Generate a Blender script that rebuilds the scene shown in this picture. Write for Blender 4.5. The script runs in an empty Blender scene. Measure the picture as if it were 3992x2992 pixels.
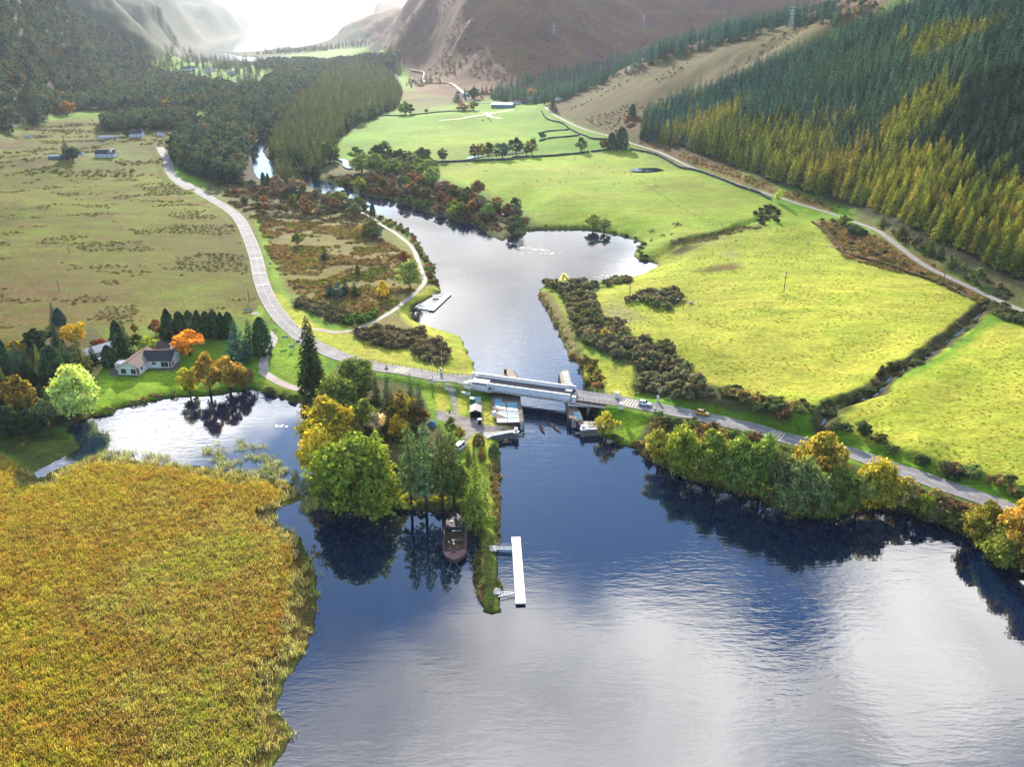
import bpy, math, random
import numpy as np
random.seed(5)
rng = np.random.default_rng(11)
scene = bpy.context.scene
# ------------------------------------------------------------------ camera
F, CX, CY, CAMH = 3228.6, 1996.0, 1496.0, 120.0
PIT = math.atan((1496 - 72) / F)
cam_data = bpy.data.cameras.new('camera')
cam_data.sensor_width = 36.0
cam_data.lens = 36.0 * F / 3992.0
cam_data.clip_start = 1.0
cam_data.clip_end = 90000.0
cam = bpy.data.objects.new('camera', cam_data)
scene.collection.objects.link(cam)
cam.location = (0, 0, CAMH)
cam.rotation_euler = (math.radians(90) - PIT, 0, 0)
scene.camera = cam
# ------------------------------------------------------------------ sky, sun, exposure
SUN_EL = math.radians(20.5)
SUN_AZ = math.radians(-8.0)          # measured from +Y towards +X
world = bpy.data.worlds.new('World')
scene.world = world
world.use_nodes = True
EXPOSURE = 1.15
scene.view_settings.view_transform = 'Standard'
scene.view_settings.look = 'None'
scene.view_settings.gamma = 1.0
scene.view_settings.exposure = EXPOSURE
scene.view_settings.use_curve_mapping = False
def sky_world():
 nt = world.node_tree
 for n in list(nt.nodes):
  nt.nodes.remove(n)
 N = nt.nodes.new
 L = nt.links.new
 out = N('ShaderNodeOutputWorld')
 bg = N('ShaderNodeBackground')
 sky = N('ShaderNodeTexSky')
 sky.sky_type = 'NISHITA'
 sky.sun_disc = False
 sky.sun_elevation = SUN_EL
 sky.sun_rotation = SUN_AZ
 sky.altitude = 50
 sky.air_density = 1.0
 sky.dust_density = 0.15
 sky.ozone_density = 2.0
 tc = N('ShaderNodeTexCoord')
 nrm = N('ShaderNodeVectorMath'); nrm.operation = 'NORMALIZE'
 L(tc.outputs['Generated'], nrm.inputs[0])
 sep = N('ShaderNodeSeparateXYZ')
 L(nrm.outputs[0], sep.inputs[0])
 def mth(op, a, b=None, c=None, clamp=False):
  m = N('ShaderNodeMath'); m.operation = op; m.use_clamp = clamp
  for i, v in enumerate((a, b, c)):
   if v is None:
    continue
   if isinstance(v, (int, float)):
    m.inputs[i].default_value = v
   else:
    L(v, m.inputs[i])
  return m.outputs[0]
 # cloud layer: the direction hits a flat deck overhead, so clouds shrink towards the horizon
 zc = mth('MAXIMUM', sep.outputs[2], 0.03)
 zc = mth('ADD', zc, 0.05)
 u = mth('DIVIDE', sep.outputs[0], zc)
 v = mth('DIVIDE', sep.outputs[1], zc)
 cmb = N('ShaderNodeCombineXYZ'); L(u, cmb.inputs[0]); L(v, cmb.inputs[1])
 cmb.inputs[2].default_value = 3.7
 n1 = N('ShaderNodeTexNoise'); n1.inputs['Scale'].default_value = 1.7
 n1.inputs['Detail'].default_value = 6; n1.inputs['Roughness'].default_value = 0.52
 n1.inputs['Distortion'].default_value = 0.25
 L(cmb.outputs[0], n1.inputs['Vector'])
 # the cloud banks that the loch mirrors: (u, v, radius u, radius v, strength)
 total = None
 for (bu, bv, ru, rv, s) in CLOUDS:
  du = mth('DIVIDE', mth('SUBTRACT', u, bu), ru)
  dv = mth('DIVIDE', mth('SUBTRACT', v, bv), rv)
  r2 = mth('ADD', mth('MULTIPLY', du, du), mth('MULTIPLY', dv, dv))
  g = mth('MULTIPLY', mth('EXPONENT', mth('MULTIPLY', r2, -1.0)), s)
  total = g if total is None else mth('ADD', total, g)
 dens = mth('ADD', mth('MULTIPLY', mth('SUBTRACT', n1.outputs[0], 0.5), 1.5), total)
 dens = mth('SUBTRACT', dens, 0.06)
 mask = N('ShaderNodeMapRange'); mask.interpolation_type = 'SMOOTHSTEP'
 L(dens, mask.inputs[0])
 mask.inputs[1].default_value = 0.0; mask.inputs[2].default_value = 0.30
 # glow round the sun (thin bright cloud and mist), falls off with the angle
 sd = (math.sin(SUN_AZ) * math.cos(SUN_EL), math.cos(SUN_AZ) * math.cos(SUN_EL), math.sin(SUN_EL))
 dot = N('ShaderNodeVectorMath'); dot.operation = 'DOT_PRODUCT'
 L(nrm.outputs[0], dot.inputs[0]); dot.inputs[1].default_value = sd
 d01 = mth('MAXIMUM', dot.outputs['Value'], 0.0)
 glow = mth('POWER', d01, 16.0)
 glow2 = mth('POWER', d01, 90.0)
 # cloud radiance: bright near the sun, grey-white away from it; thick parts greyer
 thick = N('ShaderNodeMapRange'); L(dens, thick.inputs[0])
 thick.inputs[1].default_value = 0.25; thick.inputs[2].default_value = 0.8
 thick.inputs[3].default_value = 1.0; thick.inputs[4].default_value = 0.7
 n2 = N('ShaderNodeTexNoise'); n2.inputs['Scale'].default_value = 2.6; n2.inputs['Detail'].default_value = 5; n2.inputs['Distortion'].default_value = .3
 L(cmb.outputs[0], n2.inputs['Vector'])
 st = N('ShaderNodeMapRange'); L(n2.outputs[0], st.inputs[0])
 st.inputs[1].default_value = 0.36; st.inputs[2].default_value = 0.64; st.inputs[3].default_value = 0.5; st.inputs[4].default_value = 1.25
 # the bank above the head of the valley shows its grey underside
 un = N('ShaderNodeMapRange'); un.interpolation_type = 'SMOOTHSTEP'; L(mth('SUBTRACT', v, mth('MULTIPLY', mth('MAXIMUM', mth('SUBTRACT', u, 0.25), 0.0), 4.0)), un.inputs[0])
 un.inputs[1].default_value = 1.95; un.inputs[2].default_value = 2.7; un.inputs[3].default_value = 1.0; un.inputs[4].default_value = 0.36
 lum = mth('ADD', CLOUD_L, mth('MULTIPLY', glow, CLOUD_G))
 lum = mth('MULTIPLY', mth('MULTIPLY', lum, mth('MULTIPLY', thick.outputs[0], st.outputs[0])), un.outputs[0])
 ccol = N('ShaderNodeVectorMath'); ccol.operation = 'SCALE'
 ccol.inputs[0].default_value = (1.0, 0.97, 0.92)
 L(lum, ccol.inputs['Scale'])
 sk = N('ShaderNodeVectorMath'); sk.operation = 'SCALE'
 tn = N('ShaderNodeVectorMath'); tn.operation = 'MULTIPLY'; L(sky.outputs[0], tn.inputs[0]); tn.inputs[1].default_value = (0.74, 0.93, 1.14)
 L(tn.outputs[0], sk.inputs[0]); sk.inputs['Scale'].default_value = SKY_K
 # low mist band
 hz = N('ShaderNodeMapRange'); hz.interpolation_type = 'SMOOTHSTEP'
 L(sep.outputs[2], hz.inputs[0])
 hz.inputs[1].default_value = 0.0; hz.inputs[2].default_value = 0.13
 hz.inputs[3].default_value = 0.85; hz.inputs[4].default_value = 0.0
 mx = N('ShaderNodeMix'); mx.data_type = 'RGBA'
 L(mask.outputs[0], mx.inputs['Factor']); L(sk.outputs[0], mx.inputs[6]); L(ccol.outputs[0], mx.inputs[7])
 mh = N('ShaderNodeMix'); mh.data_type = 'RGBA'; L(hz.outputs[0], mh.inputs['Factor']); L(mx.outputs[2], mh.inputs[6]); mh.inputs[7].default_value = (1.05, 1.08, 1.16, 1); mx = mh
 gl = N('ShaderNodeVectorMath'); gl.operation = 'SCALE'
 gl.inputs[0].default_value = (1.0, 0.97, 0.92)
 L(mth('MULTIPLY', glow2, 0.5), gl.inputs['Scale'])
 add = N('ShaderNodeVectorMath'); add.operation = 'ADD'
 L(mx.outputs[2], add.inputs[0]); L(gl.outputs[0], add.inputs[1])
 L(add.outputs[0], bg.inputs[0])
 bg.inputs[1].default_value = 1.0
 L(bg.outputs[0], out.inputs[0])
SKY_K = 0.14
CLOUD_L, CLOUD_G = 2.6, 0.9
CLOUDS = [(0.20, 0.86, 1.05, 0.38, 0.42), (-0.80, 1.80, 0.30, 0.26, 0.42), (0.47, 1.12, 0.08, 0.10, -0.35),
   (-0.05, 1.58, 0.42, 0.24, -0.45), (-0.05, 3.1, 0.8, 0.95, 0.55), (-0.16, 0.90, 0.32, 0.22, 0.2), (0.15, 2.05, 0.5, 0.2, -0.15)]
sky_world()
sun_data = bpy.data.lights.new('sun', 'SUN')
sun_data.energy = 5.0
sun_data.angle = math.radians(0.5)
sun_data.color = (1.0, 0.90, 0.74)
sun = bpy.data.objects.new('sun', sun_data)
scene.collection.objects.link(sun)
sun.location = (0, 0, 300)
sun.rotation_euler = (math.radians(90) - SUN_EL, 0, math.pi - SUN_AZ)
sun.rotation_euler = (math.radians(90) - SUN_EL, 0, math.pi - SUN_AZ)
try:
 scene.cycles.use_denoising = True
 scene.cycles.max_bounces = 6
 scene.cycles.diffuse_bounces = 2
 scene.cycles.glossy_bounces = 2
 scene.cycles.transmission_bounces = 3
 scene.cycles.transparent_max_bounces = 6
 scene.cycles.volume_bounces = 0
 scene.cycles.caustics_reflective = False
 scene.cycles.caustics_refractive = False
 scene.cycles.sample_clamp_indirect = 6.0
except Exception:
 pass
# ------------------------------------------------------------------ picture <-> place helpers
cp, sp = math.cos(PIT), math.sin(PIT)
def ray(x, y):
 a = (np.asarray(x, float) - CX) / F
 b = -(np.asarray(y, float) - CY) / F
 return np.stack([a, cp + b * sp, -sp + b * cp], -1)
def project(X, Y, Z):
 dz = Z - CAMH
 dep = np.maximum(Y * cp - dz * sp, 1e-3)
 up = Y * sp + dz * cp
 return CX + F * X / dep, CY - F * up / dep
def onplane(x, y, z=0.0):
 d = ray(x, y)
 t = (z - CAMH) / d[..., 2]
 return np.stack([t * d[..., 0], t * d[..., 1], np.full_like(t, z, dtype=float)], -1)
def D(*pts):            # points read off the overview
 return np.array(pts, float).reshape(-1, 2) * 1.804702
def K(ox, oy, pts, s=2.2110):   # points read off a close view
 p = np.array(pts, float).reshape(-1, 2)
 return p / s + np.array([ox, oy], float)
def cat(*a):
 return np.concatenate(a, 0)
def seg_dist(P, poly, closed=False):
 """distance of points P (n,2) to a polyline, and the index + parameter of the nearest segment"""
 A = poly if closed else poly[:-1]
 B = np.roll(poly, -1, 0) if closed else poly[1:]
 best = np.full(len(P), 1e18); idx = np.zeros(len(P), int); par = np.zeros(len(P))
 for i in range(len(A)):
  ab = B[i] - A[i]
  L2 = float(ab @ ab) + 1e-12
  t = np.clip(((P - A[i]) @ ab) / L2, 0, 1)
  q = A[i] + t[:, None] * ab
  d = ((P - q) ** 2).sum(1)
  m = d < best
  best[m] = d[m]; idx[m] = i; par[m] = t[m]
 return np.sqrt(best), idx, par
def inside(P, poly):
 x, y = P[:, 0], P[:, 1]
 c = np.zeros(len(P), bool)
 j = len(poly) - 1
 for i in range(len(poly)):
  xi, yi = poly[i]; xj, yj = poly[j]
  k = (yi > y) != (yj > y)
  if abs(yj - yi) > 1e-12:
   c ^= k & (x < (xj - xi) * (y - yi) / (yj - yi) + xi)
  j = i
 return c
def smooth(t):
 t = np.clip(t, 0, 1)
 return t * t * (3 - 2 * t)
_tab = rng.random((256, 256))
def vnoise(x, y):
 xi = np.floor(x).astype(int); yi = np.floor(y).astype(int)
 fx = x - xi; fy = y - yi
 fx = fx * fx * (3 - 2 * fx); fy = fy * fy * (3 - 2 * fy)
 a = _tab[xi & 255, yi & 255]; b = _tab[(xi + 1) & 255, yi & 255]
 c = _tab[xi & 255, (yi + 1) & 255]; d = _tab[(xi + 1) & 255, (yi + 1) & 255]
 return (a * (1 - fx) + b * fx) * (1 - fy) + (c * (1 - fx) + d * fx) * fy
def fbm(x, y, o=4):
 s = 0; a = 0.5; n = 0
 for k in range(o):
  s = s + a * vnoise(x * 2 ** k + 17.3 * k, y * 2 ** k + 5.1 * k); n += a; a *= 0.5
 return s / n
def link(o):
 scene.collection.objects.link(o); return o
def tag(o, label=None, cat_=None, group=None, kind=None):
 if label: o['label'] = label
 if cat_: o['category'] = cat_
 if group: o['group'] = group
 if kind: o['kind'] = kind
 return o
# ------------------------------------------------------------------ materials
MATS = {}
def new_mat(name):
 m = bpy.data.materials.new(name); m.use_nodes = True
 nt = m.node_tree
 for n in list(nt.nodes): nt.nodes.remove(n)
 out = nt.nodes.new('ShaderNodeOutputMaterial')
 return m, nt, out
def simple(name, col, rough=0.7, metal=0.0, spec=0.2, var=0.12, scale=3.0, bump=0.0, coat=0.0, col2=None):
 """a base colour with mottled wear in the object's own space"""
 if name in MATS: return MATS[name]
 m, nt, out = new_mat(name)
 N, L = nt.nodes.new, nt.links.new
 b = N('ShaderNodeBsdfPrincipled')
 tc = N('ShaderNodeTexCoord'); nz = N('ShaderNodeTexNoise')
 L(tc.outputs['Object'], nz.inputs['Vector'])
 nz.inputs['Scale'].default_value = scale; nz.inputs['Detail'].default_value = 5
 nz.inputs['Roughness'].default_value = 0.65
 mr = N('ShaderNodeMapRange'); L(nz.outputs[0], mr.inputs[0])
 mr.inputs[1].default_value = 0.3; mr.inputs[2].default_value = 0.7
 mx = N('ShaderNodeMix'); mx.data_type = 'RGBA'
 L(mr.outputs[0], mx.inputs['Factor'])
 c2 = col2 or tuple(c * (1 - var * 2.2) for c in col)
 mx.inputs[6].default_value = (*c2, 1)
 mx.inputs[7].default_value = (*[min(1, c * (1 + var)) for c in col], 1)
 L(mx.outputs[2], b.inputs['Base Color'])
 b.inputs['Roughness'].default_value = rough
 b.inputs['Metallic'].default_value = metal
 b.inputs['Specular IOR Level'].default_value = spec
 if coat: b.inputs['Coat Weight'].default_value = coat
 if bump:
  bp = N('ShaderNodeBump'); bp.inputs['Strength'].default_value = 0.6
  bp.inputs['Distance'].default_value = bump
  L(nz.outputs[0], bp.inputs['Height']); L(bp.outputs[0], b.inputs['Normal'])
 L(b.outputs[0], out.inputs[0])
 MATS[name] = m
 return m
# ------------------------------------------------------------------ mesh builder
class MB:
 def __init__(s):
  s.v, s.f, s.mi, s.n = [], [], [], 0
  s.cur = 0
 def add(s, verts, faces):
  verts = [tuple(map(float, p)) for p in verts]
  o = s.n
  s.v += verts; s.n += len(verts)
  for f in faces:
   s.f.append(tuple(i + o for i in f)); s.mi.append(s.cur)
 def box(s, c, size, rz=0.0, ry=0.0, rx=0.0):
  hx, hy, hz = [q / 2 for q in size]
  P = np.array([(x, y, z) for x in (-hx, hx) for y in (-hy, hy) for z in (-hz, hz)])
  if rx: P = P @ np.array([[1, 0, 0], [0, math.cos(rx), math.sin(rx)], [0, -math.sin(rx), math.cos(rx)]])
  if ry: P = P @ np.array([[math.cos(ry), 0, -math.sin(ry)], [0, 1, 0], [math.sin(ry), 0, math.cos(ry)]])
  if rz: P = P @ np.array([[math.cos(rz), math.sin(rz), 0], [-math.sin(rz), math.cos(rz), 0], [0, 0, 1]])
  P = P + np.array(c)
  s.add(P, [(0, 1, 3, 2), (4, 6, 7, 5), (0, 4, 5, 1), (2, 3, 7, 6), (0, 2, 6, 4), (1, 5, 7, 3)])
  return s
 def bar(s, a, b, w, h=None):
  """square bar from a to b"""
  h = h or w
  a, b = np.array(a, float), np.array(b, float)
  d = b - a; L = np.linalg.norm(d)
  if L < 1e-6: return s
  d /= L
  up = np.array([0, 0, 1.0]) if abs(d[2]) < 0.95 else np.array([1.0, 0, 0])
  r = np.cross(d, up); r /= np.linalg.norm(r); u = np.cross(r, d)
  P = [e + r * (i * w / 2) + u * (j * h / 2) for e in (a, b) for i, j in ((-1, -1), (1, -1), (1, 1), (-1, 1))]
  s.add(P, [(0, 1, 2, 3), (7, 6, 5, 4), (0, 4, 5, 1), (1, 5, 6, 2), (2, 6, 7, 3), (3, 7, 4, 0)])
  return s
 def tube(s, pts, radii, n=8, cap=True):
  pts = [np.array(p, float) for p in pts]
  rings = []
  for i, p in enumerate(pts):
   d = pts[min(i + 1, len(pts) - 1)] - pts[max(i - 1, 0)]
   d = d / (np.linalg.norm(d) + 1e-9)
   up = np.array([0, 0, 1.0]) if abs(d[2]) < 0.9 else np.array([1.0, 0, 0])
   r = np.cross(d, up); r /= np.linalg.norm(r) + 1e-9; u = np.cross(r, d)
   rr = radii[i] if hasattr(radii, '__len__') else radii
   rings.append([p + rr * (math.cos(2 * math.pi * k / n) * r + math.sin(2 * math.pi * k / n) * u) for k in range(n)])
  V = [q for R in rings for q in R]
  Fs = []
  for i in range(len(pts) - 1):
   for k in range(n):
    k2 = (k + 1) % n
    Fs.append((i * n + k, i * n + k2, (i + 1) * n + k2, (i + 1) * n + k))
  if cap:
   Fs.append(tuple(range(n - 1, -1, -1))); Fs.append(tuple((len(pts) - 1) * n + k for k in range(n)))
  s.add(V, Fs)
  return s
 def prism(s, poly, z0, z1):
  """poly: list of (x,y), walls and both lids; z1 may be a list"""
  n = len(poly)
  a = 0
  for i in range(n):
   a += poly[i][0] * poly[(i + 1) % n][1] - poly[(i + 1) % n][0] * poly[i][1]
  if a < 0: poly = list(poly)[::-1]
  zt = z1 if hasattr(z1, '__len__') else [z1] * n
  V = [(p[0], p[1], z0) for p in poly] + [(p[0], p[1], zt[i]) for i, p in enumerate(poly)]
  Fs = [tuple(range(n - 1, -1, -1)), tuple(range(n, 2 * n))]
  for i in range(n):
   j = (i + 1) % n
   Fs.append((i, j, n + j, n + i))
  s.add(V, Fs)
  return s
 def loft(s, rings, close=True, cap=True):
  n = len(rings[0]); V = [q for R in rings for q in R]; Fs = []
  for i in range(len(rings) - 1):
   for k in range(n if close else n - 1):
    k2 = (k + 1) % n
    Fs.append((i * n + k, i * n + k2, (i + 1) * n + k2, (i + 1) * n + k))
  if cap:
   Fs.append(tuple(range(n - 1, -1, -1))); Fs.append(tuple((len(rings) - 1) * n + k for k in range(n)))
  s.add(V, Fs); return s
 def mesh(s, name, mats, smooth_=False, bevel=0):
  me = bpy.data.meshes.new(name)
  me.from_pydata(s.v, [], s.f)
  for m in (mats if isinstance(mats, (list, tuple)) else [mats]): me.materials.append(m)
  if any(s.mi): me.polygons.foreach_set('material_index', s.mi)
  if smooth_: me.polygons.foreach_set('use_smooth', [True] * len(me.polygons))
  me.update()
  return me
 def build(s, name, mats, parent=None, smooth_=False, loc=None, bevel=0.0):
  o = bpy.data.objects.new(name, s.mesh(name, mats, smooth_))
  link(o)
  if parent is not None: o.parent = parent
  if loc is not None: o.location = loc
  if bevel:
   m = o.modifiers.new('bevel', 'BEVEL'); m.width = bevel; m.segments = 2; m.limit_method = 'ANGLE'
  return o
def empty(name, loc=(0, 0, 0), rz=0.0):
 o = bpy.data.objects.new(name, None); link(o)
 o.empty_display_size = 0.5
 o.location = tuple(float(q) for q in loc); o.rotation_euler = (0, 0, rz)
 return o
def copy_thing(src, loc, rz=0.0, sc=1.0):
 r = src.copy(); link(r); r.location = tuple(float(q) for q in loc); r.rotation_euler = (0, 0, rz)
 r.scale = (sc, sc, sc) if not hasattr(sc, '__len__') else sc
 for ch in list(src.children):
  c = ch.copy(); link(c); c.parent = r
  for g in list(ch.children):
   d = g.copy(); link(d); d.parent = c
 return r
def quick_mesh(name, V, Q, mats, mi=None):
 """V (n,3), Q (m,k) arrays -> mesh, fast"""
 me = bpy.data.meshes.new(name)
 k = Q.shape[1]
 me.vertices.add(len(V)); me.vertices.foreach_set('co', np.ascontiguousarray(V, dtype=np.float32).ravel())
 me.loops.add(Q.size); me.loops.foreach_set('vertex_index', Q.astype(np.int32).ravel())
 me.polygons.add(len(Q)); me.polygons.foreach_set('loop_start', np.arange(0, Q.size, k, dtype=np.int32))
 me.polygons.foreach_set('loop_total', np.full(len(Q), k, np.int32))
 for m in mats: me.materials.append(m)
 if mi is not None: me.polygons.foreach_set('material_index', np.asarray(mi, np.int32))
 me.update(calc_edges=True)
 return me
# ================================================================== TERRAIN
# ---- water outlines (all at level 0)
CANAL = cat(
 D((560, 2150), (585, 1700), (600, 1640), (640, 1590), (600, 1540), (612, 1480), (650, 1425), (676, 1380), (690, 1310), (682, 1235), (666, 1192), (640, 1152), (600, 1128), (593, 1108), (622, 1092), (655, 1078)),
 D((640, 1050), (610, 1035), (570, 1030), (520, 1020), (460, 1012), (400, 1005), (340, 1000), (290, 992), (230, 985), (190, 990), (160, 1002), (120, 1018), (85, 1030), (75, 1022), (110, 1004), (145, 985), (172, 968), (170, 952), (152, 935), (150, 925)),
 K(0, 1400, [(620, 575), (700, 535), (800, 500), (930, 490), (1000, 440), (1130, 410), (1250, 372), (1380, 345), (1500, 338), (1620, 330), (1800, 318), (1950, 300), (2130, 262)]),
 K(1000, 1400, [(20, 285), (100, 302), (250, 350), (380, 385), (440, 430), (520, 520), (500, 700), (500, 900), (520, 1100), (540, 1290), (700, 1335), (900, 1325), (1050, 1290), (1200, 1295), (1350, 1312), (1500, 1322), (1640, 1335), (1700, 1330), (1800, 1350)]),
 K(1000, 1900, [(1500, 235), (1575, 300), (1590, 400), (1590, 470), (1550, 520), (1560, 700), (1600, 830), (1640, 895), (1690, 912), (1735, 895), (1755, 820), (1742, 640), (1748, 500), (1742, 300), (1752, 150), (1740, 0)], 1.8425),
 K(1000, 1400, [(2100, 1100), (2095, 1000), (2090, 930), (2110, 800), (2100, 710)]),
 K(1700, 1350, [(880, 950), (895, 800), (870, 560), (830, 420), (760, 300), (600, 330), (438, 292), (400, 180), (315, 0)], 2.7638),
 K(1000, 700, [(1860, 1570), (1800, 1450), (1770, 1380), (1740, 1350), (1620, 1312), (1480, 1272), (1400, 1240), (1345, 1200), (1335, 1130), (1370, 1080), (1450, 1050), (1520, 1000), (1590, 975), (1585, 930), (1560, 870), (1520, 760), (1470, 650), (1420, 580), (1380, 530), (1300, 430), (1200, 370), (1100, 320), (1030, 308), (960, 275), (940, 240), (860, 190), (760, 170), (620, 150), (550, 135), (500, 90)]),
 D((650, 392), (620, 382), (595, 392), (560, 388), (548, 370), (545, 345), (540, 325), (560, 300), (590, 275), (600, 278), (578, 305), (566, 328), (578, 345), (600, 352), (640, 368), (690, 388), (730, 400)),
 K(1000, 700, [(850, 105), (1000, 150), (1150, 170), (1350, 240), (1500, 290), (1700, 350), (1900, 400), (2000, 480), (2120, 530)]),
 K(2000, 700, [(0, 480), (100, 490), (130, 440), (250, 435), (440, 430), (600, 430), (720, 442), (850, 465), (1000, 500), (1090, 540), (1110, 570), (1060, 600), (1035, 660), (1080, 690), (1150, 700), (1220, 710), (1255, 735), (1225, 765), (1150, 800), (1100, 835), (1020, 852), (900, 872), (750, 900), (600, 890), (450, 900), (300, 900), (225, 950), (210, 990), (240, 1050), (290, 1140), (370, 1290), (430, 1420), (480, 1530), (530, 1600), (560, 1640)]),
 K(1700, 1350, [(1480, 130), (1545, 260), (1605, 400), (1640, 470), (1760, 620), (1750, 760), (1700, 830), (1620, 860), (1545, 900), (1570, 960), (1750, 965)], 2.7638),
 K(2000, 1400, [(850, 705), (900, 745), (1040, 765), (1090, 830), (1160, 885), (1250, 925), (1400, 990), (1560, 1070), (1750, 1105), (1900, 1155), (2050, 1205), (2180, 1250)]),
 K(2992, 1400, [(60, 1290), (250, 1372), (450, 1385), (600, 1372), (760, 1340), (900, 1305), (1050, 1320), (1200, 1335), (1300, 1390), (1500, 1450), (1700, 1540), (1900, 1620), (2100, 1740), (2300, 1880)]),
 D((2420, 1340), (2800, 1600), (3300, 2150)))
LOCH = D((405, 118), (470, 112), (520, 122), (560, 126), (640, 124), (702, 126), (690, 132), (620, 133), (480, 131), (425, 128))
LOCH2 = D((432, 103), (450, 94), (480, 86), (520, 77), (547, 71), (552, 66), (600, 62), (650, 56), (662, 52.5), (700, 49), (742, 48.5), (752, 53), (772, 57), (789, 67), (789, 78), (772, 88), (715, 98), (660, 102), (600, 107), (520, 111), (445, 109))
def w2(p, z=0.0):
 return onplane(p[:, 0], p[:, 1], z)[:, :2]
WATERS = [w2(CANAL), w2(LOCH), w2(LOCH2)]
# ---- control heights
ctrl = []
CREST = {}
def cz(z, *pts):
 for (x, y) in pts:
  p = onplane(x * 1.8047, y * 1.8047, z); ctrl.append((p[0], p[1], z))
def column(x, start, steps, tail=1.5):
 """start (y,z) on the ground; each step (y, slope): go up the picture along a slope of that steepness"""
 y0, z0 = start
 p = onplane(x * 1.8047, y0 * 1.8047, z0); Y, z = p[1], z0
 ctrl.append((p[0], Y, z))
 for (y, s) in steps:
  d = ray(x * 1.8047, y * 1.8047)
  k = d[2] / d[1]                      # z = CAMH + k*Y
  Yn = (CAMH - z + s * Y) / (s - k)
  if Yn < Y or Yn > Y * 3: Yn = Y * 1.25
  Y = Yn; z = CAMH + k * Y
  ctrl.append((Y * d[0] / d[1], Y, z))
 if tail > 1.1: ctrl.append((Y * tail * d[0] / d[1], Y * tail, z * 1.05))
 CREST[x] = (Y, z)
# valley floor
cz(3.0, (600, 760), (760, 800), (850, 850), (960, 720), (900, 660), (620, 700), (700, 620), (800, 560), (860, 640), (650, 520), (720, 470), (1000, 700),
 (1250, 760), (1200, 640), (1330, 820), (1400, 900), (1420, 860), (930, 920), (980, 960), (750, 900), (800, 1000), (950, 1060), (1050, 1000), (1060, 1100),
 (1100, 470), (1250, 480), (1400, 540), (1160, 450), (1500, 980), (1700, 1020), (2000, 1090), (2200, 1160))
cz(1.6, (1050, 1200), (1050, 1290), (1070, 1150))
cz(2.2, (330, 800), (260, 840), (400, 830), (100, 880), (30, 930), (0, 1000), (640, 840), (200, 800), (60, 830), (480, 800), (560, 780))
cz(3.5, (0, 700), (150, 660), (350, 640), (520, 640), (0, 560), (250, 540), (450, 520), (-300, 700), (-300, 560), (330, 720), (150, 745))
cz(4.5, (0, 430), (200, 400), (400, 420), (540, 470), (-250, 430), (450, 380), (600, 430))
cz(6.0, (60, 340), (250, 310), (360, 330), (450, 330), (-150, 380), (600, 300), (700, 330), (500, 290))
cz(7.0, (400, 250), (250, 265), (550, 240), (700, 260), (820, 280), (800, 330))
cz(5.0, (430, 160), (500, 140), (620, 150), (650, 180), (560, 180), (700, 200), (760, 140), (800, 170), (560, 115), (700, 111), (820, 118), (400, 200), (740, 103), (840, 200), (860, 250))
cz(6.0, (1450, 880), (1600, 900), (1800, 950), (2100, 1040), (2300, 1120), (1300, 650), (1330, 740), (1950, 1000))
cz(8.0, (1450, 760), (1650, 830), (1850, 790), (1500, 640), (1380, 620), (2212, 980), (2400, 1050), (2050, 900), (1500, 560), (1480, 480), (1350, 450), (1300, 420))
cz(11.0, (1600, 700), (1700, 620), (1850, 700), (1650, 540), (2000, 800), (2212, 850), (2400, 900), (1800, 560))
cz(8.5, (1560, 490), (1750, 470), (1450, 515), (1900, 860), (1700, 900), (1990, 960), (1790, 930))
cz(9.0, (1180, 430), (1250, 380), (1100, 400), (1000, 380), (1000, 300), (900, 300), (1350, 350), (1150, 290), (950, 250), (1100, 235), (800, 300), (1200, 330))
cz(12.0, (1450, 420), (1600, 450), (1400, 385), (1250, 300), (1500, 395), (1700, 480))
# right-hand single-track road, then the hillside above it
RR = [(2400, 790), (2212, 672), (2100, 622), (2020, 585), (1940, 530), (1880, 492), (1800, 464), (1700, 430), (1600, 400), (1500, 364), (1400, 320), (1340, 300), (1260, 278), (1210, 255), (1172, 226)]
column(2650, (900, 12), [(750, .1), (600, .3), (450, .4), (250, .42), (50, .42), (-200, .4)])
column(2400, (790, 13), [(700, .12), (580, .3), (450, .4), (280, .42), (80, .42), (-100, .4)])
column(2212, (672, 14), [(600, .12), (520, .3), (400, .4), (250, .42), (100, .42), (-60, .38)])
column(2020, (585, 14), [(540, .12), (450, .32), (350, .4), (200, .40), (60, .38), (-60, .3)], 1.3)
column(1880, (492, 14), [(455, .12), (380, .3), (280, .36), (160, .36), (38, .34)], 1.04)
column(1700, (430, 14), [(400, .1), (330, .28), (250, .30), (150, .30), (52, .27)], 1.04)
column(1600, (400, 14), [(375, .1), (300, .26), (220, .26), (130, .25), (76, .22)], 1.04)
column(1500, (364, 14), [(345, .1), (280, .205), (200, .2), (103, .18)], 1.04)
column(1400, (320, 14), [(300, .1), (240, .195), (180, .19), (132, .185)], 1.04)
column(1450, (342, 14), [(320, .1), (260, .20), (190, .195), (117, .182)], 1.04)
column(1550, (382, 14), [(360, .1), (290, .23), (210, .225), (88, .205)], 1.04)
column(1300, (288, 14), [(265, .09), (220, .14), (176, .12)], 1.04)
column(1220, (262, 14), [(240, .05), (212, .06)], 1.04)
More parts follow.
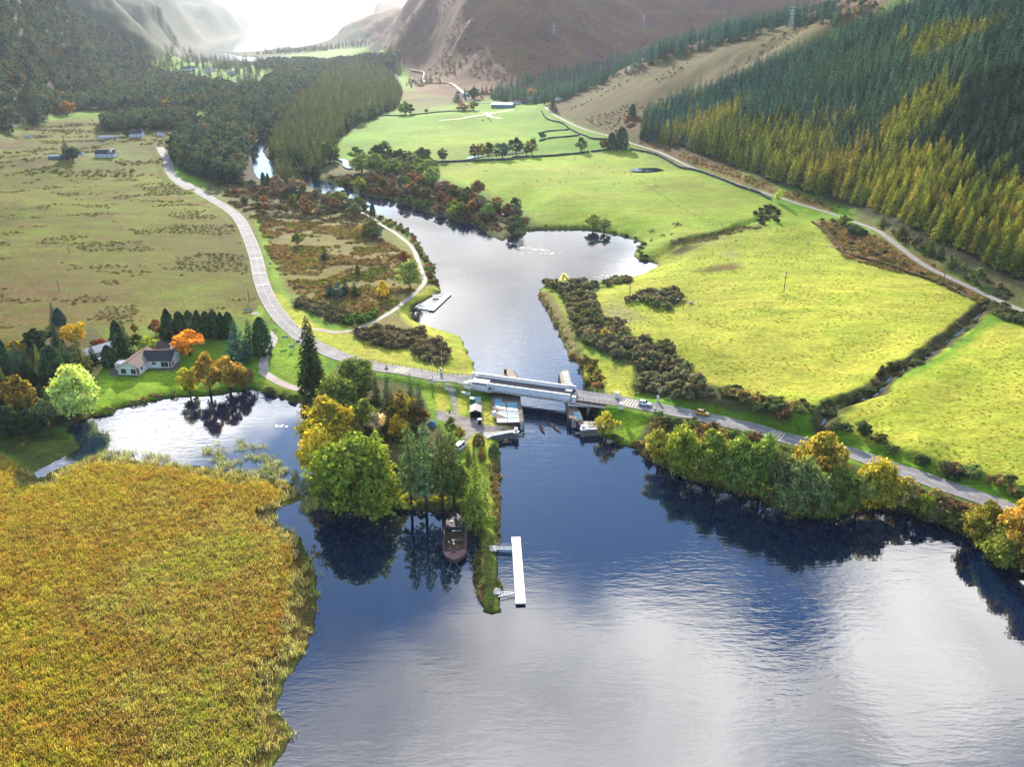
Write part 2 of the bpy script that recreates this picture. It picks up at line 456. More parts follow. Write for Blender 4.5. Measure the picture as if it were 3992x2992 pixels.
# the big hill behind the spur: hollow first, then the long slope
def back(x, Y, z, steps):
 xs = sorted(k for k in CREST if 1210 <= k <= 2660)
 Yc = float(np.interp(x, xs, [CREST[k][0] for k in xs])); zc = float(np.interp(x, xs, [CREST[k][1] for k in xs]))
 Y = max(Y, Yc + 170); z = max(8, min(z, zc - 22))
 d = ray(x * 1.8047, 72.0)
 ctrl.append((Y * d[0] / d[1], Y, z))
 for (y, s) in steps:
  d = ray(x * 1.8047, y * 1.8047); k = d[2] / d[1]
  Yn = (CAMH - z + s * Y) / (s - k)
  if Yn < Y or Yn > Y * 2.5: Yn = Y * 1.25
  Y = Yn; z = CAMH + k * Y
  ctrl.append((Y * d[0] / d[1], Y, z))
 ctrl.append((Y * 1.5 * d[0] / d[1], Y * 1.5, z * 1.1))
back(2500, 1700, 200, [(-250, .4)])
back(2212, 1650, 190, [(-250, .4)])
back(1900, 1650, 88, [(10, .3), (-60, .4), (-200, .42)])
back(1700, 1700, 66, [(40, .2), (0, .35), (-100, .42)])
back(1550, 1650, 44, [(75, .2), (40, .32), (-40, .42), (-150, .42)])
back(1400, 1600, 24, [(120, .15), (90, .3), (30, .40), (-60, .42)])
back(1250, 1500, 14, [(165, .12), (120, .3), (60, .4), (-40, .42)])
column(1120, (215, 9), [(190, .05), (160, .22), (110, .34), (50, .4), (-50, .42)])
column(1020, (212, 8), [(180, .06), (140, .22), (90, .34), (30, .42), (-60, .44)])
column(930, (175, 7), [(150, .08), (120, .25), (80, .36), (40, .45), (-20, .45)])
column(870, (135, 6), [(122, .06), (105, .2), (80, .34), (50, .42), (8, .45)])
column(830, (105, 5), [(95, .1), (84, .22), (66, .3), (45, .32), (26, .3)], 1.6)
column(800, (82, 3), [(74, .12), (64, .22), (52, .26), (40, .25)], 1.6)
ctrl.append((-2900, 15000, 90)); ctrl.append((-1500, 14000, 500)); ctrl.append((500, 14000, 700)); ctrl.append((3000, 12000, 700))
# left hillside
column(-300, (420, 7), [(360, .15), (280, .35), (180, .42), (60, .45), (-60, .45)])
column(-120, (345, 7), [(300, .12), (240, .3), (150, .4), (50, .43), (-60, .45)])
column(0, (292, 7), [(260, .1), (200, .26), (130, .36), (60, .42), (-40, .45)])
column(120, (235, 7), [(215, .08), (170, .2), (110, .32), (50, .38), (-30, .42)])
column(230, (190, 6), [(172, .06), (140, .16), (95, .28), (50, .36), (-20, .4)])
column(320, (140, 6), [(126, .05), (100, .14), (72, .24), (40, .33), (-10, .36)])
column(400, (112, 5), [(100, .05), (84, .14), (62, .22), (35, .30), (5, .33)])
column(470, (88, 4), [(80, .05), (68, .16), (50, .22), (28, .26), (6, .28)], 1.3)
column(520, (78, 4), [(72, .08), (62, .16), (48, .2), (35, .18)], 1.2)
column(545, (70, 4), [(66, .1), (58, .15), (52, .12)], 1.15)
for (x, y, Yc) in ((380, -60, 7000), (420, -25, 7400), (445, -5, 7800), (465, 6, 8200), (489, 15, 8800), (514, 27, 9400), (531, 41, 9800), (550, 52, 10200), (800, 28, 9000), (830, 6, 8800), (850, -12, 8000), (770, 44, 11000), (600, 46, 20000), (560, 44, 19000), (640, 50, 22000)):
 d = ray(x * 1.8047, y * 1.8047); ctrl.append((Yc * d[0] / d[1], Yc, CAMH + Yc * d[2] / d[1]))
ctrl.append((-5600, 15500, 260)); ctrl.append((-4700, 17500, 150)); ctrl.append((-3900, 21000, 20)); ctrl.append((-8000, 17000, 600))
ctrl.append((-3000, 24000, -20)); ctrl.append((-3300, 12000, -20)); ctrl.append((-2300, 8000, -10)); ctrl.append((-1500, 22000, 420))
ctrl.append((-4300, 26000, -60)); ctrl.append((-2600, 30000, -60))
cz(0.5, (300, 1200), (100, 1400), (400, 1500), (1300, 1300), (1800, 1500), (1106, 1650), (2200, 1500), (300, 1640), (-200, 1300), (900, 1500))
C = np.array(ctrl)
def warp(X, Y):
 return np.stack([X / Y * 1.6, np.log(Y / 100.0)], -1)
CW = warp(C[:, 0], C[:, 1])
# merge near-duplicate controls
keep = []
for i in range(len(CW)):
 if all(np.hypot(*(CW[i] - CW[j])) > 0.012 for j in keep): keep.append(i)
C = C[keep]; CW = CW[keep]
nC = len(C)
MQ = 0.05
dm = np.sqrt((CW[:, None, 0] - CW[None, :, 0]) ** 2 + (CW[:, None, 1] - CW[None, :, 1]) ** 2 + MQ ** 2)
Aug = np.zeros((nC + 3, nC + 3))
Aug[:nC, :nC] = dm - np.eye(nC) * 0.004
Aug[:nC, nC] = 1; Aug[:nC, nC + 1:] = CW; Aug[nC, :nC] = 1; Aug[nC + 1:, :nC] = CW.T
sol = np.linalg.solve(Aug, np.concatenate([C[:, 2], [0, 0, 0]]))
def rbf(X, Y):
 W = warp(X, Y); out = np.zeros(len(X))
 for s in range(0, len(X), 40000):
  w = W[s:s + 40000]
  d = np.sqrt((w[:, None, 0] - CW[None, :, 0]) ** 2 + (w[:, None, 1] - CW[None, :, 1]) ** 2 + MQ ** 2)
  out[s:s + 40000] = d @ sol[:nC] + sol[nC] + w @ sol[nC + 1:]
 return out
# ---- roads and tracks (centre lines)
ROAD_A = cat(D((345, 318), (352, 330), (362, 345), (364, 362), (372, 378)),
    K(0, 0, [(1530, 1560), (1640, 1630)]),
    K(0, 700, [(1560, 15), (1700, 95), (1850, 185), (1960, 250), (2040, 315), (2090, 385), (2135, 480), (2180, 590), (2208, 680)]),
    K(1000, 700, [(40, 870), (88, 1000), (150, 1110), (230, 1215), (330, 1310), (430, 1390), (560, 1455), (680, 1510), (800, 1550), (950, 1592), (1100, 1628)]),
    K(1000, 1400, [(1200, 90), (1400, 124), (1600, 163)]),
    K(1700, 1350, [(200, 345), (390, 368)], 2.7638))
BR0 = K(1700, 1350, [(390, 362)], 2.7638)[0]
BR1 = K(1700, 1350, [(1478, 512)], 2.7638)[0]
BR2 = K(1700, 1350, [(1975, 590)], 2.7638)[0]
ROAD_B = cat(K(1700, 1350, [(1975, 590)], 2.7638), K(2000, 1400, [(1100, 398), (1300, 433), (1500, 473), (1700, 515), (1900, 560), (2100, 605)]),
    K(2992, 1400, [(60, 655), (300, 715), (500, 760), (700, 805), (900, 872), (1100, 945), (1300, 1010), (1500, 1085), (1700, 1150), (1900, 1222), (2100, 1300), (2400, 1430)]))
TRACK = np.array(RR, float) * 1.8047
DECK = 5.0
def road_world(px, zs):
 """centre line in the place for a line in the picture, on heights zs"""
 out = []
 for p, z in zip(px, zs):
  out.append(onplane(p[0], p[1], z))
 return np.array(out)
zA = np.interp(np.arange(len(ROAD_A)), [0, 5, 8, 14, 24, len(ROAD_A) - 5, len(ROAD_A) - 1], [6.5, 6, 5, 3.8, 3.4, 4.0, DECK])
RA = road_world(ROAD_A, zA)
zB = np.interp(np.arange(len(ROAD_B)), [0, 3, 8, len(ROAD_B) - 1], [DECK, 4.6, 4.8, 5.5])
RB = road_world(ROAD_B, zB)
RT = road_world(TRACK, np.full(len(TRACK), 14.0))
# side road to the house, driveway, canal-side path
LANE = K(1000, 700, [(-10, 1170), (20, 1155), (75, 1130)])
DRIVE = cat(K(1000, 1150, [(520, 700), (420, 760), (380, 900), (330, 1060), (240, 1200), (170, 1400), (150, 1560), (180, 1640)], 5.5275),
   K(1000, 1400, [(60, 100), (150, 175), (280, 235), (420, 275), (540, 302), (640, 330)]))
PATH = K(1000, 700, [(380, 1285), (480, 1290), (560, 1300), (680, 1318), (800, 1305), (920, 1265), (1050, 1205), (1160, 1140), (1260, 1070), (1360, 985), (1420, 925), (1450, 880), (1430, 810), (1400, 720), (1370, 640), (1320, 560), (1260, 510), (1180, 450), (1060, 380), (980, 320), (900, 285)])
YARD = K(1700, 1350, [(60, 380), (110, 470), (150, 560), (190, 640), (225, 740), (200, 830), (330, 900), (420, 880), (560, 900), (760, 900)], 2.7638)
def simple_world(px, z):
 return onplane(px[:, 0], px[:, 1], z)
DRW, PTW, LNW = simple_world(DRIVE, 3.0), simple_world(PATH, 3.0), simple_world(LANE, 3.3)
BURN = K(2992, 700, [(1960, 1120), (1880, 1165), (1800, 1230), (1700, 1320), (1600, 1390), (1480, 1480), (1380, 1560), (1280, 1620)])
BURN = cat(BURN, K(2992, 1400, [(1130, 120), (1020, 210), (940, 300), (800, 340), (660, 390), (560, 440), (500, 520), (470, 570)]))
BURNW = simple_world(BURN, 7.0)
DITCH2 = simple_world(K(2000, 700, [(2211, 400), (2050, 420), (1900, 455), (1750, 490), (1620, 520), (1480, 545), (1380, 570), (1200, 600)]), 7.0)
# ---- grid: rows follow distance, columns follow bearing
ys = np.concatenate([np.arange(3420, 1200, -5.2), np.arange(1200, 420, -4.6), np.arange(420, 210, -2.4), np.arange(210, 120, -1.5), np.arange(120, 79, -1.0)])
rowY = (lambda d: -CAMH * d[:, 1] / d[:, 2])(ray(np.full(len(ys), CX), ys))
rowY = np.concatenate([[30, 60], rowY, [27000, 34000, 45000]])
rowY = rowY[rowY > 0]; rowY = np.sort(rowY)
us = np.concatenate([np.linspace(-2.2, -1.0, 50, endpoint=False), np.linspace(-1.0, 1.0, 900), np.linspace(1.0, 2.2, 51)[1:]])
nr, nc = len(rowY), len(us)
GX = (us[None, :] * rowY[:, None]); GY = np.repeat(rowY[:, None], nc, 1)
P2 = np.stack([GX.ravel(), GY.ravel()], -1)
H0 = rbf(P2[:, 0], P2[:, 1])
DIST = np.hypot(P2[:, 0], P2[:, 1])
# rough ground: gullies on the hills, soft swells on the flat
hill = np.clip((H0 - 16) / 60, 0, 1)
sw = (fbm(P2[:, 0] / 55, P2[:, 1] / 55, 4) - 0.5)
gl = 1 - np.abs(2 * fbm(P2[:, 0] / 240 + 3, P2[:, 1] / 420 + 9, 5) - 1)
H0 = H0 + sw * 3.2 * np.clip((H0 - 2) / 4, 0.1, 1) * np.clip(DIST / 300, .3, 1) + hill * (gl - .8) * 7 * np.clip(DIST / 1500, .3, 1.8)
H0 = H0 + hill * (fbm(P2[:, 0] / 75, P2[:, 1] / 75, 5) - .5) * 20 * np.clip(DIST / 900, .2, 2)
H0 = np.where(H0 > 400, 400 + 110 * np.tanh((H0 - 400) / 110), H0)
near = P2[:, 1] < 3000
def blend_line(H, line, half, soft, dz=-0.14):
 m = np.where((P2[:, 0] > line[:, 0].min() - 30) & (P2[:, 0] < line[:, 0].max() + 30) & (P2[:, 1] > line[:, 1].min() - 30) & (P2[:, 1] < line[:, 1].max() + 30))[0]
 d, i, t = seg_dist(P2[m], line[:, :2])
 z = line[i, 2] * (1 - t) + line[np.minimum(i + 1, len(line) - 1), 2] * t + dz
 w = 1 - smooth((d - half) / soft)
 H[m] = H[m] * (1 - w) + z * w
 return H
# reed bed lies just above the water
REED = cat(D((-600, 1000), (0, 985), (80, 1032), (120, 1020), (165, 1003), (195, 991), (230, 985), (290, 992), (400, 1005), (520, 1020), (610, 1035), (645, 1052), (655, 1078), (622, 1092), (593, 1108), (600, 1128), (640, 1152), (666, 1192), (682, 1235), (690, 1310), (676, 1380), (650, 1425), (612, 1480), (600, 1540), (640, 1590), (600, 1640), (585, 1700), (560, 2150), (-600, 2150)))
REEDW = w2(REED, 0.2)
MARSH = w2(D((-600, 930), (0, 935), (90, 940), (150, 925), (172, 960), (140, 990), (80, 1030), (0, 1000), (-600, 1010)), 0.3)
inre = inside(P2, REEDW) | inside(P2, MARSH)
H0 = np.where(inre, 0.22 + 0.25 * vnoise(P2[:, 0] / 6, P2[:, 1] / 6), H0)
H0 = np.where(near & ~inre, np.maximum(H0, 1.0), H0)
# the deep burn between the fields, and the ditch above the lagoon
for line, dep, wid in ((BURNW, 2.2, 4.2), (DITCH2, 2.0, 5.0)):
 m = np.where((P2[:, 0] > line[:, 0].min() - 30) & (P2[:, 0] < line[:, 0].max() + 30) & (P2[:, 1] > line[:, 1].min() - 30) & (P2[:, 1] < line[:, 1].max() + 30))[0]
 d, i, t = seg_dist(P2[m], line[:, :2])
 d = d + 2.2 * (vnoise(P2[m, 0] / 5, P2[m, 1] / 5) - .5)
 H0[m] -= dep * (1 - smooth(d / wid))
# a raised wall-bank along the foot of the right field
# shore
SD = np.full(len(P2), 1e9); WET = np.zeros(len(P2), bool)
for wpoly in WATERS:
 mm = np.where((P2[:, 0] > wpoly[:, 0].min() - 60) & (P2[:, 0] < wpoly[:, 0].max() + 60) & (P2[:, 1] > wpoly[:, 1].min() - 60) & (P2[:, 1] < wpoly[:, 1].max() + 60))[0]
 ins = inside(P2[mm], wpoly)
 d, _, _ = seg_dist(P2[mm], wpoly, True)
 jig = (fbm(P2[mm, 0] / 3.0, P2[mm, 1] / 3.0, 2) - .5) * np.where(P2[mm, 1] < 900, 2.0, 5.0)
 sd = np.where(ins, -d, d) + jig
 SD[mm] = np.minimum(SD[mm], sd)
H0 = np.where(inre & (SD < 4 + 5 * vnoise(P2[:, 0] / 7, P2[:, 1] / 7)), -.02, H0)
steep = np.clip(0.85 * 400 / np.maximum(DIST, 400), .12, .85)
land = np.maximum(SD, 0)
LOWH = np.clip(H0, .02, 4)
Hh = np.where(SD < 0, np.maximum(-3.0, -0.25 + SD * 0.5), LOWH * (1 - np.exp(-land * steep / np.maximum(LOWH, .2))) + np.maximum(H0 - 4, 0) * smooth(land / (22 * np.clip(DIST / 500, 1, 6))) + 0.02)
Hh = np.where((P2[:, 1] > 14000) & (H0 < 5) & (SD > 0), -3, Hh)
for ln, hw in ((RA, 4.2), (RB, 4.2)):
 Hh = blend_line(Hh, ln, hw, 6)
# track, drive and path lie on the land: take its height, smoothed
def grid_lookup(Z, X, Y):
 X = np.asarray(X, float); Y = np.asarray(Y, float)
 r = np.interp(Y, rowY, np.arange(nr)); c = np.interp(X / np.maximum(Y, 1), us, np.arange(nc))
 r0 = np.clip(r.astype(int), 0, nr - 2); c0 = np.clip(c.astype(int), 0, nc - 2)
 fr = r - r0; fc = c - c0
 G = Z.reshape(nr, nc)
 return (G[r0, c0] * (1 - fc) + G[r0, c0 + 1] * fc) * (1 - fr) + (G[r0 + 1, c0] * (1 - fc) + G[r0 + 1, c0 + 1] * fc) * fr
def resample(line, step):
 d = np.r_[0, np.cumsum(np.hypot(*np.diff(line[:, :2], axis=0).T))]
 # Catmull-like smoothing through cubic Hermite
 n = max(2, int(d[-1] / step)); t = np.linspace(0, d[-1], n)
 m = np.gradient(line, d, axis=0) if len(line) > 2 else np.repeat((line[1:] - line[:1]) / d[-1], 2, 0)
 i = np.clip(np.searchsorted(d, t, 'right') - 1, 0, len(line) - 2)
 h = (d[i + 1] - d[i])[:, None]; s = ((t - d[i])[:, None]) / h
 return ((2 * s**3 - 3 * s**2 + 1) * line[i] + (s**3 - 2 * s**2 + s) * h * m[i] + (-2 * s**3 + 3 * s**2) * line[i + 1] + (s**3 - s**2) * h * m[i + 1])
def settle(line, k=9, zmin=0.6):
 line = resample(line, 2.5)
 z = np.maximum(grid_lookup(Hh, line[:, 0], line[:, 1]), zmin)
 zp = np.pad(z, k, mode='edge'); z = np.convolve(zp, np.ones(2 * k + 1) / (2 * k + 1), 'valid')
 line[:, 2] = z
 return line
RA = resample(RA, 2.5); RB = resample(RB, 2.5)
def hgt(X, Y):
 return grid_lookup(Hh, X, Y)
HGRID = Hh
def G(x, y):
 """ground points seen at picture points (arrays allowed)"""
 x = np.atleast_1d(np.asarray(x, float)); y = np.atleast_1d(np.asarray(y, float))
 d = ray(x, y); d = d / d[:, 1:2]
 Ys = np.geomspace(60, 30000, 900)
 z = CAMH + d[:, 2:3] * Ys[None]
 h = hgt((d[:, 0:1] * Ys[None]).ravel(), np.repeat(Ys[None], len(x), 0).ravel()).reshape(z.shape)
 h = np.maximum(h, 0)
 below = z <= h
 k = np.where(below.any(1), below.argmax(1), 899)
 k = np.maximum(k, 1)
 ar = np.arange(len(x))
 a = z[ar, k - 1] - h[ar, k - 1]; b = z[ar, k] - h[ar, k]
 t = np.clip(a / np.where(abs(a - b) < 1e-9, 1e-9, a - b), 0, 1)
 Y = Ys[k - 1] + t * (Ys[k] - Ys[k - 1])
 X = d[:, 0] * Y
 return np.stack([X, Y, np.maximum(hgt(X, Y), 0)], -1)
RT = settle(G(TRACK[:, 0], TRACK[:, 1])); PTW = G(PATH[:, 0], PATH[:, 1]); DRW = G(DRIVE[:, 0], DRIVE[:, 1])
Hh = blend_line(Hh, RT, 2.6, 4)
PTW = settle(PTW, 4); DRW = settle(DRW, 4); LNW = settle(LNW, 2)
for ln, hw in ((PTW, 1.6), (DRW, 2.0)):
 Hh = blend_line(Hh, ln, hw, 2.0)
Hh = blend_line(Hh, RA, 4.2, 5); Hh = blend_line(Hh, RB, 4.2, 5)
PX, PY = project(P2[:, 0], P2[:, 1], np.maximum(Hh, 0))
PIX = np.stack([PX, PY], -1)
# ================================================================== GROUND COVER
# each class: colour a, colour b, mottle sharpness, mottle size (m)
CLS = {
 'grass':   ((.45, .41, .055), (.27, .33, .028), .5, 14),
 'lawn':    ((.22, .34, .02), (.15, .26, .018), .3, 7),
 'verge':   ((.30, .36, .035), (.20, .28, .03), .4, 5),
 'farfield':((.11, .25, .015), (.15, .25, .02), .4, 25),
 'midfield':((.20, .31, .02), (.26, .28, .04), .45, 22),
 'bog':     ((.135, .175, .014), (.13, .095, .024), .6, 14),
 'bogbrown':((.15, .085, .034), (.13, .13, .022), .6, 12),
 'bogfar':  ((.13, .155, .022), (.095, .065, .03), .6, 22),
 'heath':   ((.20, .13, .055), (.17, .20, .045), .6, 5),
 'heathg':  ((.20, .20, .04), (.24, .14, .06), .6, 5),
 'scrub':   ((.085, .10, .03), (.13, .10, .045), .6, 5),
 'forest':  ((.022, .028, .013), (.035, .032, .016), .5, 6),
 'bracken': ((.20, .095, .030), (.12, .10, .03), .6, 3.5),
 'mountain':((.125, .045, .035), (.13, .075, .026), .7, 60),
 'spur':    ((.075, .074, .014), (.085, .034, .016), .8, 28),
 'spurtop': ((.10, .09, .022), (.07, .052, .02), .6, 40),
 'leftslope':((.026, .045, .024), (.05, .06, .026), .5, 40),
 'pale':    ((.30, .26, .10), (.25, .25, .06), .5, 3),
 'marsh':   ((.24, .17, .025), (.13, .11, .025), .5, 4),
 'marshd':  ((.10, .13, .022), (.07, .075, .02), .5, 4),
 'reedbase':((.14, .10, .02), (.09, .07, .02), .5, 3),
 'mud':     ((.03, .026, .018), (.045, .035, .02), .5, 2),
 'yard':    ((.36, .32, .28), (.26, .23, .20), .5, 4),
 'ditch':   ((.045, .040, .016), (.085, .085, .025), .6, 3),
 'patio':   ((.17, .12, .11), (.13, .10, .09), .4, 2),
}
zones = []
def zone(cls, poly, feather=6.0):
 zones.append((cls, np.asarray(poly, float), feather))
zone('bog', D((-900, 290), (0, 300), (60, 270), (110, 262), (215, 250), (420, 250), (372, 300), (360, 345), (370, 378), (430, 420), (500, 455), (540, 540), (560, 600), (570, 680), (400, 700), (0, 740), (-900, 800)), 8)
zone('bogfar', D((-900, 250), (0, 290), (110, 262), (215, 255), (380, 265), (370, 340), (250, 365), (0, 370), (-900, 370)), 10)
zone('bogbrown', D((-900, 560), (0, 575), (120, 560), (250, 600), (330, 560), (430, 520), (480, 480), (520, 520), (555, 600), (572, 680), (400, 700), (0, 760), (-900, 850)), 30)
zone('bog', D((300, 620), (420, 560), (500, 590), (555, 600), (560, 650), (450, 680), (340, 690)), 24)
zone('heath', D((470, 380), (540, 390), (640, 400), (700, 430), (780, 450), (850, 500), (900, 540), (945, 610), (900, 650), (800, 690), (740, 690), (650, 640), (600, 600), (560, 520), (520, 460), (440, 410)), 10)
zone('scrub', D((440, 400), (540, 380), (690, 400), (800, 450), (820, 480), (700, 470), (560, 470), (510, 450)), 16)
zone('heathg', D((600, 540), (700, 520), (760, 560), (700, 640), (620, 610)), 20)
zone('heathg', D((800, 600), (880, 600), (900, 640), (820, 680), (740, 690), (720, 640)), 14)
zone('lawn', D((545, 460), (560, 470), (590, 540), (618, 640), (640, 680), (700, 712), (640, 720), (600, 640), (572, 560)), 3)
zone('scrub', D((640, 350), (700, 345), (860, 360), (930, 380), (1050, 430), (1150, 470), (1160, 500), (1080, 520), (1000, 495), (900, 455), (800, 430), (690, 390)), 12)
zone('heath', D((960, 410), (1050, 440), (1100, 470), (1080, 490), (1010, 470), (960, 440)), 14)
zone('midfield', D((940, 358), (1100, 345), (1330, 325), (1420, 340), (1500, 375), (1640, 420), (1750, 470), (1760, 482), (1600, 492), (1500, 525), (1400, 545), (1380, 520), (1270, 500), (1170, 492), (1120, 440), (1040, 410), (950, 380)), 6)
zone('farfield', D((735, 300), (780, 275), (870, 245), (980, 222), (1060, 225), (1170, 232), (1220, 265), (1300, 300), (1310, 318), (1100, 342), (950, 350), (860, 345), (740, 345), (690, 330)), 6)
zone('midfield', D((820, 325), (960, 290), (1120, 285), (1120, 300), (1000, 330), (930, 345)), 30)
zone('grass', D((1280, 640), (1340, 600), (1410, 580), (1380, 560), (1410, 540), (1560, 505), (1680, 490), (1760, 484), (1800, 530), (1830, 560), (2000, 600), (2110, 650), (2120, 690), (2030, 760), (1900, 820), (1830, 860), (1700, 880), (1500, 850), (1440, 760), (1360, 720), (1300, 690)), 4)
zone('grass', D((2212, 700), (2140, 705), (2060, 770), (1960, 820), (1860, 870), (1800, 900), (1820, 930), (1900, 960), (2060, 1010), (2212, 1060), (2700, 1200), (2700, 760), (2300, 700)), 4)
zone('midfield', D((1380, 560), (1410, 540), (1560, 505), (1680, 490), (1760, 484), (1800, 530), (1830, 560), (1700, 560), (1500, 575)), 40)
zone('bracken', D((1760, 480), (1800, 475), (1900, 510), (2000, 560), (2120, 635), (2212, 690), (2110, 650), (2000, 600), (1830, 560), (1800, 530)), 2.5)
zone('ditch', K(2000, 700, [(2211, 405), (2050, 405), (1900, 420), (1750, 450), (1600, 490), (1450, 510), (1300, 550), (1400, 580), (1550, 550), (1700, 540), (1850, 480), (2000, 440)]), 3)
zone('ditch', K(2000, 700, [(1310, 645), (1400, 600), (1500, 570), (1650, 560), (1560, 600), (1450, 640)]), 2)
zone('pale', K(2000, 700, [(1600, 540), (1700, 520), (1850, 480), (1800, 530), (1700, 560)]), 3)
zone('bogbrown', K(2000, 700, [(1540, 795), (1700, 750), (1900, 730), (2030, 750), (1900, 790), (1700, 800)]), 2)
zone('pale', K(2000, 700, [(740, 1100), (870, 1060), (1000, 1110), (1140, 1200), (1000, 1240), (860, 1200), (760, 1150)]), 4)
zone('pale', K(2000, 700, [(1800, 640), (1900, 610), (1950, 660), (1850, 690)]), 5)
zone('mountain', D((780, 60), (840, 110), (880, 150), (900, 205), (985, 225), (1060, 212), (1180, 214), (1215, 215), (1300, 175), (1400, 132), (1550, 95), (1700, 52), (1880, 38), (2000, -60), (3000, -400), (3000, -900), (700, -900), (760, 40)), 8)
zone('spur', D((1180, 232), (1215, 212), (1300, 174), (1400, 130), (1550, 92), (1700, 50), (1880, 36), (2020, -20), (2400, -100), (2400, 300), (1900, 400), (1500, 362), (1350, 305), (1250, 272)), 4)
zone('spurtop', D((1380, 140), (1550, 92), (1700, 50), (1880, 36), (1900, 50), (1800, 80), (1640, 135), (1500, 165), (1400, 190), (1300, 205), (1260, 205)), 20)
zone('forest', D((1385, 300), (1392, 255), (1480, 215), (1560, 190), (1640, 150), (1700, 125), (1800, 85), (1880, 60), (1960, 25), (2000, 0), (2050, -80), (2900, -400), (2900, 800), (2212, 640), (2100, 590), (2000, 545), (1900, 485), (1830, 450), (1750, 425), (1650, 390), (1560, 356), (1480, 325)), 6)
zone('scrub', D((1830, 455), (1900, 480), (1960, 510), (2100, 580), (2212, 630), (2212, 670), (2100, 615), (1950, 530), (1850, 480)), 4)
zone('bracken', D((1380, 300), (1500, 335), (1650, 395), (1800, 450), (1790, 460), (1600, 398), (1400, 318)), 3)
zone('leftslope', D((-900, 340), (0, 290), (60, 262), (165, 238), (300, 175), (330, 135), (400, 105), (480, 82), (545, 66), (545, 40), (440, -80), (-900, -500)), 8)
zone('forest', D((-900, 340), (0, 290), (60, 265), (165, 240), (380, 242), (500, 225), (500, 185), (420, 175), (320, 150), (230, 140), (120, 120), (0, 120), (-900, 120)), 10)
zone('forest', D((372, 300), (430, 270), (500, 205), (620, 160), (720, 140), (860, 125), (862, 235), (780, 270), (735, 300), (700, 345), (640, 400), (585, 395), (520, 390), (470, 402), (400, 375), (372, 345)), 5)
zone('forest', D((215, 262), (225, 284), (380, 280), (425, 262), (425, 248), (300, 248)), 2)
zone('farfield', D((560, 150), (620, 150), (680, 162), (740, 166), (680, 190), (620, 185), (580, 170)), 8)
zone('farfield', D((360, 155), (420, 152), (440, 168), (380, 176), (350, 170)), 8)
zone('farfield', D((610, 120), (720, 105), (790, 95), (800, 112), (740, 122), (640, 124)), 12)
zone('farfield', D((740, 130), (800, 118), (850, 122), (800, 132)), 12)
zone('bogfar', D((860, 190), (900, 195), (985, 215), (980, 224), (880, 245), (865, 240)), 10)
zone('verge', D((1060, 1060), (1072, 1000), (1050, 960), (1030, 940), (1020, 1000), (1020, 1080), (1040, 1130)), 2)
# near ground round the bridge
zone('grass', cat(K(1000, 700, [(200, 990), (300, 1090), (420, 1150), (480, 1240), (600, 1290), (760, 1300), (900, 1250), (1230, 1180), (1260, 1120), (1370, 990), (1480, 930), (1590, 930), (1590, 975), (1450, 1050), (1370, 1080), (1335, 1130), (1345, 1200), (1400, 1240), (1620, 1312), (1740, 1350), (1800, 1450), (1895, 1645)]), K(1000, 1400, [(1890, 140), (1750, 170), (1300, 110), (1000, 30), (800, -10)]), K(1000, 700, [(560, 1420), (400, 1310), (280, 1230), (180, 1110), (110, 960)])), 1.5)
zone('heath', K(1000, 700, [(1100, 1180), (1230, 1130), (1260, 1200), (1330, 1260), (1440, 1310), (1300, 1320), (1150, 1280), (1000, 1270)]), 2)
zone('scrub', K(1000, 700, [(300, 1040), (560, 1060), (790, 1130), (1040, 1130), (1060, 1180), (900, 1250), (760, 1250), (600, 1210), (460, 1140), (320, 1085)]), 2)
zone('scrub', K(1000, 700, [(800, 1320), (900, 1280), (1250, 1290), (1420, 1310), (1560, 1380), (1640, 1500), (1640, 1600), (1500, 1600), (1340, 1510), (1340, 1460), (1120, 1460), (960, 1400)]), 1.5)
zone('scrub', K(1000, 700, [(1040, 310), (1200, 380), (1310, 440), (1400, 540), (1470, 660), (1560, 780), (1592, 930), (1480, 900), (1470, 800), (1400, 650), (1330, 520), (1200, 430), (1050, 350)]), 2)
zone('lawn', K(1000, 1400, [(105, -110), (100, 40), (160, 150), (280, 210), (420, 250), (560, 280), (620, 240), (600, 0), (500, -180), (300, -290), (190, -300), (200, -160)]), 1.5)
zone('lawn', D((560, 660), (572, 668), (566, 690), (545, 690)), 1.5)
zone('lawn', D((210, 815), (260, 830), (400, 815), (400, 850), (300, 872), (215, 905), (190, 880)), 2)
zone('lawn', D((280, 790), (400, 800), (400, 850), (300, 870), (230, 880), (215, 830)), 2)
zone('patio', K(0, 700, [(945, 1650), (1060, 1580), (1300, 1580), (1490, 1530), (1590, 1500), (1620, 1440), (1540, 1380), (1340, 1380), (1300, 1450), (1560, 1610), (1500, 1650), (1290, 1640), (1170, 1700), (950, 1690)]), .8)
zone('verge', K(1000, 1400, [(0, 215), (30, 165), (150, 200), (300, 262), (460, 300), (560, 340), (500, 400), (300, 350), (20, 290)]), 1.5)
zone('scrub', K(1000, 1400, [(0, 265), (100, 285), (300, 350), (500, 420), (540, 560), (500, 1290), (1050, 1300), (1700, 1350), (1800, 1300), (1760, 900), (1700, 700), (1500, 540), (1450, 300), (1200, 200), (700, 50), (560, 300), (300, 330), (100, 262)]), 2)
zone('lawn', K(1000, 1400, [(1440, 180), (1490, 190), (1600, 250), (1660, 300), (1660, 440), (1600, 460), (1500, 440), (1420, 300)]), 1)
zone('grass', K(1700, 1350, [(0, 400), (60, 440), (120, 560), (145, 650), (110, 700), (0, 690)], 2.7638), 1)
zone('grass', K(1700, 1350, [(250, 490), (370, 560), (380, 680), (300, 760), (240, 720), (220, 600)], 2.7638), 1)
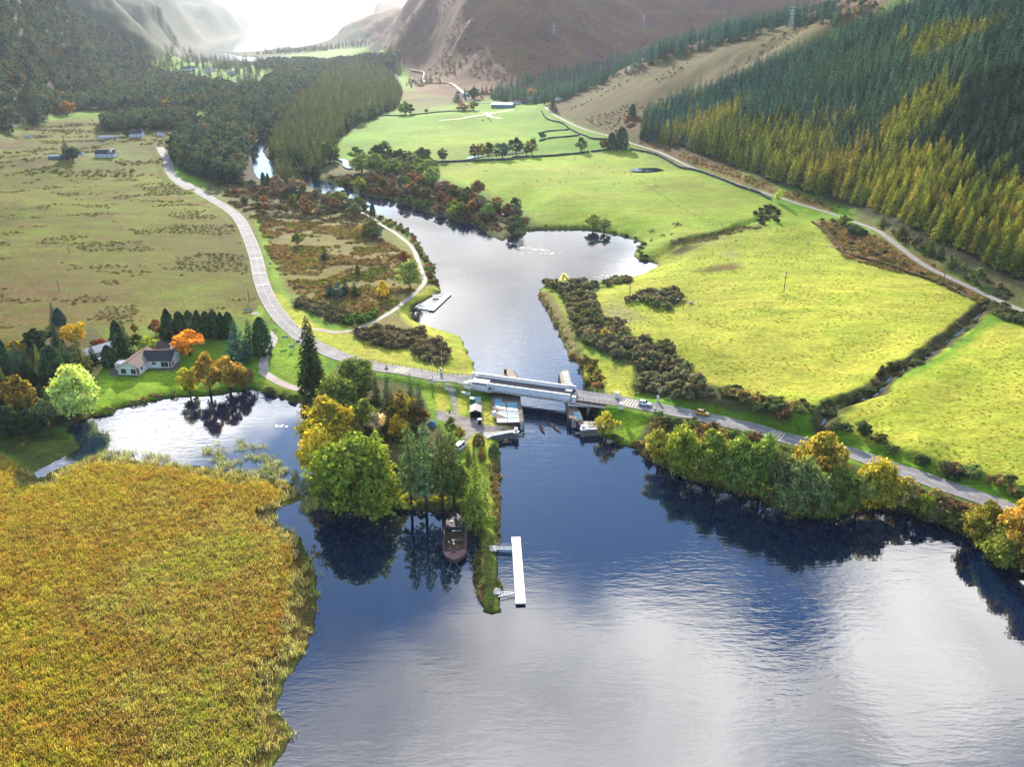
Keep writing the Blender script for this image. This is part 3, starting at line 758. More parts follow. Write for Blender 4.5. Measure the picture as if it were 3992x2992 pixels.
zone('yard', K(1700, 1350, [(85, 400), (130, 470), (160, 560), (190, 700), (150, 720), (0, 690), (0, 790), (180, 840), (290, 890), (300, 960), (280, 1080), (330, 1080), (400, 940), (560, 950), (700, 900), (870, 870), (870, 840), (500, 850), (480, 780), (380, 770), (300, 760), (235, 730), (220, 600), (200, 480), (130, 390)], 2.7638), .8)
zone('grass', K(1700, 1350, [(500, 600), (600, 600), (640, 830), (870, 850), (870, 880), (500, 850)], 2.7638), .6)
zone('grass', K(1700, 1350, [(400, 950), (550, 940), (600, 960), (640, 1060), (590, 1120), (570, 1300), (640, 1658), (560, 1700), (540, 1300), (420, 1100), (290, 1180), (270, 1100)], 2.7638), .8)
zone('verge', K(1000, 1400, [(1790, 860), (1960, 700), (2020, 780), (2040, 900), (2060, 1100), (2100, 1300), (2090, 1658), (1950, 1658), (1900, 1300), (1800, 1100)]), 1)
zone('verge', K(1000, 1900, [(1580, 250), (1740, 150), (1750, 500), (1755, 820), (1735, 895), (1640, 895), (1590, 700)], 1.8425), 1.5)
zone('marshd', K(1000, 1900, [(1640, 330), (1720, 330), (1725, 820), (1700, 900), (1650, 880), (1620, 600)], 1.8425), 1)
# right bank of the canal
zone('verge', K(2000, 700, [(225, 950), (330, 930), (420, 1010), (500, 1200), (600, 1400), (800, 1560), (1050, 1700), (600, 1760), (430, 1420), (290, 1140)]), 2)
zone('heath', K(2000, 700, [(212, 985), (300, 960), (400, 1080), (480, 1230), (560, 1380), (600, 1500), (640, 1658), (560, 1658), (430, 1420), (290, 1140)]), 2)
zone('scrub', K(2000, 700, [(280, 900), (520, 885), (740, 910), (650, 960), (720, 1120), (740, 1180), (880, 1230), (970, 1310), (1000, 1390), (1380, 1440), (1490, 1658), (1050, 1658), (820, 1540), (640, 1440), (540, 1290), (450, 1080), (370, 960)]), 1.5)
zone('grass', K(2000, 1400, [(600, 0), (760, 20), (900, 60), (1060, 60), (1010, 240), (1040, 300), (1050, 350), (800, 300), (700, 250), (620, 200)]), 1.5)
zone('scrub', K(2000, 1400, [(1050, 0), (1450, 0), (1550, 170), (1690, 220), (2050, 300), (2400, 380), (2400, 560), (2050, 480), (1700, 400), (1400, 350), (1040, 290)]), 1.5)
zone('lawn', K(2000, 1400, [(880, 500), (1090, 450), (1180, 480), (1220, 560), (1160, 650), (1050, 720), (930, 730), (880, 640), (950, 560)]), 1)
zone('scrub', K(2000, 1400, [(1180, 500), (1300, 500), (1700, 560), (2211, 680), (2600, 850), (3200, 950), (3700, 1160), (4200, 1300), (4600, 1700), (4400, 1800), (3200, 1350), (2211, 1250), (1400, 990), (1150, 860), (1050, 760)]), 2)
zone('marsh', D((-600, 940), (0, 985), (80, 1032), (75, 1060), (40, 1100), (-600, 1200)), 4)
zone('marshd', D((-600, 930), (0, 935), (100, 930), (165, 950), (165, 985), (110, 1005), (75, 1025), (0, 975), (-600, 960)), 2)
zone('reedbase', REED, 3)
zone('scrub', D((-900, 760), (0, 730), (60, 740), (200, 700), (230, 740), (215, 800), (190, 900), (150, 930), (0, 940), (-900, 960)), 3)
# painter's algorithm on a wobbling edge
wob = (fbm(P2[:, 0] / 7, P2[:, 1] / 7, 3) - .5)
nv = len(P2)
colA = np.zeros((nv, 4), np.float32); colB = np.zeros((nv, 4), np.float32)
def setc(cls):
 a, b, s, m = CLS[cls]
 return np.array([*a, s]), np.array([*b, 1.0 / m])
a0, b0 = setc('farfield'); colA[:] = a0; colB[:] = b0
a0, b0 = setc('leftslope'); mm = P2[:, 1] > 2600; colA[mm] = a0; colB[mm] = b0
pxm = F / np.maximum(DIST, 60)           # picture pixels per metre
for cls, poly, fe in zones:
 lo, hi = poly.min(0) - 60, poly.max(0) + 60
 m = np.where((PX > lo[0]) & (PX < hi[0]) & (PY > lo[1]) & (PY < hi[1]))[0]
 if not len(m): continue
 P = PIX[m]
 ins = inside(P, poly)
 d, _, _ = seg_dist(P, poly, True)
 dmz = np.where(ins, d, -d) / pxm[m] * 1.6
 w = smooth(0.5 + (dmz + wob[m] * fe * 1.2) / (2 * fe))
 a, b = setc(cls)
 colA[m] = colA[m] * (1 - w[:, None]) + a * w[:, None]
 colB[m] = colB[m] * (1 - w[:, None]) + b * w[:, None]
# muddy rim at the water's edge
w = (1 - smooth(SD / np.where(DIST < 900, 1.0, 3.0)))[:, None]
w[SD > 50] = 0
a, b = setc('mud')
colA = colA * (1 - w) + a * w; colB = colB * (1 - w) + b * w
# burn bed
for line, wd, cl in ((BURNW, 2.8, 'ditch'),):
 d, _, _ = seg_dist(P2[near], line[:, :2])
 w = (1 - smooth((d - wd + 4 * wob[near]) / 2.5))[:, None]
 a, b = setc(cl); colA[near] = colA[near] * (1 - w) + a * w; colB[near] = colB[near] * (1 - w) + b * w
def ground_mat():
 m, nt, out = new_mat('ground_cover')
 N, L = nt.nodes.new, nt.links.new
 A = N('ShaderNodeAttribute'); A.attribute_name = 'cover_a'
 B = N('ShaderNodeAttribute'); B.attribute_name = 'cover_b'
 geo = N('ShaderNodeNewGeometry')
 sc = N('ShaderNodeVectorMath'); sc.operation = 'SCALE'
 L(geo.outputs['Position'], sc.inputs[0]); L(B.outputs['Alpha'], sc.inputs['Scale'])
 mp = N('ShaderNodeMapping'); mp.inputs['Scale'].default_value = (0.62, 1.35, 1.0)
 mp.inputs['Rotation'].default_value = (0, 0, 0.22)
 # size of mottle is quantised by three fixed scales so that it never smears
 def nz(scale, det, dist=0.4):
  n = N('ShaderNodeTexNoise'); n.inputs['Scale'].default_value = scale
  n.inputs['Detail'].default_value = det; n.inputs['Roughness'].default_value = 0.62
  n.inputs['Distortion'].default_value = dist
  L(mp.outputs[0], n.inputs['Vector'])
  return n.outputs[0]
 L(geo.outputs['Position'], mp.inputs['Vector'])
 n_s, n_m, n_l = nz(0.22, 6), nz(0.075, 7), nz(0.022, 7)
 def mr(v, a, b, c=0.0, d=1.0, typ='LINEAR'):
  r = N('ShaderNodeMapRange'); r.interpolation_type = typ
  if isinstance(v, float): r.inputs[0].default_value = v
  else: L(v, r.inputs[0])
  for i, q in enumerate((a, b, c, d)):
   if isinstance(q, (int, float)): r.inputs[i + 1].default_value = q
   else: L(q, r.inputs[i + 1])
  return r.outputs[0]
 def mixf(f, a, b):
  x = N('ShaderNodeMix'); x.data_type = 'FLOAT'
  L(f, x.inputs['Factor']); L(a, x.inputs[2]); L(b, x.inputs[3]); return x.outputs[0]
 f1 = mr(B.outputs['Alpha'], 0.03, 0.09)
 f2 = mr(B.outputs['Alpha'], 0.12, 0.25)
 nn = mixf(f2, mixf(f1, n_l, n_m), n_s)
 # sharpness
 wdt = mr(A.outputs['Alpha'], 0.0, 1.0, 0.32, 0.03)
 lo = N('ShaderNodeMath'); lo.operation = 'SUBTRACT'; lo.inputs[0].default_value = 0.51; L(wdt, lo.inputs[1])
 hi = N('ShaderNodeMath'); hi.operation = 'ADD'; hi.inputs[0].default_value = 0.51; L(wdt, hi.inputs[1])
 fac = mr(nn, lo.outputs[0], hi.outputs[0], 0.0, 1.0, 'SMOOTHSTEP')
 mx = N('ShaderNodeMix'); mx.data_type = 'RGBA'
 L(fac, mx.inputs['Factor']); L(A.outputs['Color'], mx.inputs[6]); L(B.outputs['Color'], mx.inputs[7])
 # blades: fine light-dark grain of the plants themselves
 g = N('ShaderNodeTexNoise'); g.inputs['Scale'].default_value = 0.75; g.inputs['Detail'].default_value = 5
 g.inputs['Roughness'].default_value = 0.8
 mp2 = N('ShaderNodeMapping'); mp2.inputs['Scale'].default_value = (0.8, 1.6, 1)
 L(geo.outputs['Position'], mp2.inputs['Vector']); L(mp2.outputs[0], g.inputs['Vector'])
 gm = mr(g.outputs[0], 0.34, 0.68, 0.50, 1.42)
 g2 = N('ShaderNodeTexNoise'); g2.inputs['Scale'].default_value = 0.011; g2.inputs['Detail'].default_value = 4
 L(geo.outputs['Position'], g2.inputs['Vector'])
 gm2 = mr(g2.outputs[0], 0.3, 0.7, 0.72, 1.24)
 g3 = N('ShaderNodeTexNoise'); g3.inputs['Scale'].default_value = 0.14; g3.inputs['Detail'].default_value = 6; g3.inputs['Roughness'].default_value = .75
 L(mp.outputs[0], g3.inputs['Vector'])
 gm3 = mr(g3.outputs[0], 0.32, 0.68, 0.74, 1.24)
 m3 = N('ShaderNodeMath'); m3.operation = 'MULTIPLY'; L(gm2, m3.inputs[0]); L(gm3, m3.inputs[1]); gm2 = m3.outputs[0]
 mu = N('ShaderNodeMath'); mu.operation = 'MULTIPLY'; L(gm, mu.inputs[0]); L(gm2, mu.inputs[1])
 vs = N('ShaderNodeVectorMath'); vs.operation = 'SCALE'
 L(mx.outputs[2], vs.inputs[0]); L(mu.outputs[0], vs.inputs['Scale'])
 b = N('ShaderNodeBsdfPrincipled')
 L(vs.outputs[0], b.inputs['Base Color'])
 b.inputs['Roughness'].default_value = 0.9
 b.inputs['Specular IOR Level'].default_value = 0.12
 b.inputs['Specular IOR Level'].default_value = 0.05
 bp = N('ShaderNodeBump'); bp.inputs['Strength'].default_value = 0.9; bp.inputs['Distance'].default_value = 0.35
 sm = N('ShaderNodeMath'); sm.operation = 'MULTIPLY_ADD'; L(nn, sm.inputs[0]); sm.inputs[1].default_value = 1.6; L(g.outputs[0], sm.inputs[2])
 L(sm.outputs[0], bp.inputs['Height']); L(bp.outputs[0], b.inputs['Normal'])
 L(b.outputs[0], out.inputs[0])
 return m
gi = np.arange(nr * nc).reshape(nr, nc)
quads = np.stack([gi[:-1, :-1], gi[:-1, 1:], gi[1:, 1:], gi[1:, :-1]], -1).reshape(-1, 4)
hq = Hh[quads].max(1)
quads = quads[hq > -2.9]
used = np.unique(quads)
remap = np.zeros(nv, int); remap[used] = np.arange(len(used))
V3 = np.stack([P2[:, 0], P2[:, 1], Hh], -1)[used]
me = quick_mesh('ground', V3, remap[quads], [ground_mat()])
for nm, arr in (('cover_a', colA), ('cover_b', colB)):
 at = me.attributes.new(nm, 'FLOAT_COLOR', 'POINT')
 at.data.foreach_set('color', np.ascontiguousarray(arr[used], dtype=np.float32).ravel())
me.polygons.foreach_set('use_smooth', np.ones(len(me.polygons), bool))
ground = link(bpy.data.objects.new('ground', me)); tag(ground, kind='structure')
# ================================================================== WATER
def water_mat():
 m, nt, out = new_mat('loch_water')
 N, L = nt.nodes.new, nt.links.new
 b = N('ShaderNodeBsdfPrincipled')
 b.inputs['Base Color'].default_value = (0.003, 0.012, 0.035, 1)
 b.inputs['Roughness'].default_value = 0.03
 b.inputs['IOR'].default_value = 1.85
 geo = N('ShaderNodeNewGeometry')
 def nz(scale, stretch, det, rot=0.0, dist=0.0):
  mp = N('ShaderNodeMapping'); mp.inputs['Scale'].default_value = stretch
  mp.inputs['Rotation'].default_value = (0, 0, rot)
  L(geo.outputs['Position'], mp.inputs['Vector'])
  n = N('ShaderNodeTexNoise'); n.inputs['Scale'].default_value = scale
  n.inputs['Detail'].default_value = det; n.inputs['Roughness'].default_value = 0.5
  n.inputs['Distortion'].default_value = dist
  L(mp.outputs[0], n.inputs['Vector']); return n.outputs[0]
 def mth(op, a, b_):
  x = N('ShaderNodeMath'); x.operation = op
  for i, v in enumerate((a, b_)):
   if isinstance(v, (int, float)): x.inputs[i].default_value = v
   else: L(v, x.inputs[i])
  return x.outputs[0]
 swell = nz(0.30, (0.45, 1.5, 1), 2, -0.12, 0.4)
 rip = nz(0.85, (0.5, 1.5, 1), 2, 0.15, 0.4)
 fine = nz(1.7, (0.8, 1.5, 1), 2, -0.3)
 # gusts: where the surface is ruffled and where it is calm
 gust = nz(0.012, (1, 1, 1), 3, 0.5, 0.4)
 gm = N('ShaderNodeMapRange'); gm.interpolation_type = 'SMOOTHSTEP'
 L(gust, gm.inputs[0]); gm.inputs[1].default_value = 0.36; gm.inputs[2].default_value = 0.62
 gm.inputs[3].default_value = 0.16; gm.inputs[4].default_value = 1.0
 # sheltered water lies still close to the wooded spit and in the pool
 sep = N('ShaderNodeSeparateXYZ'); L(geo.outputs['Position'], sep.inputs[0])
 dx = mth('DIVIDE', mth('SUBTRACT', sep.outputs[0], -50.0), 48.0)
 dy = mth('DIVIDE', mth('SUBTRACT', sep.outputs[1], 205.0), 62.0)
 r2 = mth('ADD', mth('MULTIPLY', dx, dx), mth('MULTIPLY', dy, dy))
 sh = N('ShaderNodeMapRange'); sh.interpolation_type = 'SMOOTHSTEP'
 L(r2, sh.inputs[0]); sh.inputs[1].default_value = 0.55; sh.inputs[2].default_value = 1.5
 sh.inputs[3].default_value = 0.10; sh.inputs[4].default_value = 1.0
 amp = mth('MULTIPLY', gm.outputs[0], sh.outputs[0])
 h = mth('ADD', mth('MULTIPLY', swell, 0.5), mth('ADD', mth('MULTIPLY', rip, 0.26), mth('MULTIPLY', fine, 0.035)))
 h = mth('MULTIPLY', h, amp)
 bp = N('ShaderNodeBump'); bp.inputs['Strength'].default_value = 1.0; bp.inputs['Distance'].default_value = 0.10
 L(h, bp.inputs['Height']); L(bp.outputs[0], b.inputs['Normal'])
 L(b.outputs[0], out.inputs[0])
 return m
wm = water_mat()
wme = bpy.data.meshes.new('water')
S = 46000
wme.from_pydata([(-S, -3000, 0), (S, -3000, 0), (S, S, 0), (-S, S, 0)], [], [(0, 1, 2, 3)])
wme.materials.append(wm)
water = link(bpy.data.objects.new('water', wme)); tag(water, kind='structure')
# ================================================================== ROADS, PATHS
def strip(line, width, dz, offs=0.0, crossn=2):
 d = np.gradient(line[:, :2], axis=0); d /= np.linalg.norm(d, axis=1)[:, None] + 1e-9
 nrm_ = np.stack([d[:, 1], -d[:, 0]], -1)
 V = []
 for k in range(crossn + 1):
  o = offs + (k / crossn - .5) * width
  q = line[:, :2] + nrm_ * (o[:, None] if hasattr(o, '__len__') else o)
  V.append(np.column_stack([q, line[:, 2] + dz]))
 V = np.stack(V, 1).reshape(-1, 3)
 n = len(line); c = crossn + 1
 idx = np.arange(n * c).reshape(n, c)
 Q = np.stack([idx[:-1, :-1], idx[1:, :-1], idx[1:, 1:], idx[:-1, 1:]], -1).reshape(-1, 4)
 return V, Q
def surf_mat(name, c1, c2, scale=1.5, stretch=(1, 1, 1), rough=.85, patch=0.18):
 if name in MATS: return MATS[name]
 m, nt, out = new_mat(name)
 N, L = nt.nodes.new, nt.links.new
 geo = N('ShaderNodeNewGeometry'); b = N('ShaderNodeBsdfPrincipled')
 mp = N('ShaderNodeMapping'); mp.inputs['Scale'].default_value = stretch; L(geo.outputs['Position'], mp.inputs['Vector'])
 n = N('ShaderNodeTexNoise'); n.inputs['Scale'].default_value = scale; n.inputs['Detail'].default_value = 8; n.inputs['Roughness'].default_value = .7
 L(mp.outputs[0], n.inputs['Vector'])
 n2 = N('ShaderNodeTexNoise'); n2.inputs['Scale'].default_value = patch; n2.inputs['Detail'].default_value = 3
 L(mp.outputs[0], n2.inputs['Vector'])
 ad = N('ShaderNodeMath'); ad.operation = 'ADD'; L(n.outputs[0], ad.inputs[0]); L(n2.outputs[0], ad.inputs[1])
 mr = N('ShaderNodeMapRange'); L(ad.outputs[0], mr.inputs[0]); mr.inputs[1].default_value = .75; mr.inputs[2].default_value = 1.25
 mx = N('ShaderNodeMix'); mx.data_type = 'RGBA'; L(mr.outputs[0], mx.inputs['Factor'])
 mx.inputs[6].default_value = (*c1, 1); mx.inputs[7].default_value = (*c2, 1)
 L(mx.outputs[2], b.inputs['Base Color']); b.inputs['Roughness'].default_value = rough
 b.inputs['Specular IOR Level'].default_value = .3
 bp = N('ShaderNodeBump'); bp.inputs['Distance'].default_value = .03; L(n.outputs[0], bp.inputs['Height']); L(bp.outputs[0], b.inputs['Normal'])
 L(b.outputs[0], out.inputs[0]); MATS[name] = m
 return m
asphalt = surf_mat('road_asphalt', (.13, .125, .125), (.25, .235, .225), 1.2)
asphalt_dark = surf_mat('deck_asphalt', (.075, .07, .075), (.12, .11, .115), 1.2)
trackm = surf_mat('track_tarmac', (.17, .155, .145), (.25, .225, .20), 1.2)
gravel = surf_mat('path_gravel', (.27, .215, .18), (.40, .34, .30), 2.5)
paint_w = surf_mat('road_paint', (.30, .29, .27), (.56, .54, .50), 1.2, patch=.6)
paint_y = surf_mat('ramp_paint', (.62, .52, .33), (.74, .64, .44), 3)
def strip_obj(name, line, width, dz, mat, kind='structure', **k):
 V, Q = strip(line, width, dz, **k)
 o = link(bpy.data.objects.new(name, quick_mesh(name, V, Q, [mat])))
 if kind: tag(o, kind=kind)
 return o
WID = np.interp(np.arange(len(RA)), [0, len(RA) * .35, len(RA) * .5, len(RA)], [5.6, 6.2, 7.6, 6.6])
roadA = strip_obj('main_road', RA, 7.0, .02, asphalt)
roadB = strip_obj('main_road', RB, 7.0, .02, asphalt)
strip_obj('hill_road', RT, 3.6, .02, trackm)
strip_obj('canal_path', PTW, 2.3, -.05, gravel)
strip_obj('driveway', DRW, 3.4, -.05, gravel)
strip_obj('side_road', resample(LNW, 2), 6.0, .02, asphalt)
# painted lines: one mesh for each kind of line on each stretch
def cum(line): return np.r_[0, np.cumsum(np.hypot(*np.diff(line[:, :2], axis=0).T))]
def sub(line, s0, s1, step=1.5):
 d = cum(line); t = np.linspace(s0, s1, max(2, int((s1 - s0) / step)))
 return np.stack([np.interp(t, d, line[:, i]) for i in range(3)], -1)
def dashes(name, line, dash, gap, w, mat, s0=0, s1=None, offs=0.0, parent=None):
 d = cum(line); s1 = s1 or d[-1]
 Vs, Qs, n = [], [], 0
 s = s0
 while s < s1 - dash:
  V, Q = strip(sub(line, s, s + dash), w, .045, offs=offs, crossn=1)
  Vs.append(V); Qs.append(Q + n); n += len(V); s += dash + gap
 o = link(bpy.data.objects.new(name, quick_mesh(name, np.concatenate(Vs), np.concatenate(Qs), [mat])))
 o.parent = parent; o['kind'] = 'stuff' if parent is not None else 'structure'
 return o
dA, dB = cum(RA)[-1], cum(RB)[-1]
dashes('centre_dashes', RA, 4, 2.2, .24, paint_w, 60, dA - 6, parent=roadA)
dashes('centre_dashes', RB, 5, 3.2, .24, paint_w, 4, dB, parent=roadB)
dashes('edge_line', RA, 60, 0.0, .2, paint_w, 30, dA - 4, offs=3.2, parent=roadA)
dashes('edge_line', RA, 60, 0.0, .2, paint_w, 30, dA - 4, offs=-3.2, parent=roadA)
dashes('edge_line', RB, 30, 0.0, .2, paint_w, 10, dB, offs=-3.2, parent=roadB)
dashes('edge_line', RB, 30, 0.0, .2, paint_w, 10, dB, offs=3.2, parent=roadB)
dashes('centre_dashes', RT, 2.5, 5, .2, paint_w, 120, 210).name = 'track_dashes'
def rumble(line, s, parent, n=5, span=4.4):
 """cream bars painted along the lane before the bridge"""
 for k in range(n):
  V, Q = strip(sub(line, s + k * 1.0, s + k * 1.0 + .35, .35), 5.4, .05, crossn=1)
  o = link(bpy.data.objects.new('painted_bar', quick_mesh('painted_bar', V, Q, [paint_y]))); o.parent = parent
def dist_on(line, pix, z):
 p = onplane(pix[0], pix[1], z)[:2]
 d, i, t = seg_dist(p[None], line[:, :2]); c = cum(line)
 return float(c[i[0]] + t[0] * (c[i[0] + 1] - c[i[0]]))
rumble(RB, dist_on(RB, K(2000, 1400, [(1010, 395)])[0], 4.8) - 2.2, roadB)
rumble(RB, dist_on(RB, K(2992, 1400, [(90, 640)])[0], 4.8) - 2.2, roadB)
rumble(RA, dist_on(RA, K(1000, 1400, [(1230, 100)])[0], 4.5) - 2.2, roadA)
for q in [(70, 640), (85, 700), (100, 250)]: pass
for (ox, oy, x, y) in ((1000, 700, 60, 905), (1000, 700, 38, 805), (0, 700, 2085, 400), (0, 700, 2190, 680)):
 s = dist_on(RA, K(ox, oy, [(x, y)])[0], 3.6)
 V, Q = strip(sub(RA, s, s + 1.6, .8), 6.2, .042, crossn=1)
 o = link(bpy.data.objects.new('pale_patch', quick_mesh('pale_patch', V, Q, [surf_mat('pale_patch', (.36, .33, .29), (.44, .41, .37), 2)]))); o.parent = roadA
# small pool in the far field, and slivers of the burn that glint behind the trees
def pool(name, pix, dz=.12, mat=None):
 g = G(pix[:, 0], pix[:, 1]); z = np.median(g[:, 2]) + dz
 V = onplane(pix[:, 0], pix[:, 1], z)
 me_ = bpy.data.meshes.new(name); me_.from_pydata([tuple(map(float, q)) for q in V], [], [tuple(range(len(V)))]); me_.materials.append(mat or wm)
 return tag(link(bpy.data.objects.new(name, me_)), kind='structure')
pool('field_pool', D((1356, 366), (1375, 363.5), (1400, 362.5), (1430, 363), (1447, 366), (1430, 370), (1400, 372), (1375, 370)), .5)
STR = [D((1150, 326), (1108, 332), (1090, 335), (1060, 337), (1030, 340), (1010, 344)), D((1042, 439), (1062, 446), (1082, 455), (1094, 468), (1104, 482)), D((690, 351), (707, 357), (727, 345), (740, 347), (750, 362), (760, 366)), D((560, 312), (575, 300))]
for p in STR[:3]:
 g = G(p[:, 0], p[:, 1]); g[:, 2] += .9
 strip_obj('stream', resample(g, 4), 5.0, 0, wm)
g = BURNW.copy(); g = resample(g, 2.0); g[:, 2] = np.maximum(hgt(g[:, 0], g[:, 1]), .3) + .1
strip_obj('burn', g, .7, 0, wm)
# fields' farm track marks: pale worn lines
g = settle(G(*(lambda p: (p[:, 0], p[:, 1]))(K(1000, 0, [(1570, 1040), (1700, 1030), (1900, 1000), (2060, 970), (2211, 945)]))), 2)
strip_obj('worn_track', g, 7, .25, surf_mat('worn_grass', (.30, .27, .13), (.35, .32, .18), .4))
g = settle(G(*(lambda p: (p[:, 0], p[:, 1]))(K(1000, 0, [(1850, 960), (1960, 970), (2030, 1010), (2110, 1025)]))), 2)
strip_obj('worn_track', g, 7, .27, MATS['worn_grass'])
g = settle(G(*(lambda p: (p[:, 0], p[:, 1]))(K(1000, 0, [(1340, 595), (1440, 620), (1440, 680), (1560, 715), (1680, 720), (1760, 780), (1830, 850), (1950, 885), (2100, 880)]))), 2)
strip_obj('far_track', g, 6, .5, trackm)
# ================================================================== VEGETATION PROTOTYPES
def foliage_mat(name, mode='object', ramp=None, trans=.45, vary=1.0):
 m, nt, out = new_mat(name)
 N, L = nt.nodes.new, nt.links.new
 oi = N('ShaderNodeObjectInfo'); geo = N('ShaderNodeNewGeometry')
 if mode == 'object':
  base = oi.outputs['Color']
 else:
  cr = N('ShaderNodeValToRGB'); cr.color_ramp.interpolation = 'LINEAR'
  el = cr.color_ramp.elements
  while len(el) > 1: el.remove(el[-1])
  el[0].position = 0; el[0].color = (*ramp[0], 1)
  for i, c in enumerate(ramp[1:]):
   e = el.new((i + 1) / (len(ramp) - 1)); e.color = (*c, 1)
  if mode == 'random':
   L(oi.outputs['Random'], cr.inputs[0])
  else:   # stands of one kind together: large noise in the place plus a little chance
   nz = N('ShaderNodeTexNoise'); nz.inputs['Scale'].default_value = mode; nz.inputs['Detail'].default_value = 2
   L(oi.outputs['Location'], nz.inputs['Vector'])
   mr0 = N('ShaderNodeMapRange'); L(nz.outputs[0], mr0.inputs[0]); mr0.inputs[1].default_value = .36; mr0.inputs[2].default_value = .64
   ma = N('ShaderNodeMath'); ma.operation = 'MULTIPLY_ADD'; L(oi.outputs['Random'], ma.inputs[0]); ma.inputs[1].default_value = .3
   mb = N('ShaderNodeMath'); mb.operation = 'MULTIPLY'; L(mr0.outputs[0], mb.inputs[0]); mb.inputs[1].default_value = .75
   L(mb.outputs[0], ma.inputs[2]); L(ma.outputs[0], cr.inputs[0])
  base = cr.outputs[0]
 # each leaf spray is a little lighter, darker or yellower than the next
 mr = N('ShaderNodeMapRange'); L(geo.outputs['Random Per Island'], mr.inputs[0])
 mr.inputs[3].default_value = 1 - .45 * vary; mr.inputs[4].default_value = 1 + .5 * vary
 rb = N('ShaderNodeMapRange'); L(oi.outputs['Random'], rb.inputs[0]); rb.inputs[3].default_value = 1 - .38 * vary; rb.inputs[4].default_value = 1 + .42 * vary
 cn = N('ShaderNodeTexNoise'); cn.inputs['Scale'].default_value = .55; cn.inputs['Detail'].default_value = 2; L(geo.outputs['Position'], cn.inputs['Vector'])
 cr_ = N('ShaderNodeMapRange'); L(cn.outputs[0], cr_.inputs[0]); cr_.inputs[1].default_value = .34; cr_.inputs[2].default_value = .66; cr_.inputs[3].default_value = 1 - .4 * vary; cr_.inputs[4].default_value = 1 + .45 * vary
 q1 = N('ShaderNodeMath'); q1.operation = 'MULTIPLY'; L(mr.outputs[0], q1.inputs[0]); L(rb.outputs[0], q1.inputs[1])
 q2 = N('ShaderNodeMath'); q2.operation = 'MULTIPLY'; L(q1.outputs[0], q2.inputs[0]); L(cr_.outputs[0], q2.inputs[1])
 vs = N('ShaderNodeVectorMath'); vs.operation = 'SCALE'; L(base, vs.inputs[0]); L(q2.outputs[0], vs.inputs['Scale'])
 hs = N('ShaderNodeHueSaturation'); L(vs.outputs[0], hs.inputs['Color'])
 nz2 = N('ShaderNodeTexNoise'); nz2.inputs['Scale'].default_value = .35; L(geo.outputs['Position'], nz2.inputs['Vector'])
 mh = N('ShaderNodeMapRange'); L(nz2.outputs[0], mh.inputs[0]); mh.inputs[1].default_value = .3; mh.inputs[2].default_value = .7
 mh.inputs[3].default_value = .475; mh.inputs[4].default_value = .525; L(mh.outputs[0], hs.inputs['Hue'])
 d = N('ShaderNodeBsdfDiffuse'); t = N('ShaderNodeBsdfTranslucent'); mx = N('ShaderNodeMixShader')
 L(hs.outputs[0], d.inputs[0])
 ty = N('ShaderNodeMix'); ty.data_type = 'RGBA'; ty.blend_type = 'MULTIPLY'; ty.inputs['Factor'].default_value = 1
 L(hs.outputs[0], ty.inputs[6]); ty.inputs[7].default_value = (1.35, 1.3, .7, 1)
 L(ty.outputs[2], t.inputs[0])
 mx.inputs[0].default_value = trans
 L(d.outputs[0], mx.inputs[1]); L(t.outputs[0], mx.inputs[2]); L(mx.outputs[0], out.inputs[0])
 return m
leafm = foliage_mat('foliage')
barkm = simple('bark', (.075, .055, .042), .95, var=.3, scale=2, bump=.05)
barkp = simple('bark_pale', (.22, .20, .17), .95, var=.3, scale=2, bump=.05)
def quads_at(P, Nn, size, r, squash=1.0, align=0.6):
 """one leaf-spray quad at each point, roughly facing Nn"""
 n = len(P)
 rnd = r.normal(size=(n, 3)); rnd /= np.linalg.norm(rnd, axis=1)[:, None]
 nn = Nn * align + rnd * (1 - align); nn /= np.linalg.norm(nn, axis=1)[:, None] + 1e-9
 t = np.cross(nn, r.normal(size=(n, 3))); t /= np.linalg.norm(t, axis=1)[:, None] + 1e-9
 b = np.cross(nn, t)
 s = (size * r.uniform(.6, 1.25, n))[:, None] * .5 if not hasattr(size, '__len__') else (size * r.uniform(.7, 1.2, n))[:, None] * .5
 sq = squash
 V = np.stack([P - t * s - b * s * sq, P + t * s * .8 - b * s * sq * .7, P + t * s + b * s * sq, P - t * s * .7 + b * s * sq * .9], 1).reshape(-1, 3)
 Q = np.arange(n * 4).reshape(n, 4)
 return V, Q
def sph(n, r):
 v = r.normal(size=(n, 3)); return v / np.linalg.norm(v, axis=1)[:, None]
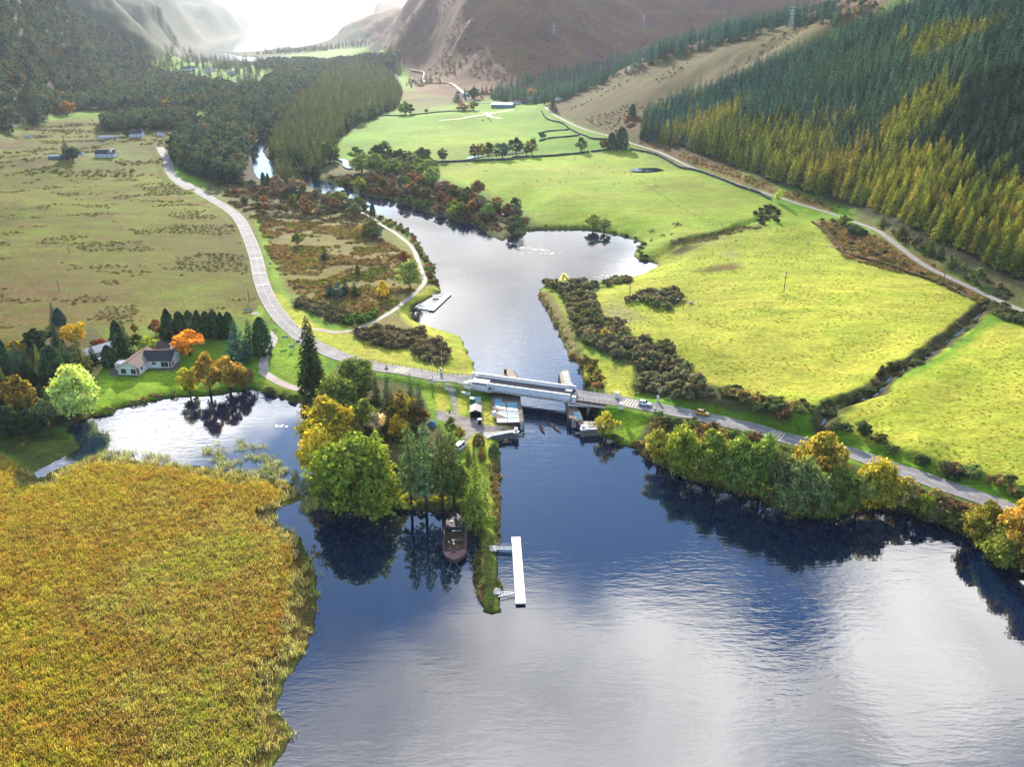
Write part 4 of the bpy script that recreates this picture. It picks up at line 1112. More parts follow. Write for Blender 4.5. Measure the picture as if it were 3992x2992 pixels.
def crown_broad(r, h=10., R=4.5, base=.22, nclump=42, per=62, leaf=.55, droop=0.0, lop=.25, top=1.0):
 P_, N_ = [], []
 hc = h * (1 + base) / 2; hv = h * (1 - base) / 2
 ph = r.uniform(0, 6.28, 4)
 for k in range(nclump):
  d = sph(1, r)[0]
  if d[2] < -.95: d[2] *= -.5
  az = math.atan2(d[1], d[0])
  hz_ = max(math.hypot(d[0], d[1]), 1e-3); q_ = (1 - abs(d[2]) ** (2.0 if d[2] > 0 else 3.2)) / hz_; d[0] *= q_; d[1] *= q_
  lobe = 1 + lop * (math.sin(2 * az + ph[0]) * .5 + math.sin(3 * az + ph[1] + 2 * d[2]) * .5)
  f = r.uniform(.55, .92) * lobe
  c = np.array([d[0] * R * f, d[1] * R * f, hc + d[2] * hv * min(f, 1.0) * top])
  cr = R * r.uniform(.22, .38)
  s = sph(per, r); s[:, 2] = np.where(s[:, 2] < -.3, -s[:, 2], s[:, 2])
  rad = cr * r.uniform(.6, 1.05, per)[:, None]
  p = c + s * rad * np.array([1, 1, .75]); p[:, 2] -= droop * r.uniform(0, 1, per) * cr
  P_.append(p); N_.append(s + np.array([0, 0, .25]))
 P, Nn = np.concatenate(P_), np.concatenate(N_)
 P[:, 2] = np.clip(P[:, 2], h * base * .6, h * 1.02)
 return quads_at(P, Nn / np.linalg.norm(Nn, axis=1)[:, None], leaf, r)
def crown_conifer(r, h=20., R=3.4, base=.08, whorls=26, br=9, per=11, leaf=.62, droop=.25, taper=1.0, irr=.2, top=.06):
 P_, N_, S_ = [], [], []
 for w in range(whorls):
  t = base + (1 - base) * (w / (whorls - 1)) ** .92
  z = h * t
  rr = R * ((1 - t) / (1 - base)) ** taper + h * top * .12
  nb = max(4, int(br * (.5 + .6 * (1 - t)))) if w < whorls - 1 else 3
  a0 = r.uniform(0, 6.28)
  for b_ in range(nb):
   a = a0 + b_ * 6.283 / nb + r.uniform(-.25, .25)
   L_ = rr * r.uniform(1 - irr, 1 + irr * .5)
   m = max(3, int(per * (L_ / R) + 2))
   s = np.sqrt(r.uniform(.03, 1, m))
   side = r.normal(0, .13, m) * L_ * (1.1 - .5 * s)
   x = math.cos(a) * s * L_ - math.sin(a) * side
   y = math.sin(a) * s * L_ + math.cos(a) * side
   zz = z - droop * s ** 1.5 * L_ + r.normal(0, .05, m) * L_ + .10 * L_
   P_.append(np.column_stack([x, y, zz]))
   N_.append(np.column_stack([np.full(m, math.cos(a) * .45), np.full(m, math.sin(a) * .45), np.full(m, 1.0)]))
   S_.append(np.full(m, leaf * (.55 + .6 * L_ / R)))
 P, Nn, S_ = np.concatenate(P_), np.concatenate(N_), np.concatenate(S_)
 Nn /= np.linalg.norm(Nn, axis=1)[:, None]
 return quads_at(P, Nn, S_, r, .75, .62)
def crown_column(r, h=12., R=2.2, n=2200, leaf=.5, point=.5):
 t = r.uniform(0.02, 1, n); a = r.uniform(0, 6.283, n)
 prof = R * np.sin(np.clip((1 - t), 0, 1) ** point * math.pi * .5) ** .8 * np.clip(.8 + t * 1.0, 0, 1)
 prof *= 1 + .16 * np.sin(a * 5 + t * 9) + .1 * np.sin(a * 9 - t * 17)
 f = r.uniform(.82, 1.04, n)
 P = np.column_stack([np.cos(a) * prof * f, np.sin(a) * prof * f, t * h])
 Nn = np.column_stack([np.cos(a), np.sin(a), np.full(n, .6)]); Nn /= np.linalg.norm(Nn, axis=1)[:, None]
 return quads_at(P, Nn, leaf, r, 1.2, .55)
def crown_dome(r, h=2.5, R=2.0, n=900, leaf=.26, lump=.2):
 s = sph(n, r); s[:, 2] = np.abs(s[:, 2])
 a = np.arctan2(s[:, 1], s[:, 0])
 lm = 1 + lump * (np.sin(a * 3 + 1) * np.cos(s[:, 2] * 5) + .6 * np.sin(a * 7 + s[:, 2] * 9))
 f = r.uniform(.8, 1.03, n) * lm
 P = np.column_stack([s[:, 0] * R * f, s[:, 1] * R * f, s[:, 2] * h * f])
 return quads_at(P, s, leaf, r, 1, .6)
def trunk_mb(h, r0, lean=0.0, limbs=0, R=3.0, r=None, lo=.3):
 mb = MB()
 pts = [(0, 0, -.4), (lean * .1, 0, h * .2), (lean * .4, .1, h * .5), (lean, 0, h * .95)]
 mb.tube(pts, [r0 * 1.35, r0, r0 * .7, r0 * .15], 7)
 for k in range(limbs):
  t = r.uniform(lo, .75); a = r.uniform(0, 6.28); L_ = R * r.uniform(.5, .85)
  z = h * t
  mb.tube([(0, 0, z), (math.cos(a) * L_ * .5, math.sin(a) * L_ * .5, z + L_ * .35), (math.cos(a) * L_, math.sin(a) * L_, z + L_ * .75)],
    [r0 * .45, r0 * .3, r0 * .08], 5, False)
 return mb
PROTO = {}
def reg(kind, h, R, crown, trunk, bark=None):
 V, Q = crown
 cm = quick_mesh(kind + '_crown', V, Q, [leafm])
 tm = trunk.mesh(kind + '_trunk', bark or barkm, True) if trunk else None
 PROTO.setdefault(kind, []).append((h, R, cm, tm))
rr = np.random.default_rng(3)
for i in range(7):
 reg('broad', 10, 4.5, crown_broad(rr, base=.06, nclump=rr.integers(34, 50), per=62), trunk_mb(7.5, .32, rr.uniform(-.4, .4), 6, 4.2, rr))
for i in range(4):   # bigger, finer
 reg('big', 20, 9, crown_broad(rr, 20., 9., .02, 100, 88, .78, .5), trunk_mb(15, .6, rr.uniform(-.4, .4), 10, 8, rr))
for i in range(3):   # weeping, feathery
 reg('birch', 12, 4, crown_broad(rr, 12., 4., .1, 55, 60, .42, .9, .35), trunk_mb(11, .2, .2, 8, 3.5, rr), barkp)
for i in range(3):   # thin open crowns
 reg('sparse', 9, 4, crown_broad(rr, 9., 4., .2, 26, 24, .4, .2, .4), trunk_mb(8, .2, .3, 12, 3.8, rr))
for i in range(6):
 reg('spruce', 20, 3.6, crown_conifer(rr, irr=rr.uniform(.15, .35), taper=rr.uniform(.75, 1.0)), trunk_mb(19, .28))
for i in range(4):
 reg('larch', 20, 4.6, crown_conifer(rr, 20., 4.6, .03, 34, 10, 16, .6, .42, .72, .4), trunk_mb(19, .3))
for i in range(4):   # tall firs with bare lower trunks
 reg('pine', 26, 4.0, crown_conifer(rr, 26., 3.9, .24, 34, 8, 16, .66, .18, .42, .5), trunk_mb(25.5, .42, rr.uniform(-.3, .3)))
for i in range(3):
 reg('cypress', 12, 2.4, crown_column(rr, 12., 2.4, 2600, .42, rr.uniform(.6, 1.0)), trunk_mb(10, .2))
for i in range(2):   # big pointed redwood-like conifer
 reg('redwood', 30, 5.2, crown_conifer(rr, 30., 5.2, .10, 52, 12, 18, .68, .5, .62, .22), trunk_mb(29, .75))
for i in range(4):
 reg('bush', 3, 2.2, crown_broad(rr, 3., 2.2, .02, 24, 34, .42, .1, .3), None)
for i in range(4):
 reg('gorse', 2.6, 2.2, crown_broad(rr, 2.6, 2.2, .0, 26, 30, .42, 0, .4), None)
for i in range(2):
 reg('dome', 2.6, 2.0, crown_dome(rr, 2.6, 2.0, 1500, .22, .04), None)
NAMES = dict(broad='broadleaf_tree', big='broadleaf_tree', birch='birch_tree', sparse='bare_tree', spruce='spruce_tree', larch='larch_tree',
    pine='fir_tree', cypress='cypress_tree', redwood='giant_conifer', bush='shrub', gorse='gorse_bush', dome='clipped_bush')
CATS = dict(bush='shrub', gorse='bush', dome='bush')
tree_count = {}
def plant(kind, loc, h, w, col, label, group=None, parts=True, jit=.12, name=None):
 """one tree or bush: an Empty at its foot, a trunk and a crown"""
 k = tree_count.get(kind, 0); tree_count[kind] = k + 1
 pool_ = PROTO[kind]; ph, pR, cm, tm = pool_[k % len(pool_)]
 s = (w / 2 / pR, w / 2 / pR * random.uniform(.92, 1.08), h / ph)
 f = random.uniform(1 - jit, 1 + jit)
 col = [c * 1.9 + .008 for c in col]
 c4 = (min(1, col[0] * f), min(1, col[1] * f * random.uniform(.94, 1.06)), min(1, col[2] * f), 1)
 nm = name or NAMES[kind]
 if tm is None or not parts:
  o = link(bpy.data.objects.new(nm, cm))
  o.location = tuple(map(float, loc)); o.scale = s; o.rotation_euler = (0, 0, random.uniform(0, 6.28)); o.color = c4
  return tag(o, label, CATS.get(kind, 'tree'), group)
 e = empty(nm, loc, random.uniform(0, 6.28)); e.scale = s
 t = link(bpy.data.objects.new('trunk', tm)); t.parent = e
 c = link(bpy.data.objects.new('crown', cm)); c.parent = e; c.color = c4
 return tag(e, label, CATS.get(kind, 'tree'), group)
def traced(cx, top, base, w, kind, col, label, group=None, wk=1.0, **k):
 """a tree read off the overview: middle, top, foot and width in its pixels"""
 g = G(cx * 1.8047, base * 1.8047)[0]
 b0 = base
 while g[2] < .35 and b0 > base - 26:
  b0 -= 2; g = G(cx * 1.8047, b0 * 1.8047)[0]
 dt = ray(cx * 1.8047, top * 1.8047)
 zt = CAMH + dt[2] / dt[1] * g[1]
 h = max(1.2, zt - g[2]) * (.97 if kind in ('spruce', 'larch', 'pine', 'redwood', 'cypress') else .90)
 dep = g[1] * cp + (CAMH - g[2]) * sp
 ww = w * 1.8047 * dep / F * wk
 return plant(kind, (g[0], g[1], g[2] - .1), h, ww, col, label, group, **k)
# leaf colours of the kinds
DG = (.020, .045, .022); MG = (.055, .095, .020); YG = (.17, .20, .025); LG = (.24, .27, .09); OR = (.34, .17, .02); GO = (.26, .18, .02)
BR = (.13, .065, .03); BG = (.030, .065, .05); GG = (.10, .12, .055); RD = (.13, .015, .018); OL = (.085, .095, .025); OG = (.20, .15, .03)
YE = (.28, .25, .03); PK = (.26, .18, .11); GB = (.10, .085, .06); DK = (.018, .036, .024)
CL = 'in the garden clump left of the bungalow'
T = [
 # --- left edge and bungalow garden
 (170, 776, 895, 98, 'big', LG, 'big pale lime-green tree on the lawn left of the white bungalow'),
 (50, 803, 895, 62, 'broad', OG, 'orange-topped tree with fork trunk at the left edge by the pool'),
 (100, 853, 918, 48, 'broad', GG, 'round grey-green tree beside the pool, right of the orange-topped tree'),
 (14, 786, 880, 44, 'broad', OL, 'dull olive tree cut by the left picture edge above the pool'),
 (20, 872, 948, 66, 'broad', DG, 'low dark green tree at the left edge, nearest to the marsh'),
 (68, 880, 945, 60, 'broad', DG, 'dark shaded tree between the left edge and the pool tail'),
 (8, 729, 800, 34, 'cypress', DG, 'dark conifer at the very left edge ' + CL),
 (45, 735, 812, 44, 'spruce', BG, 'broad blue-green conifer second from the left edge ' + CL),
 (64, 745, 818, 40, 'spruce', DG, 'dark conifer in the middle ' + CL),
 (28, 762, 838, 44, 'spruce', DG, 'dark conifer in front at the left edge ' + CL),
 (86, 701, 760, 54, 'broad', DG, 'wide dark rounded tree at the back ' + CL),
 (125, 696, 752, 36, 'spruce', DG, 'dark slim conifer at the back ' + CL),
 (92, 741, 815, 28, 'spruce', OL, 'thin brownish conifer ' + CL),
 (119, 744, 818, 46, 'cypress', DG, 'big dark domed conifer at the front ' + CL),
 (141, 728, 784, 34, 'spruce', GG, 'pale grey-green conifer ' + CL),
 (178, 719, 800, 50, 'spruce', OL, 'olive-brown cone-shaped conifer beside the hidden house'),
 (155, 760, 822, 40, 'spruce', DG, 'dark conifer right behind the pale lime-green tree'),
 (164, 690, 742, 62, 'broad', GO, 'golden tree behind the dark garden conifers'),
 (38, 732, 775, 44, 'broad', GO, 'golden tree top at the left edge behind the conifers'),
 (120, 650, 700, 26, 'spruce', BG, 'lone tall blue-green conifer at the edge of the bog'),
 (131, 664, 701, 24, 'cypress', BG, 'smaller conifer touching the lone blue-green one at the bog'),
 (220, 729, 748, 25, 'dome', RD, 'deep red rounded shrub behind the hidden house'),
 (243, 726, 748, 22, 'dome', (.05, .015, .03), 'purple-black rounded shrub beside the red one'),
 (205, 733, 750, 18, 'bush', BR, 'brown low shrub left of the red rounded shrub'),
 (238, 745, 792, 29, 'cypress', DG, 'clipped dark cone bush left of the bungalow'),
 (261, 690, 770, 27, 'cypress', DG, 'tall dark conifer pillar just behind the bungalow'),
 (277, 680, 772, 34, 'spruce', DG, 'tallest dark conifer just behind the bungalow'),
 (292, 694, 720, 18, 'broad', OG, 'small yellowish tree right of the tall conifers'),
 (300, 718, 755, 30, 'broad', OL, 'low olive tree touching the tall conifers behind the bungalow'),
 (320, 724, 754, 44, 'broad', YG, 'bright yellow-green garden tree behind the bungalow roof'),
 (338, 685, 724, 30, 'broad', BR, 'brown-leaved tree behind the bungalow drive'),
 (353, 695, 728, 24, 'spruce', DG, 'small dark conifer beside the brown-leaved tree'),
 (368, 665, 735, 32, 'cypress', DG, 'dark column at the left end of the conifer hedge row'),
 (411, 704, 768, 72, 'broad', OR, 'bright orange and yellow tree right of the bungalow'),
 (517, 688, 782, 68, 'spruce', BG, 'wide blue spruce right of the orange tree'),
 (543, 684, 765, 44, 'spruce', BG, 'narrow blue-green spruce beside the side road'),
 (569, 683, 767, 40, 'cypress', DG, 'dense dark conifer at the drive junction'),
 (411, 781, 861, 46, 'broad', YE, 'yellow and green tree hanging over the pool'),
 (455, 752, 858, 62, 'broad', (.24, .15, .03), 'golden-brown tree on the pool shore right of the bungalow'),
 (497, 758, 857, 72, 'broad', (.20, .13, .025), 'brown-gold spreading tree on the pool shore'),
 (528, 790, 846, 50, 'broad', (.12, .08, .025), 'dull brown tree on the pool shore by the drive'),
 # --- peninsula clump
 (677, 676, 850, 64, 'redwood', (.040, .060, .022), 'towering dark pointed conifer beside the drive'),
 (770, 759, 862, 92, 'big', (.15, .18, .05), 'pale feathery conifer topping the clump by the road'),
 (735, 800, 905, 92, 'big', (.14, .17, .04), 'pale green feathery tree left in the clump'),
 (712, 848, 985, 120, 'big', (.22, .18, .02), 'big golden-yellow sycamore on the left side of the clump'),
 (695, 905, 1035, 86, 'big', (.24, .19, .02), 'lower golden sycamore overhanging the pool outlet'),
 (765, 922, 1108, 150, 'big', (.12, .145, .02), 'huge dark-skirted green tree above the black reflection'),
 (822, 922, 1100, 120, 'larch', (.14, .155, .022), 'bright yellow-green conifer between the huge dark-skirted tree and the firs'),
 (725, 990, 1110, 90, 'birch', (.065, .085, .022), 'dull green drooping tree at the left shore of the spit'),
 (810, 884, 930, 52, 'broad', (.36, .30, .20), 'whitish pink-tinged bush in the middle of the clump'),
 (790, 855, 925, 60, 'broad', (.15, .17, .03), 'soft green tree between the sycamore and the dark spruces'),
 (815, 800, 885, 32, 'spruce', DG, 'dark narrow spruce at the back left of the clump'),
 (838, 806, 893, 30, 'spruce', DG, 'second dark spruce at the back of the clump'),
 (889, 803, 893, 32, 'spruce', DG, 'pointed dark spruce closest to the road bend'),
 (908, 820, 915, 34, 'spruce', DG, 'dark spruce at the right back corner of the clump'),
 (850, 836, 935, 46, 'spruce', OL, 'olive conifer with bare stem in the clump'),
 (870, 828, 922, 52, 'broad', OG, 'orange-flecked tree between the dark spruces'),
 (905, 866, 925, 42, 'broad', (.13, .09, .03), 'brown-green tree beside the yard'),
 (860, 890, 950, 44, 'broad', GO, 'low golden shrub tree under the spruces'),
 (889, 903, 1104, 54, 'pine', (.085, .12, .045), 'leftmost of the four tall bare-stemmed firs'),
 (921, 906, 1106, 54, 'pine', (.075, .115, .05), 'second of the four tall bare-stemmed firs'),
 (957, 911, 1110, 54, 'pine', (.08, .11, .03), 'third of the four tall bare-stemmed firs'),
 (981, 926, 1104, 56, 'pine', (.09, .11, .03), 'rightmost and thinnest of the four tall firs'),
 (1030, 974, 1128, 74, 'larch', (.15, .19, .035), 'soft yellow-green larch on the neck of the spit'),
 (1000, 985, 1090, 44, 'birch', (.12, .14, .03), 'feathery tree between the thinnest fir and the soft larch'),
 (1012, 955, 1006, 20, 'spruce', OL, 'small dark spruce behind the soft green larch, left one'),
 (1024, 957, 1006, 16, 'spruce', DG, 'small dark spruce behind the soft green larch, middle one'),
 (1040, 957, 994, 24, 'spruce', OG, 'small brownish spruce behind the soft green larch, right one'),
 (1034, 934, 961, 28, 'dome', (.055, .05, .025), 'clipped dark domed bush at the end of the yard'),
 (1067, 953, 986, 27, 'dome', (.05, .08, .04), 'round dark green bush at the canal edge'),
 (1090, 958, 982, 22, 'sparse', PK, 'peach-coloured shrub leaning over the canal'),
 (994, 918, 950, 24, 'broad', OG, 'orange-tinged shrub beside the parked van'),
 (975, 898, 940, 30, 'broad', OL, 'olive shrub at the left edge of the yard'),
 # --- right of the canal
 (1309, 884, 958, 48, 'broad', (.28, .25, .04), 'bright yellow-green tree on the quay beside the bridge ramp'),
 (1330, 940, 965, 30, 'bush', OL, 'olive shrub under the yellow quay tree'),
 (1421, 918, 1003, 66, 'broad', (.22, .22, .035), 'first and palest tree of the lochside row under the road'),
 (1471, 911, 1032, 84, 'big', (.18, .20, .03), 'second tree of the lochside row, light green'),
 (1534, 918, 1052, 88, 'big', (.13, .16, .025), 'third tree of the lochside row, mid green'),
 (1590, 926, 1062, 82, 'big', (.10, .14, .03), 'fourth tree of the lochside row'),
 (1640, 925, 1078, 84, 'big', (.12, .16, .03), 'fifth tree of the lochside row with a tall crown'),
 (1690, 965, 1098, 72, 'big', (.11, .13, .05), 'greyish sixth tree of the lochside row'),
 (1768, 920, 1060, 110, 'big', (.24, .19, .03), 'large olive-gold tree rising over the lochside road'),
 (1728, 975, 1112, 96, 'big', (.14, .17, .06), 'pale grey-green tree in front of the olive-gold one'),
 (1806, 992, 1115, 84, 'big', (.12, .16, .03), 'green tree right of the olive-gold one at the water'),
 (1888, 976, 1104, 82, 'big', (.30, .26, .03), 'bright yellow tree of the lochside row'),
 (1850, 1000, 1112, 66, 'broad', (.20, .22, .05), 'pale green tree left of the bright yellow one'),
 (1941, 1015, 1108, 66, 'broad', (.16, .13, .04), 'brownish tree right of the bright yellow one'),
 (1989, 1064, 1126, 52, 'broad', YG, 'small yellow-green tree in the low gap of the row'),
 (2021, 1080, 1140, 48, 'sparse', GB, 'thin leafless tree by the low gap of the row'),
 (2040, 1098, 1160, 56, 'broad', OL, 'small olive tree above the loch before the right end'),
 (2121, 1078, 1205, 92, 'big', (.20, .19, .03), 'golden-green tree near the lower right corner'),
 (2186, 1068, 1222, 98, 'big', (.26, .17, .03), 'orange-topped tree at the right edge by the loch'),
 (2160, 1130, 1242, 96, 'big', (.17, .18, .03), 'green tree at the water in the lower right corner'),
 (2262, 1090, 1255, 110, 'big', (.30, .20, .03), 'orange-green tree half outside the right edge'),
 # --- peninsula and far bank
 (1218, 589, 618, 28, 'broad', (.42, .42, .22), 'small pale cream-green tree on the tip of the gorse bank'),
 (1306, 705, 737, 24, 'broad', OG, 'small orange-green tree in the gorse thicket'),
 (1273, 703, 732, 28, 'sparse', GB, 'leafless grey shrub in the gorse thicket'),
 (1281, 458, 502, 36, 'broad', (.24, .26, .06), 'taller of the two pale trees standing at the lagoon edge'),
 (1305, 466, 503, 26, 'broad', (.22, .22, .07), 'smaller of the two pale trees standing at the lagoon edge'),
 (1113, 418, 465, 26, 'birch', DG, 'dark ragged tree on the far shore left of the lagoon'),
 (1120, 472, 508, 30, 'sparse', DK, 'dark leafless tree leaning over the lagoon'),
 (1105, 474, 510, 26, 'broad', GG, 'grey-green tree at the point left of the lagoon'),
 # --- heath between road and lagoon
 (643, 500, 530, 31, 'broad', OL, 'lone round olive tree on the brown heath'),
 (702, 527, 562, 20, 'spruce', BG, 'lone small blue spruce on the heath'),
 (886, 549, 624, 54, 'birch', (.13, .16, .05), 'large drooping birch beside the lagoon path'),
 (873, 538, 566, 30, 'broad', BR, 'rusty brown tree behind the big birch'),
 (828, 603, 642, 28, 'broad', (.34, .24, .03), 'small golden tree on the grass by the path'),
 (826, 551, 573, 27, 'sparse', PK, 'pinkish grey bare bush on the heath'),
 (759, 573, 594, 21, 'sparse', GB, 'grey leafless bush beside a tiny dark conifer'),
 (773, 572, 594, 12, 'cypress', OL, 'tiny dark conifer beside the grey bush'),
 (714, 607, 641, 28, 'spruce', BG, 'left spruce of the blue-green heath group'),
 (731, 601, 643, 34, 'spruce', BG, 'front spruce of the blue-green heath group'),
 (747, 598, 636, 26, 'spruce', BG, 'tallest spruce of the blue-green heath group'),
 (767, 603, 641, 25, 'spruce', DG, 'right, darkest spruce of the heath group'),
 (664, 436, 464, 29, 'broad', BR, 'brown round tree at the back of the heath'),
 (805, 472, 509, 52, 'broad', OL, 'wide olive thicket tree beside the lagoon path'),
 (787, 480, 508, 36, 'broad', OG, 'yellowish tree left of the wide olive one'),
 (815, 490, 514, 28, 'broad', GG, 'grey-green tree in front of the wide olive one'),
 (805, 438, 464, 13, 'cypress', DG, 'small dark conifer at the bend of the river'),
 (765, 437, 464, 30, 'broad', GG, 'dull round tree at the river bend'),
 (730, 409, 436, 48, 'broad', OL, 'wide olive tree between heath and river'),
 (724, 425, 449, 28, 'broad', BR, 'brown round bush below the wide olive tree'),
 (773, 422, 449, 32, 'broad', OL, 'olive tree on the near river bank'),
 (600, 372, 412, 32, 'broad', (.16, .10, .07), 'pinkish brown tree at the wood edge near the road'),
 (638, 374, 418, 34, 'broad', (.14, .10, .07), 'greyish pink tree at the dark river'),
 (622, 396, 420, 20, 'broad', (.13, .08, .05), 'small brown tree in front of the greyish pink one'),
 (745, 381, 404, 38, 'broad', OL, 'olive tree on the far river bank'),
 (777, 377, 413, 32, 'broad', YG, 'yellow-green tree on the far river bank'),
 (659, 357, 390, 42, 'broad', GB, 'grey tree at the river below the larch wood'),
 (682, 357, 395, 18, 'cypress', DG, 'dark conifer at the river below the larch wood'),
 (570, 371, 400, 12, 'cypress', DG, 'left dark conifer at the river glint'),
 (580, 372, 402, 10, 'cypress', DG, 'right dark conifer at the river glint'),
 (892, 391, 417, 30, 'broad', BR, 'reddish brown tree on the island scrub'),
 (910, 373, 398, 28, 'broad', (.22, .11, .04), 'rust-coloured round tree on the island scrub'),
 (890, 366, 390, 26, 'broad', (.20, .10, .05), 'rusty tree behind the other on the island scrub'),
 (958, 386, 414, 46, 'broad', (.12, .07, .06), 'purplish brown tree group at the field corner'),
 (1033, 386, 421, 38, 'broad', (.14, .09, .04), 'brown tree at the lower field corner'),
 (1010, 400, 425, 30, 'broad', OL, 'olive tree beside the brown one at the field corner'),
 (985, 398, 422, 26, 'broad', BR, 'dark brown tree by the field corner'),
 (875, 400, 432, 34, 'broad', GB, 'grey-brown tree on the river island'),
 (1000, 432, 462, 24, 'broad', OL, 'small tree in the middle of the brown island'),
 (1045, 452, 478, 26, 'broad', GG, 'pale green tree on the brown island'),
 (1070, 430, 460, 28, 'broad', GG, 'grey-green tree near the stream glint'),
 (980, 440, 466, 22, 'broad', YG, 'small yellow tree on the island shore'),
 # --- trees round the far fields
 (876, 214, 248, 32, 'broad', MG, 'green round tree at the left end of the far field wall'),
 (888, 222, 247, 18, 'broad', DG, 'dark tree touching the round one on the far field wall'),
 (921, 234, 243, 10, 'broad', BR, 'tiny red-brown tree on the far field wall'),
 (1000, 220, 240, 25, 'broad', BR, 'dark brown tree of the pair by the farm'),
 (1023, 213, 238, 25, 'broad', (.14, .16, .04), 'yellow-green tree of the pair by the farm'),
 (832, 297, 343, 38, 'broad', (.035, .065, .028), 'tall dark rounded tree in the hedgerow by the river field'),
 (814, 310, 343, 30, 'broad', DG, 'dark tree left of the tall rounded one'),
 (865, 318, 344, 32, 'broad', (.05, .055, .03), 'dark tree right of the tall rounded one'),
 (770, 314, 347, 36, 'broad', MG, 'green tree at the top of the river thicket'),
 (782, 328, 372, 50, 'broad', (.10, .12, .03), 'large pale green tree over the river thicket'),
 (812, 326, 368, 46, 'broad', (.09, .11, .03), 'large olive-green tree in the river thicket'),
 (855, 344, 374, 42, 'broad', (.08, .11, .03), 'green tree in the middle of the river thicket'),
 (880, 345, 382, 36, 'broad', (.08, .10, .035), 'grey-green tree in the middle of the river thicket'),
 (912, 315, 346, 36, 'broad', (.055, .065, .03), 'round brown-green tree standing in the far field'),
 (956, 315, 348, 25, 'broad', (.045, .055, .028), 'small round dark tree standing in the far field'),
 (925, 341, 379, 44, 'broad', (.15, .17, .05), 'pale yellow-green tree at the thicket end'),
 (930, 358, 395, 36, 'broad', (.14, .16, .05), 'pale tree in front at the thicket end'),
 (900, 350, 378, 30, 'broad', MG, 'green tree behind the pale thicket trees'),
 (1025, 304, 342, 19, 'broad', BR, 'slim dark brown tree left in the field clump'),
 (1041, 302, 341, 16, 'birch', OG, 'thin yellowish tree in the field clump'),
 (1056, 300, 341, 22, 'birch', OL, 'olive tree in the middle of the field clump'),
 (1085, 301, 342, 36, 'broad', (.03, .06, .045), 'dark blue-green tree of the field clump'),
 (1115, 293, 334, 30, 'broad', (.03, .055, .04), 'dark tree beside the blue-green one in the field clump'),
 (1149, 291, 334, 30, 'birch', (.20, .20, .05), 'pale yellow tree at the right end of the field clump'),
 (1137, 308, 334, 14, 'broad', OL, 'small tree between the dark and pale clump trees'),
 (1255, 294, 327, 27, 'broad', (.09, .13, .04), 'lone green tree on the wall of the middle field'),
 (1173, 286, 298, 16, 'gorse', DG, 'dark thorn bush on the short field wall'),
 (1321, 285, 323, 22, 'cypress', (.014, .035, .028), 'left tree of the very dark conifer pair at the road'),
 (1342, 273, 323, 30, 'cypress', (.014, .035, .03), 'right, taller tree of the very dark conifer pair at the road'),
 (1305, 296, 322, 20, 'broad', BR, 'brown shrub tree left of the dark conifer pair'),
 (1365, 223, 254, 17, 'cypress', DG, 'dark conifer standing alone on the spur slope'),
 (1356, 247, 268, 18, 'broad', BR, 'round brown tree below the lone slope conifer'),
 (1396, 226, 297, 26, 'spruce', (.06, .08, .03), 'olive larch at the lower left corner of the plantation'),
 (1194, 199, 240, 22, 'spruce', DG, 'tall conifer beside the farm road'),
 (1176, 205, 226, 14, 'broad', DG, 'small dark tree at the farm gate'),
 (1149, 186, 214, 26, 'broad', (.20, .10, .04), 'orange-brown tree behind the farm'),
 (712, 296, 346, 38, 'broad', (.09, .11, .035), 'soft green tree at the corner of the larch wood'),
 (722, 318, 350, 26, 'broad', OL, 'olive tree at the corner of the larch wood'),
 (777, 226, 268, 30, 'broad', (.08, .11, .06), 'pale grey-green tree on the edge of the wood by the field'),
 (807, 212, 254, 26, 'broad', (.07, .10, .05), 'grey-green tree at the upper edge of the wood'),
 (988, 193, 219, 24, 'spruce', DG, 'dark conifers clump beside the hill cottage'),
 (1024, 185, 213, 24, 'broad', DG, 'dark green tree right of the hill cottage'),
 (1033, 305, 341, 10, 'broad', OL, 'narrow tree inside the field clump'),
 (146, 292, 345, 30, 'spruce', DK, 'tall dark conifer beside the white farmhouse on the bog'),
 (158, 312, 347, 34, 'broad', DK, 'dark rounded tree touching the bog farmhouse conifer'),
 (275, 281, 295, 18, 'broad', DG, 'small dark tree beside the upper white cottage'),
 (80, 218, 268, 48, 'spruce', DK, 'large dark conifer at the foot of the left hillside'),
 (145, 212, 248, 42, 'broad', (.24, .11, .03), 'orange-brown tree at the foot of the left wood'),
 (28, 225, 285, 60, 'broad', GB, 'grey rounded tree at the left edge foot of the hill'),
 (370, 208, 238, 38, 'broad', OG, 'rounded golden-topped tree at the wood edge'),
 (405, 207, 236, 22, 'broad', GG, 'pale green tree at the wood edge'),
 # --- young trees by the hill road
 (1680, 403, 437, 16, 'birch', YG, 'slender pale birch beside the hill road'),
 (1823, 461, 488, 30, 'broad', OL, 'olive tree overhanging the hill road'),
 (1845, 482, 510, 38, 'broad', DG, 'dark rounded tree beside the hill road bend'),
 (1860, 490, 512, 26, 'broad', MG, 'green bush tree right of the dark one at the road bend'),
 (2009, 502, 550, 28, 'spruce', MG, 'young green spruce above the hill road, left one'),
 (2031, 517, 560, 24, 'spruce', MG, 'young green spruce above the hill road, right one'),
 (1904, 460, 490, 27, 'spruce', OL, 'young olive spruce at the plantation foot'),
 (1947, 480, 510, 30, 'spruce', OL, 'young spruce left of the scree patch'),
 (1981, 500, 530, 24, 'broad', GB, 'grey shrub on the scree patch'),
 (2050, 542, 578, 26, 'spruce', OL, 'small olive spruce beside the leaning pole'),
 (2109, 575, 615, 34, 'broad', (.07, .09, .03), 'rounded shrub tree above the hill road near the right edge'),
]
for row in T:
 traced(*row[:5], row[5], row[6])
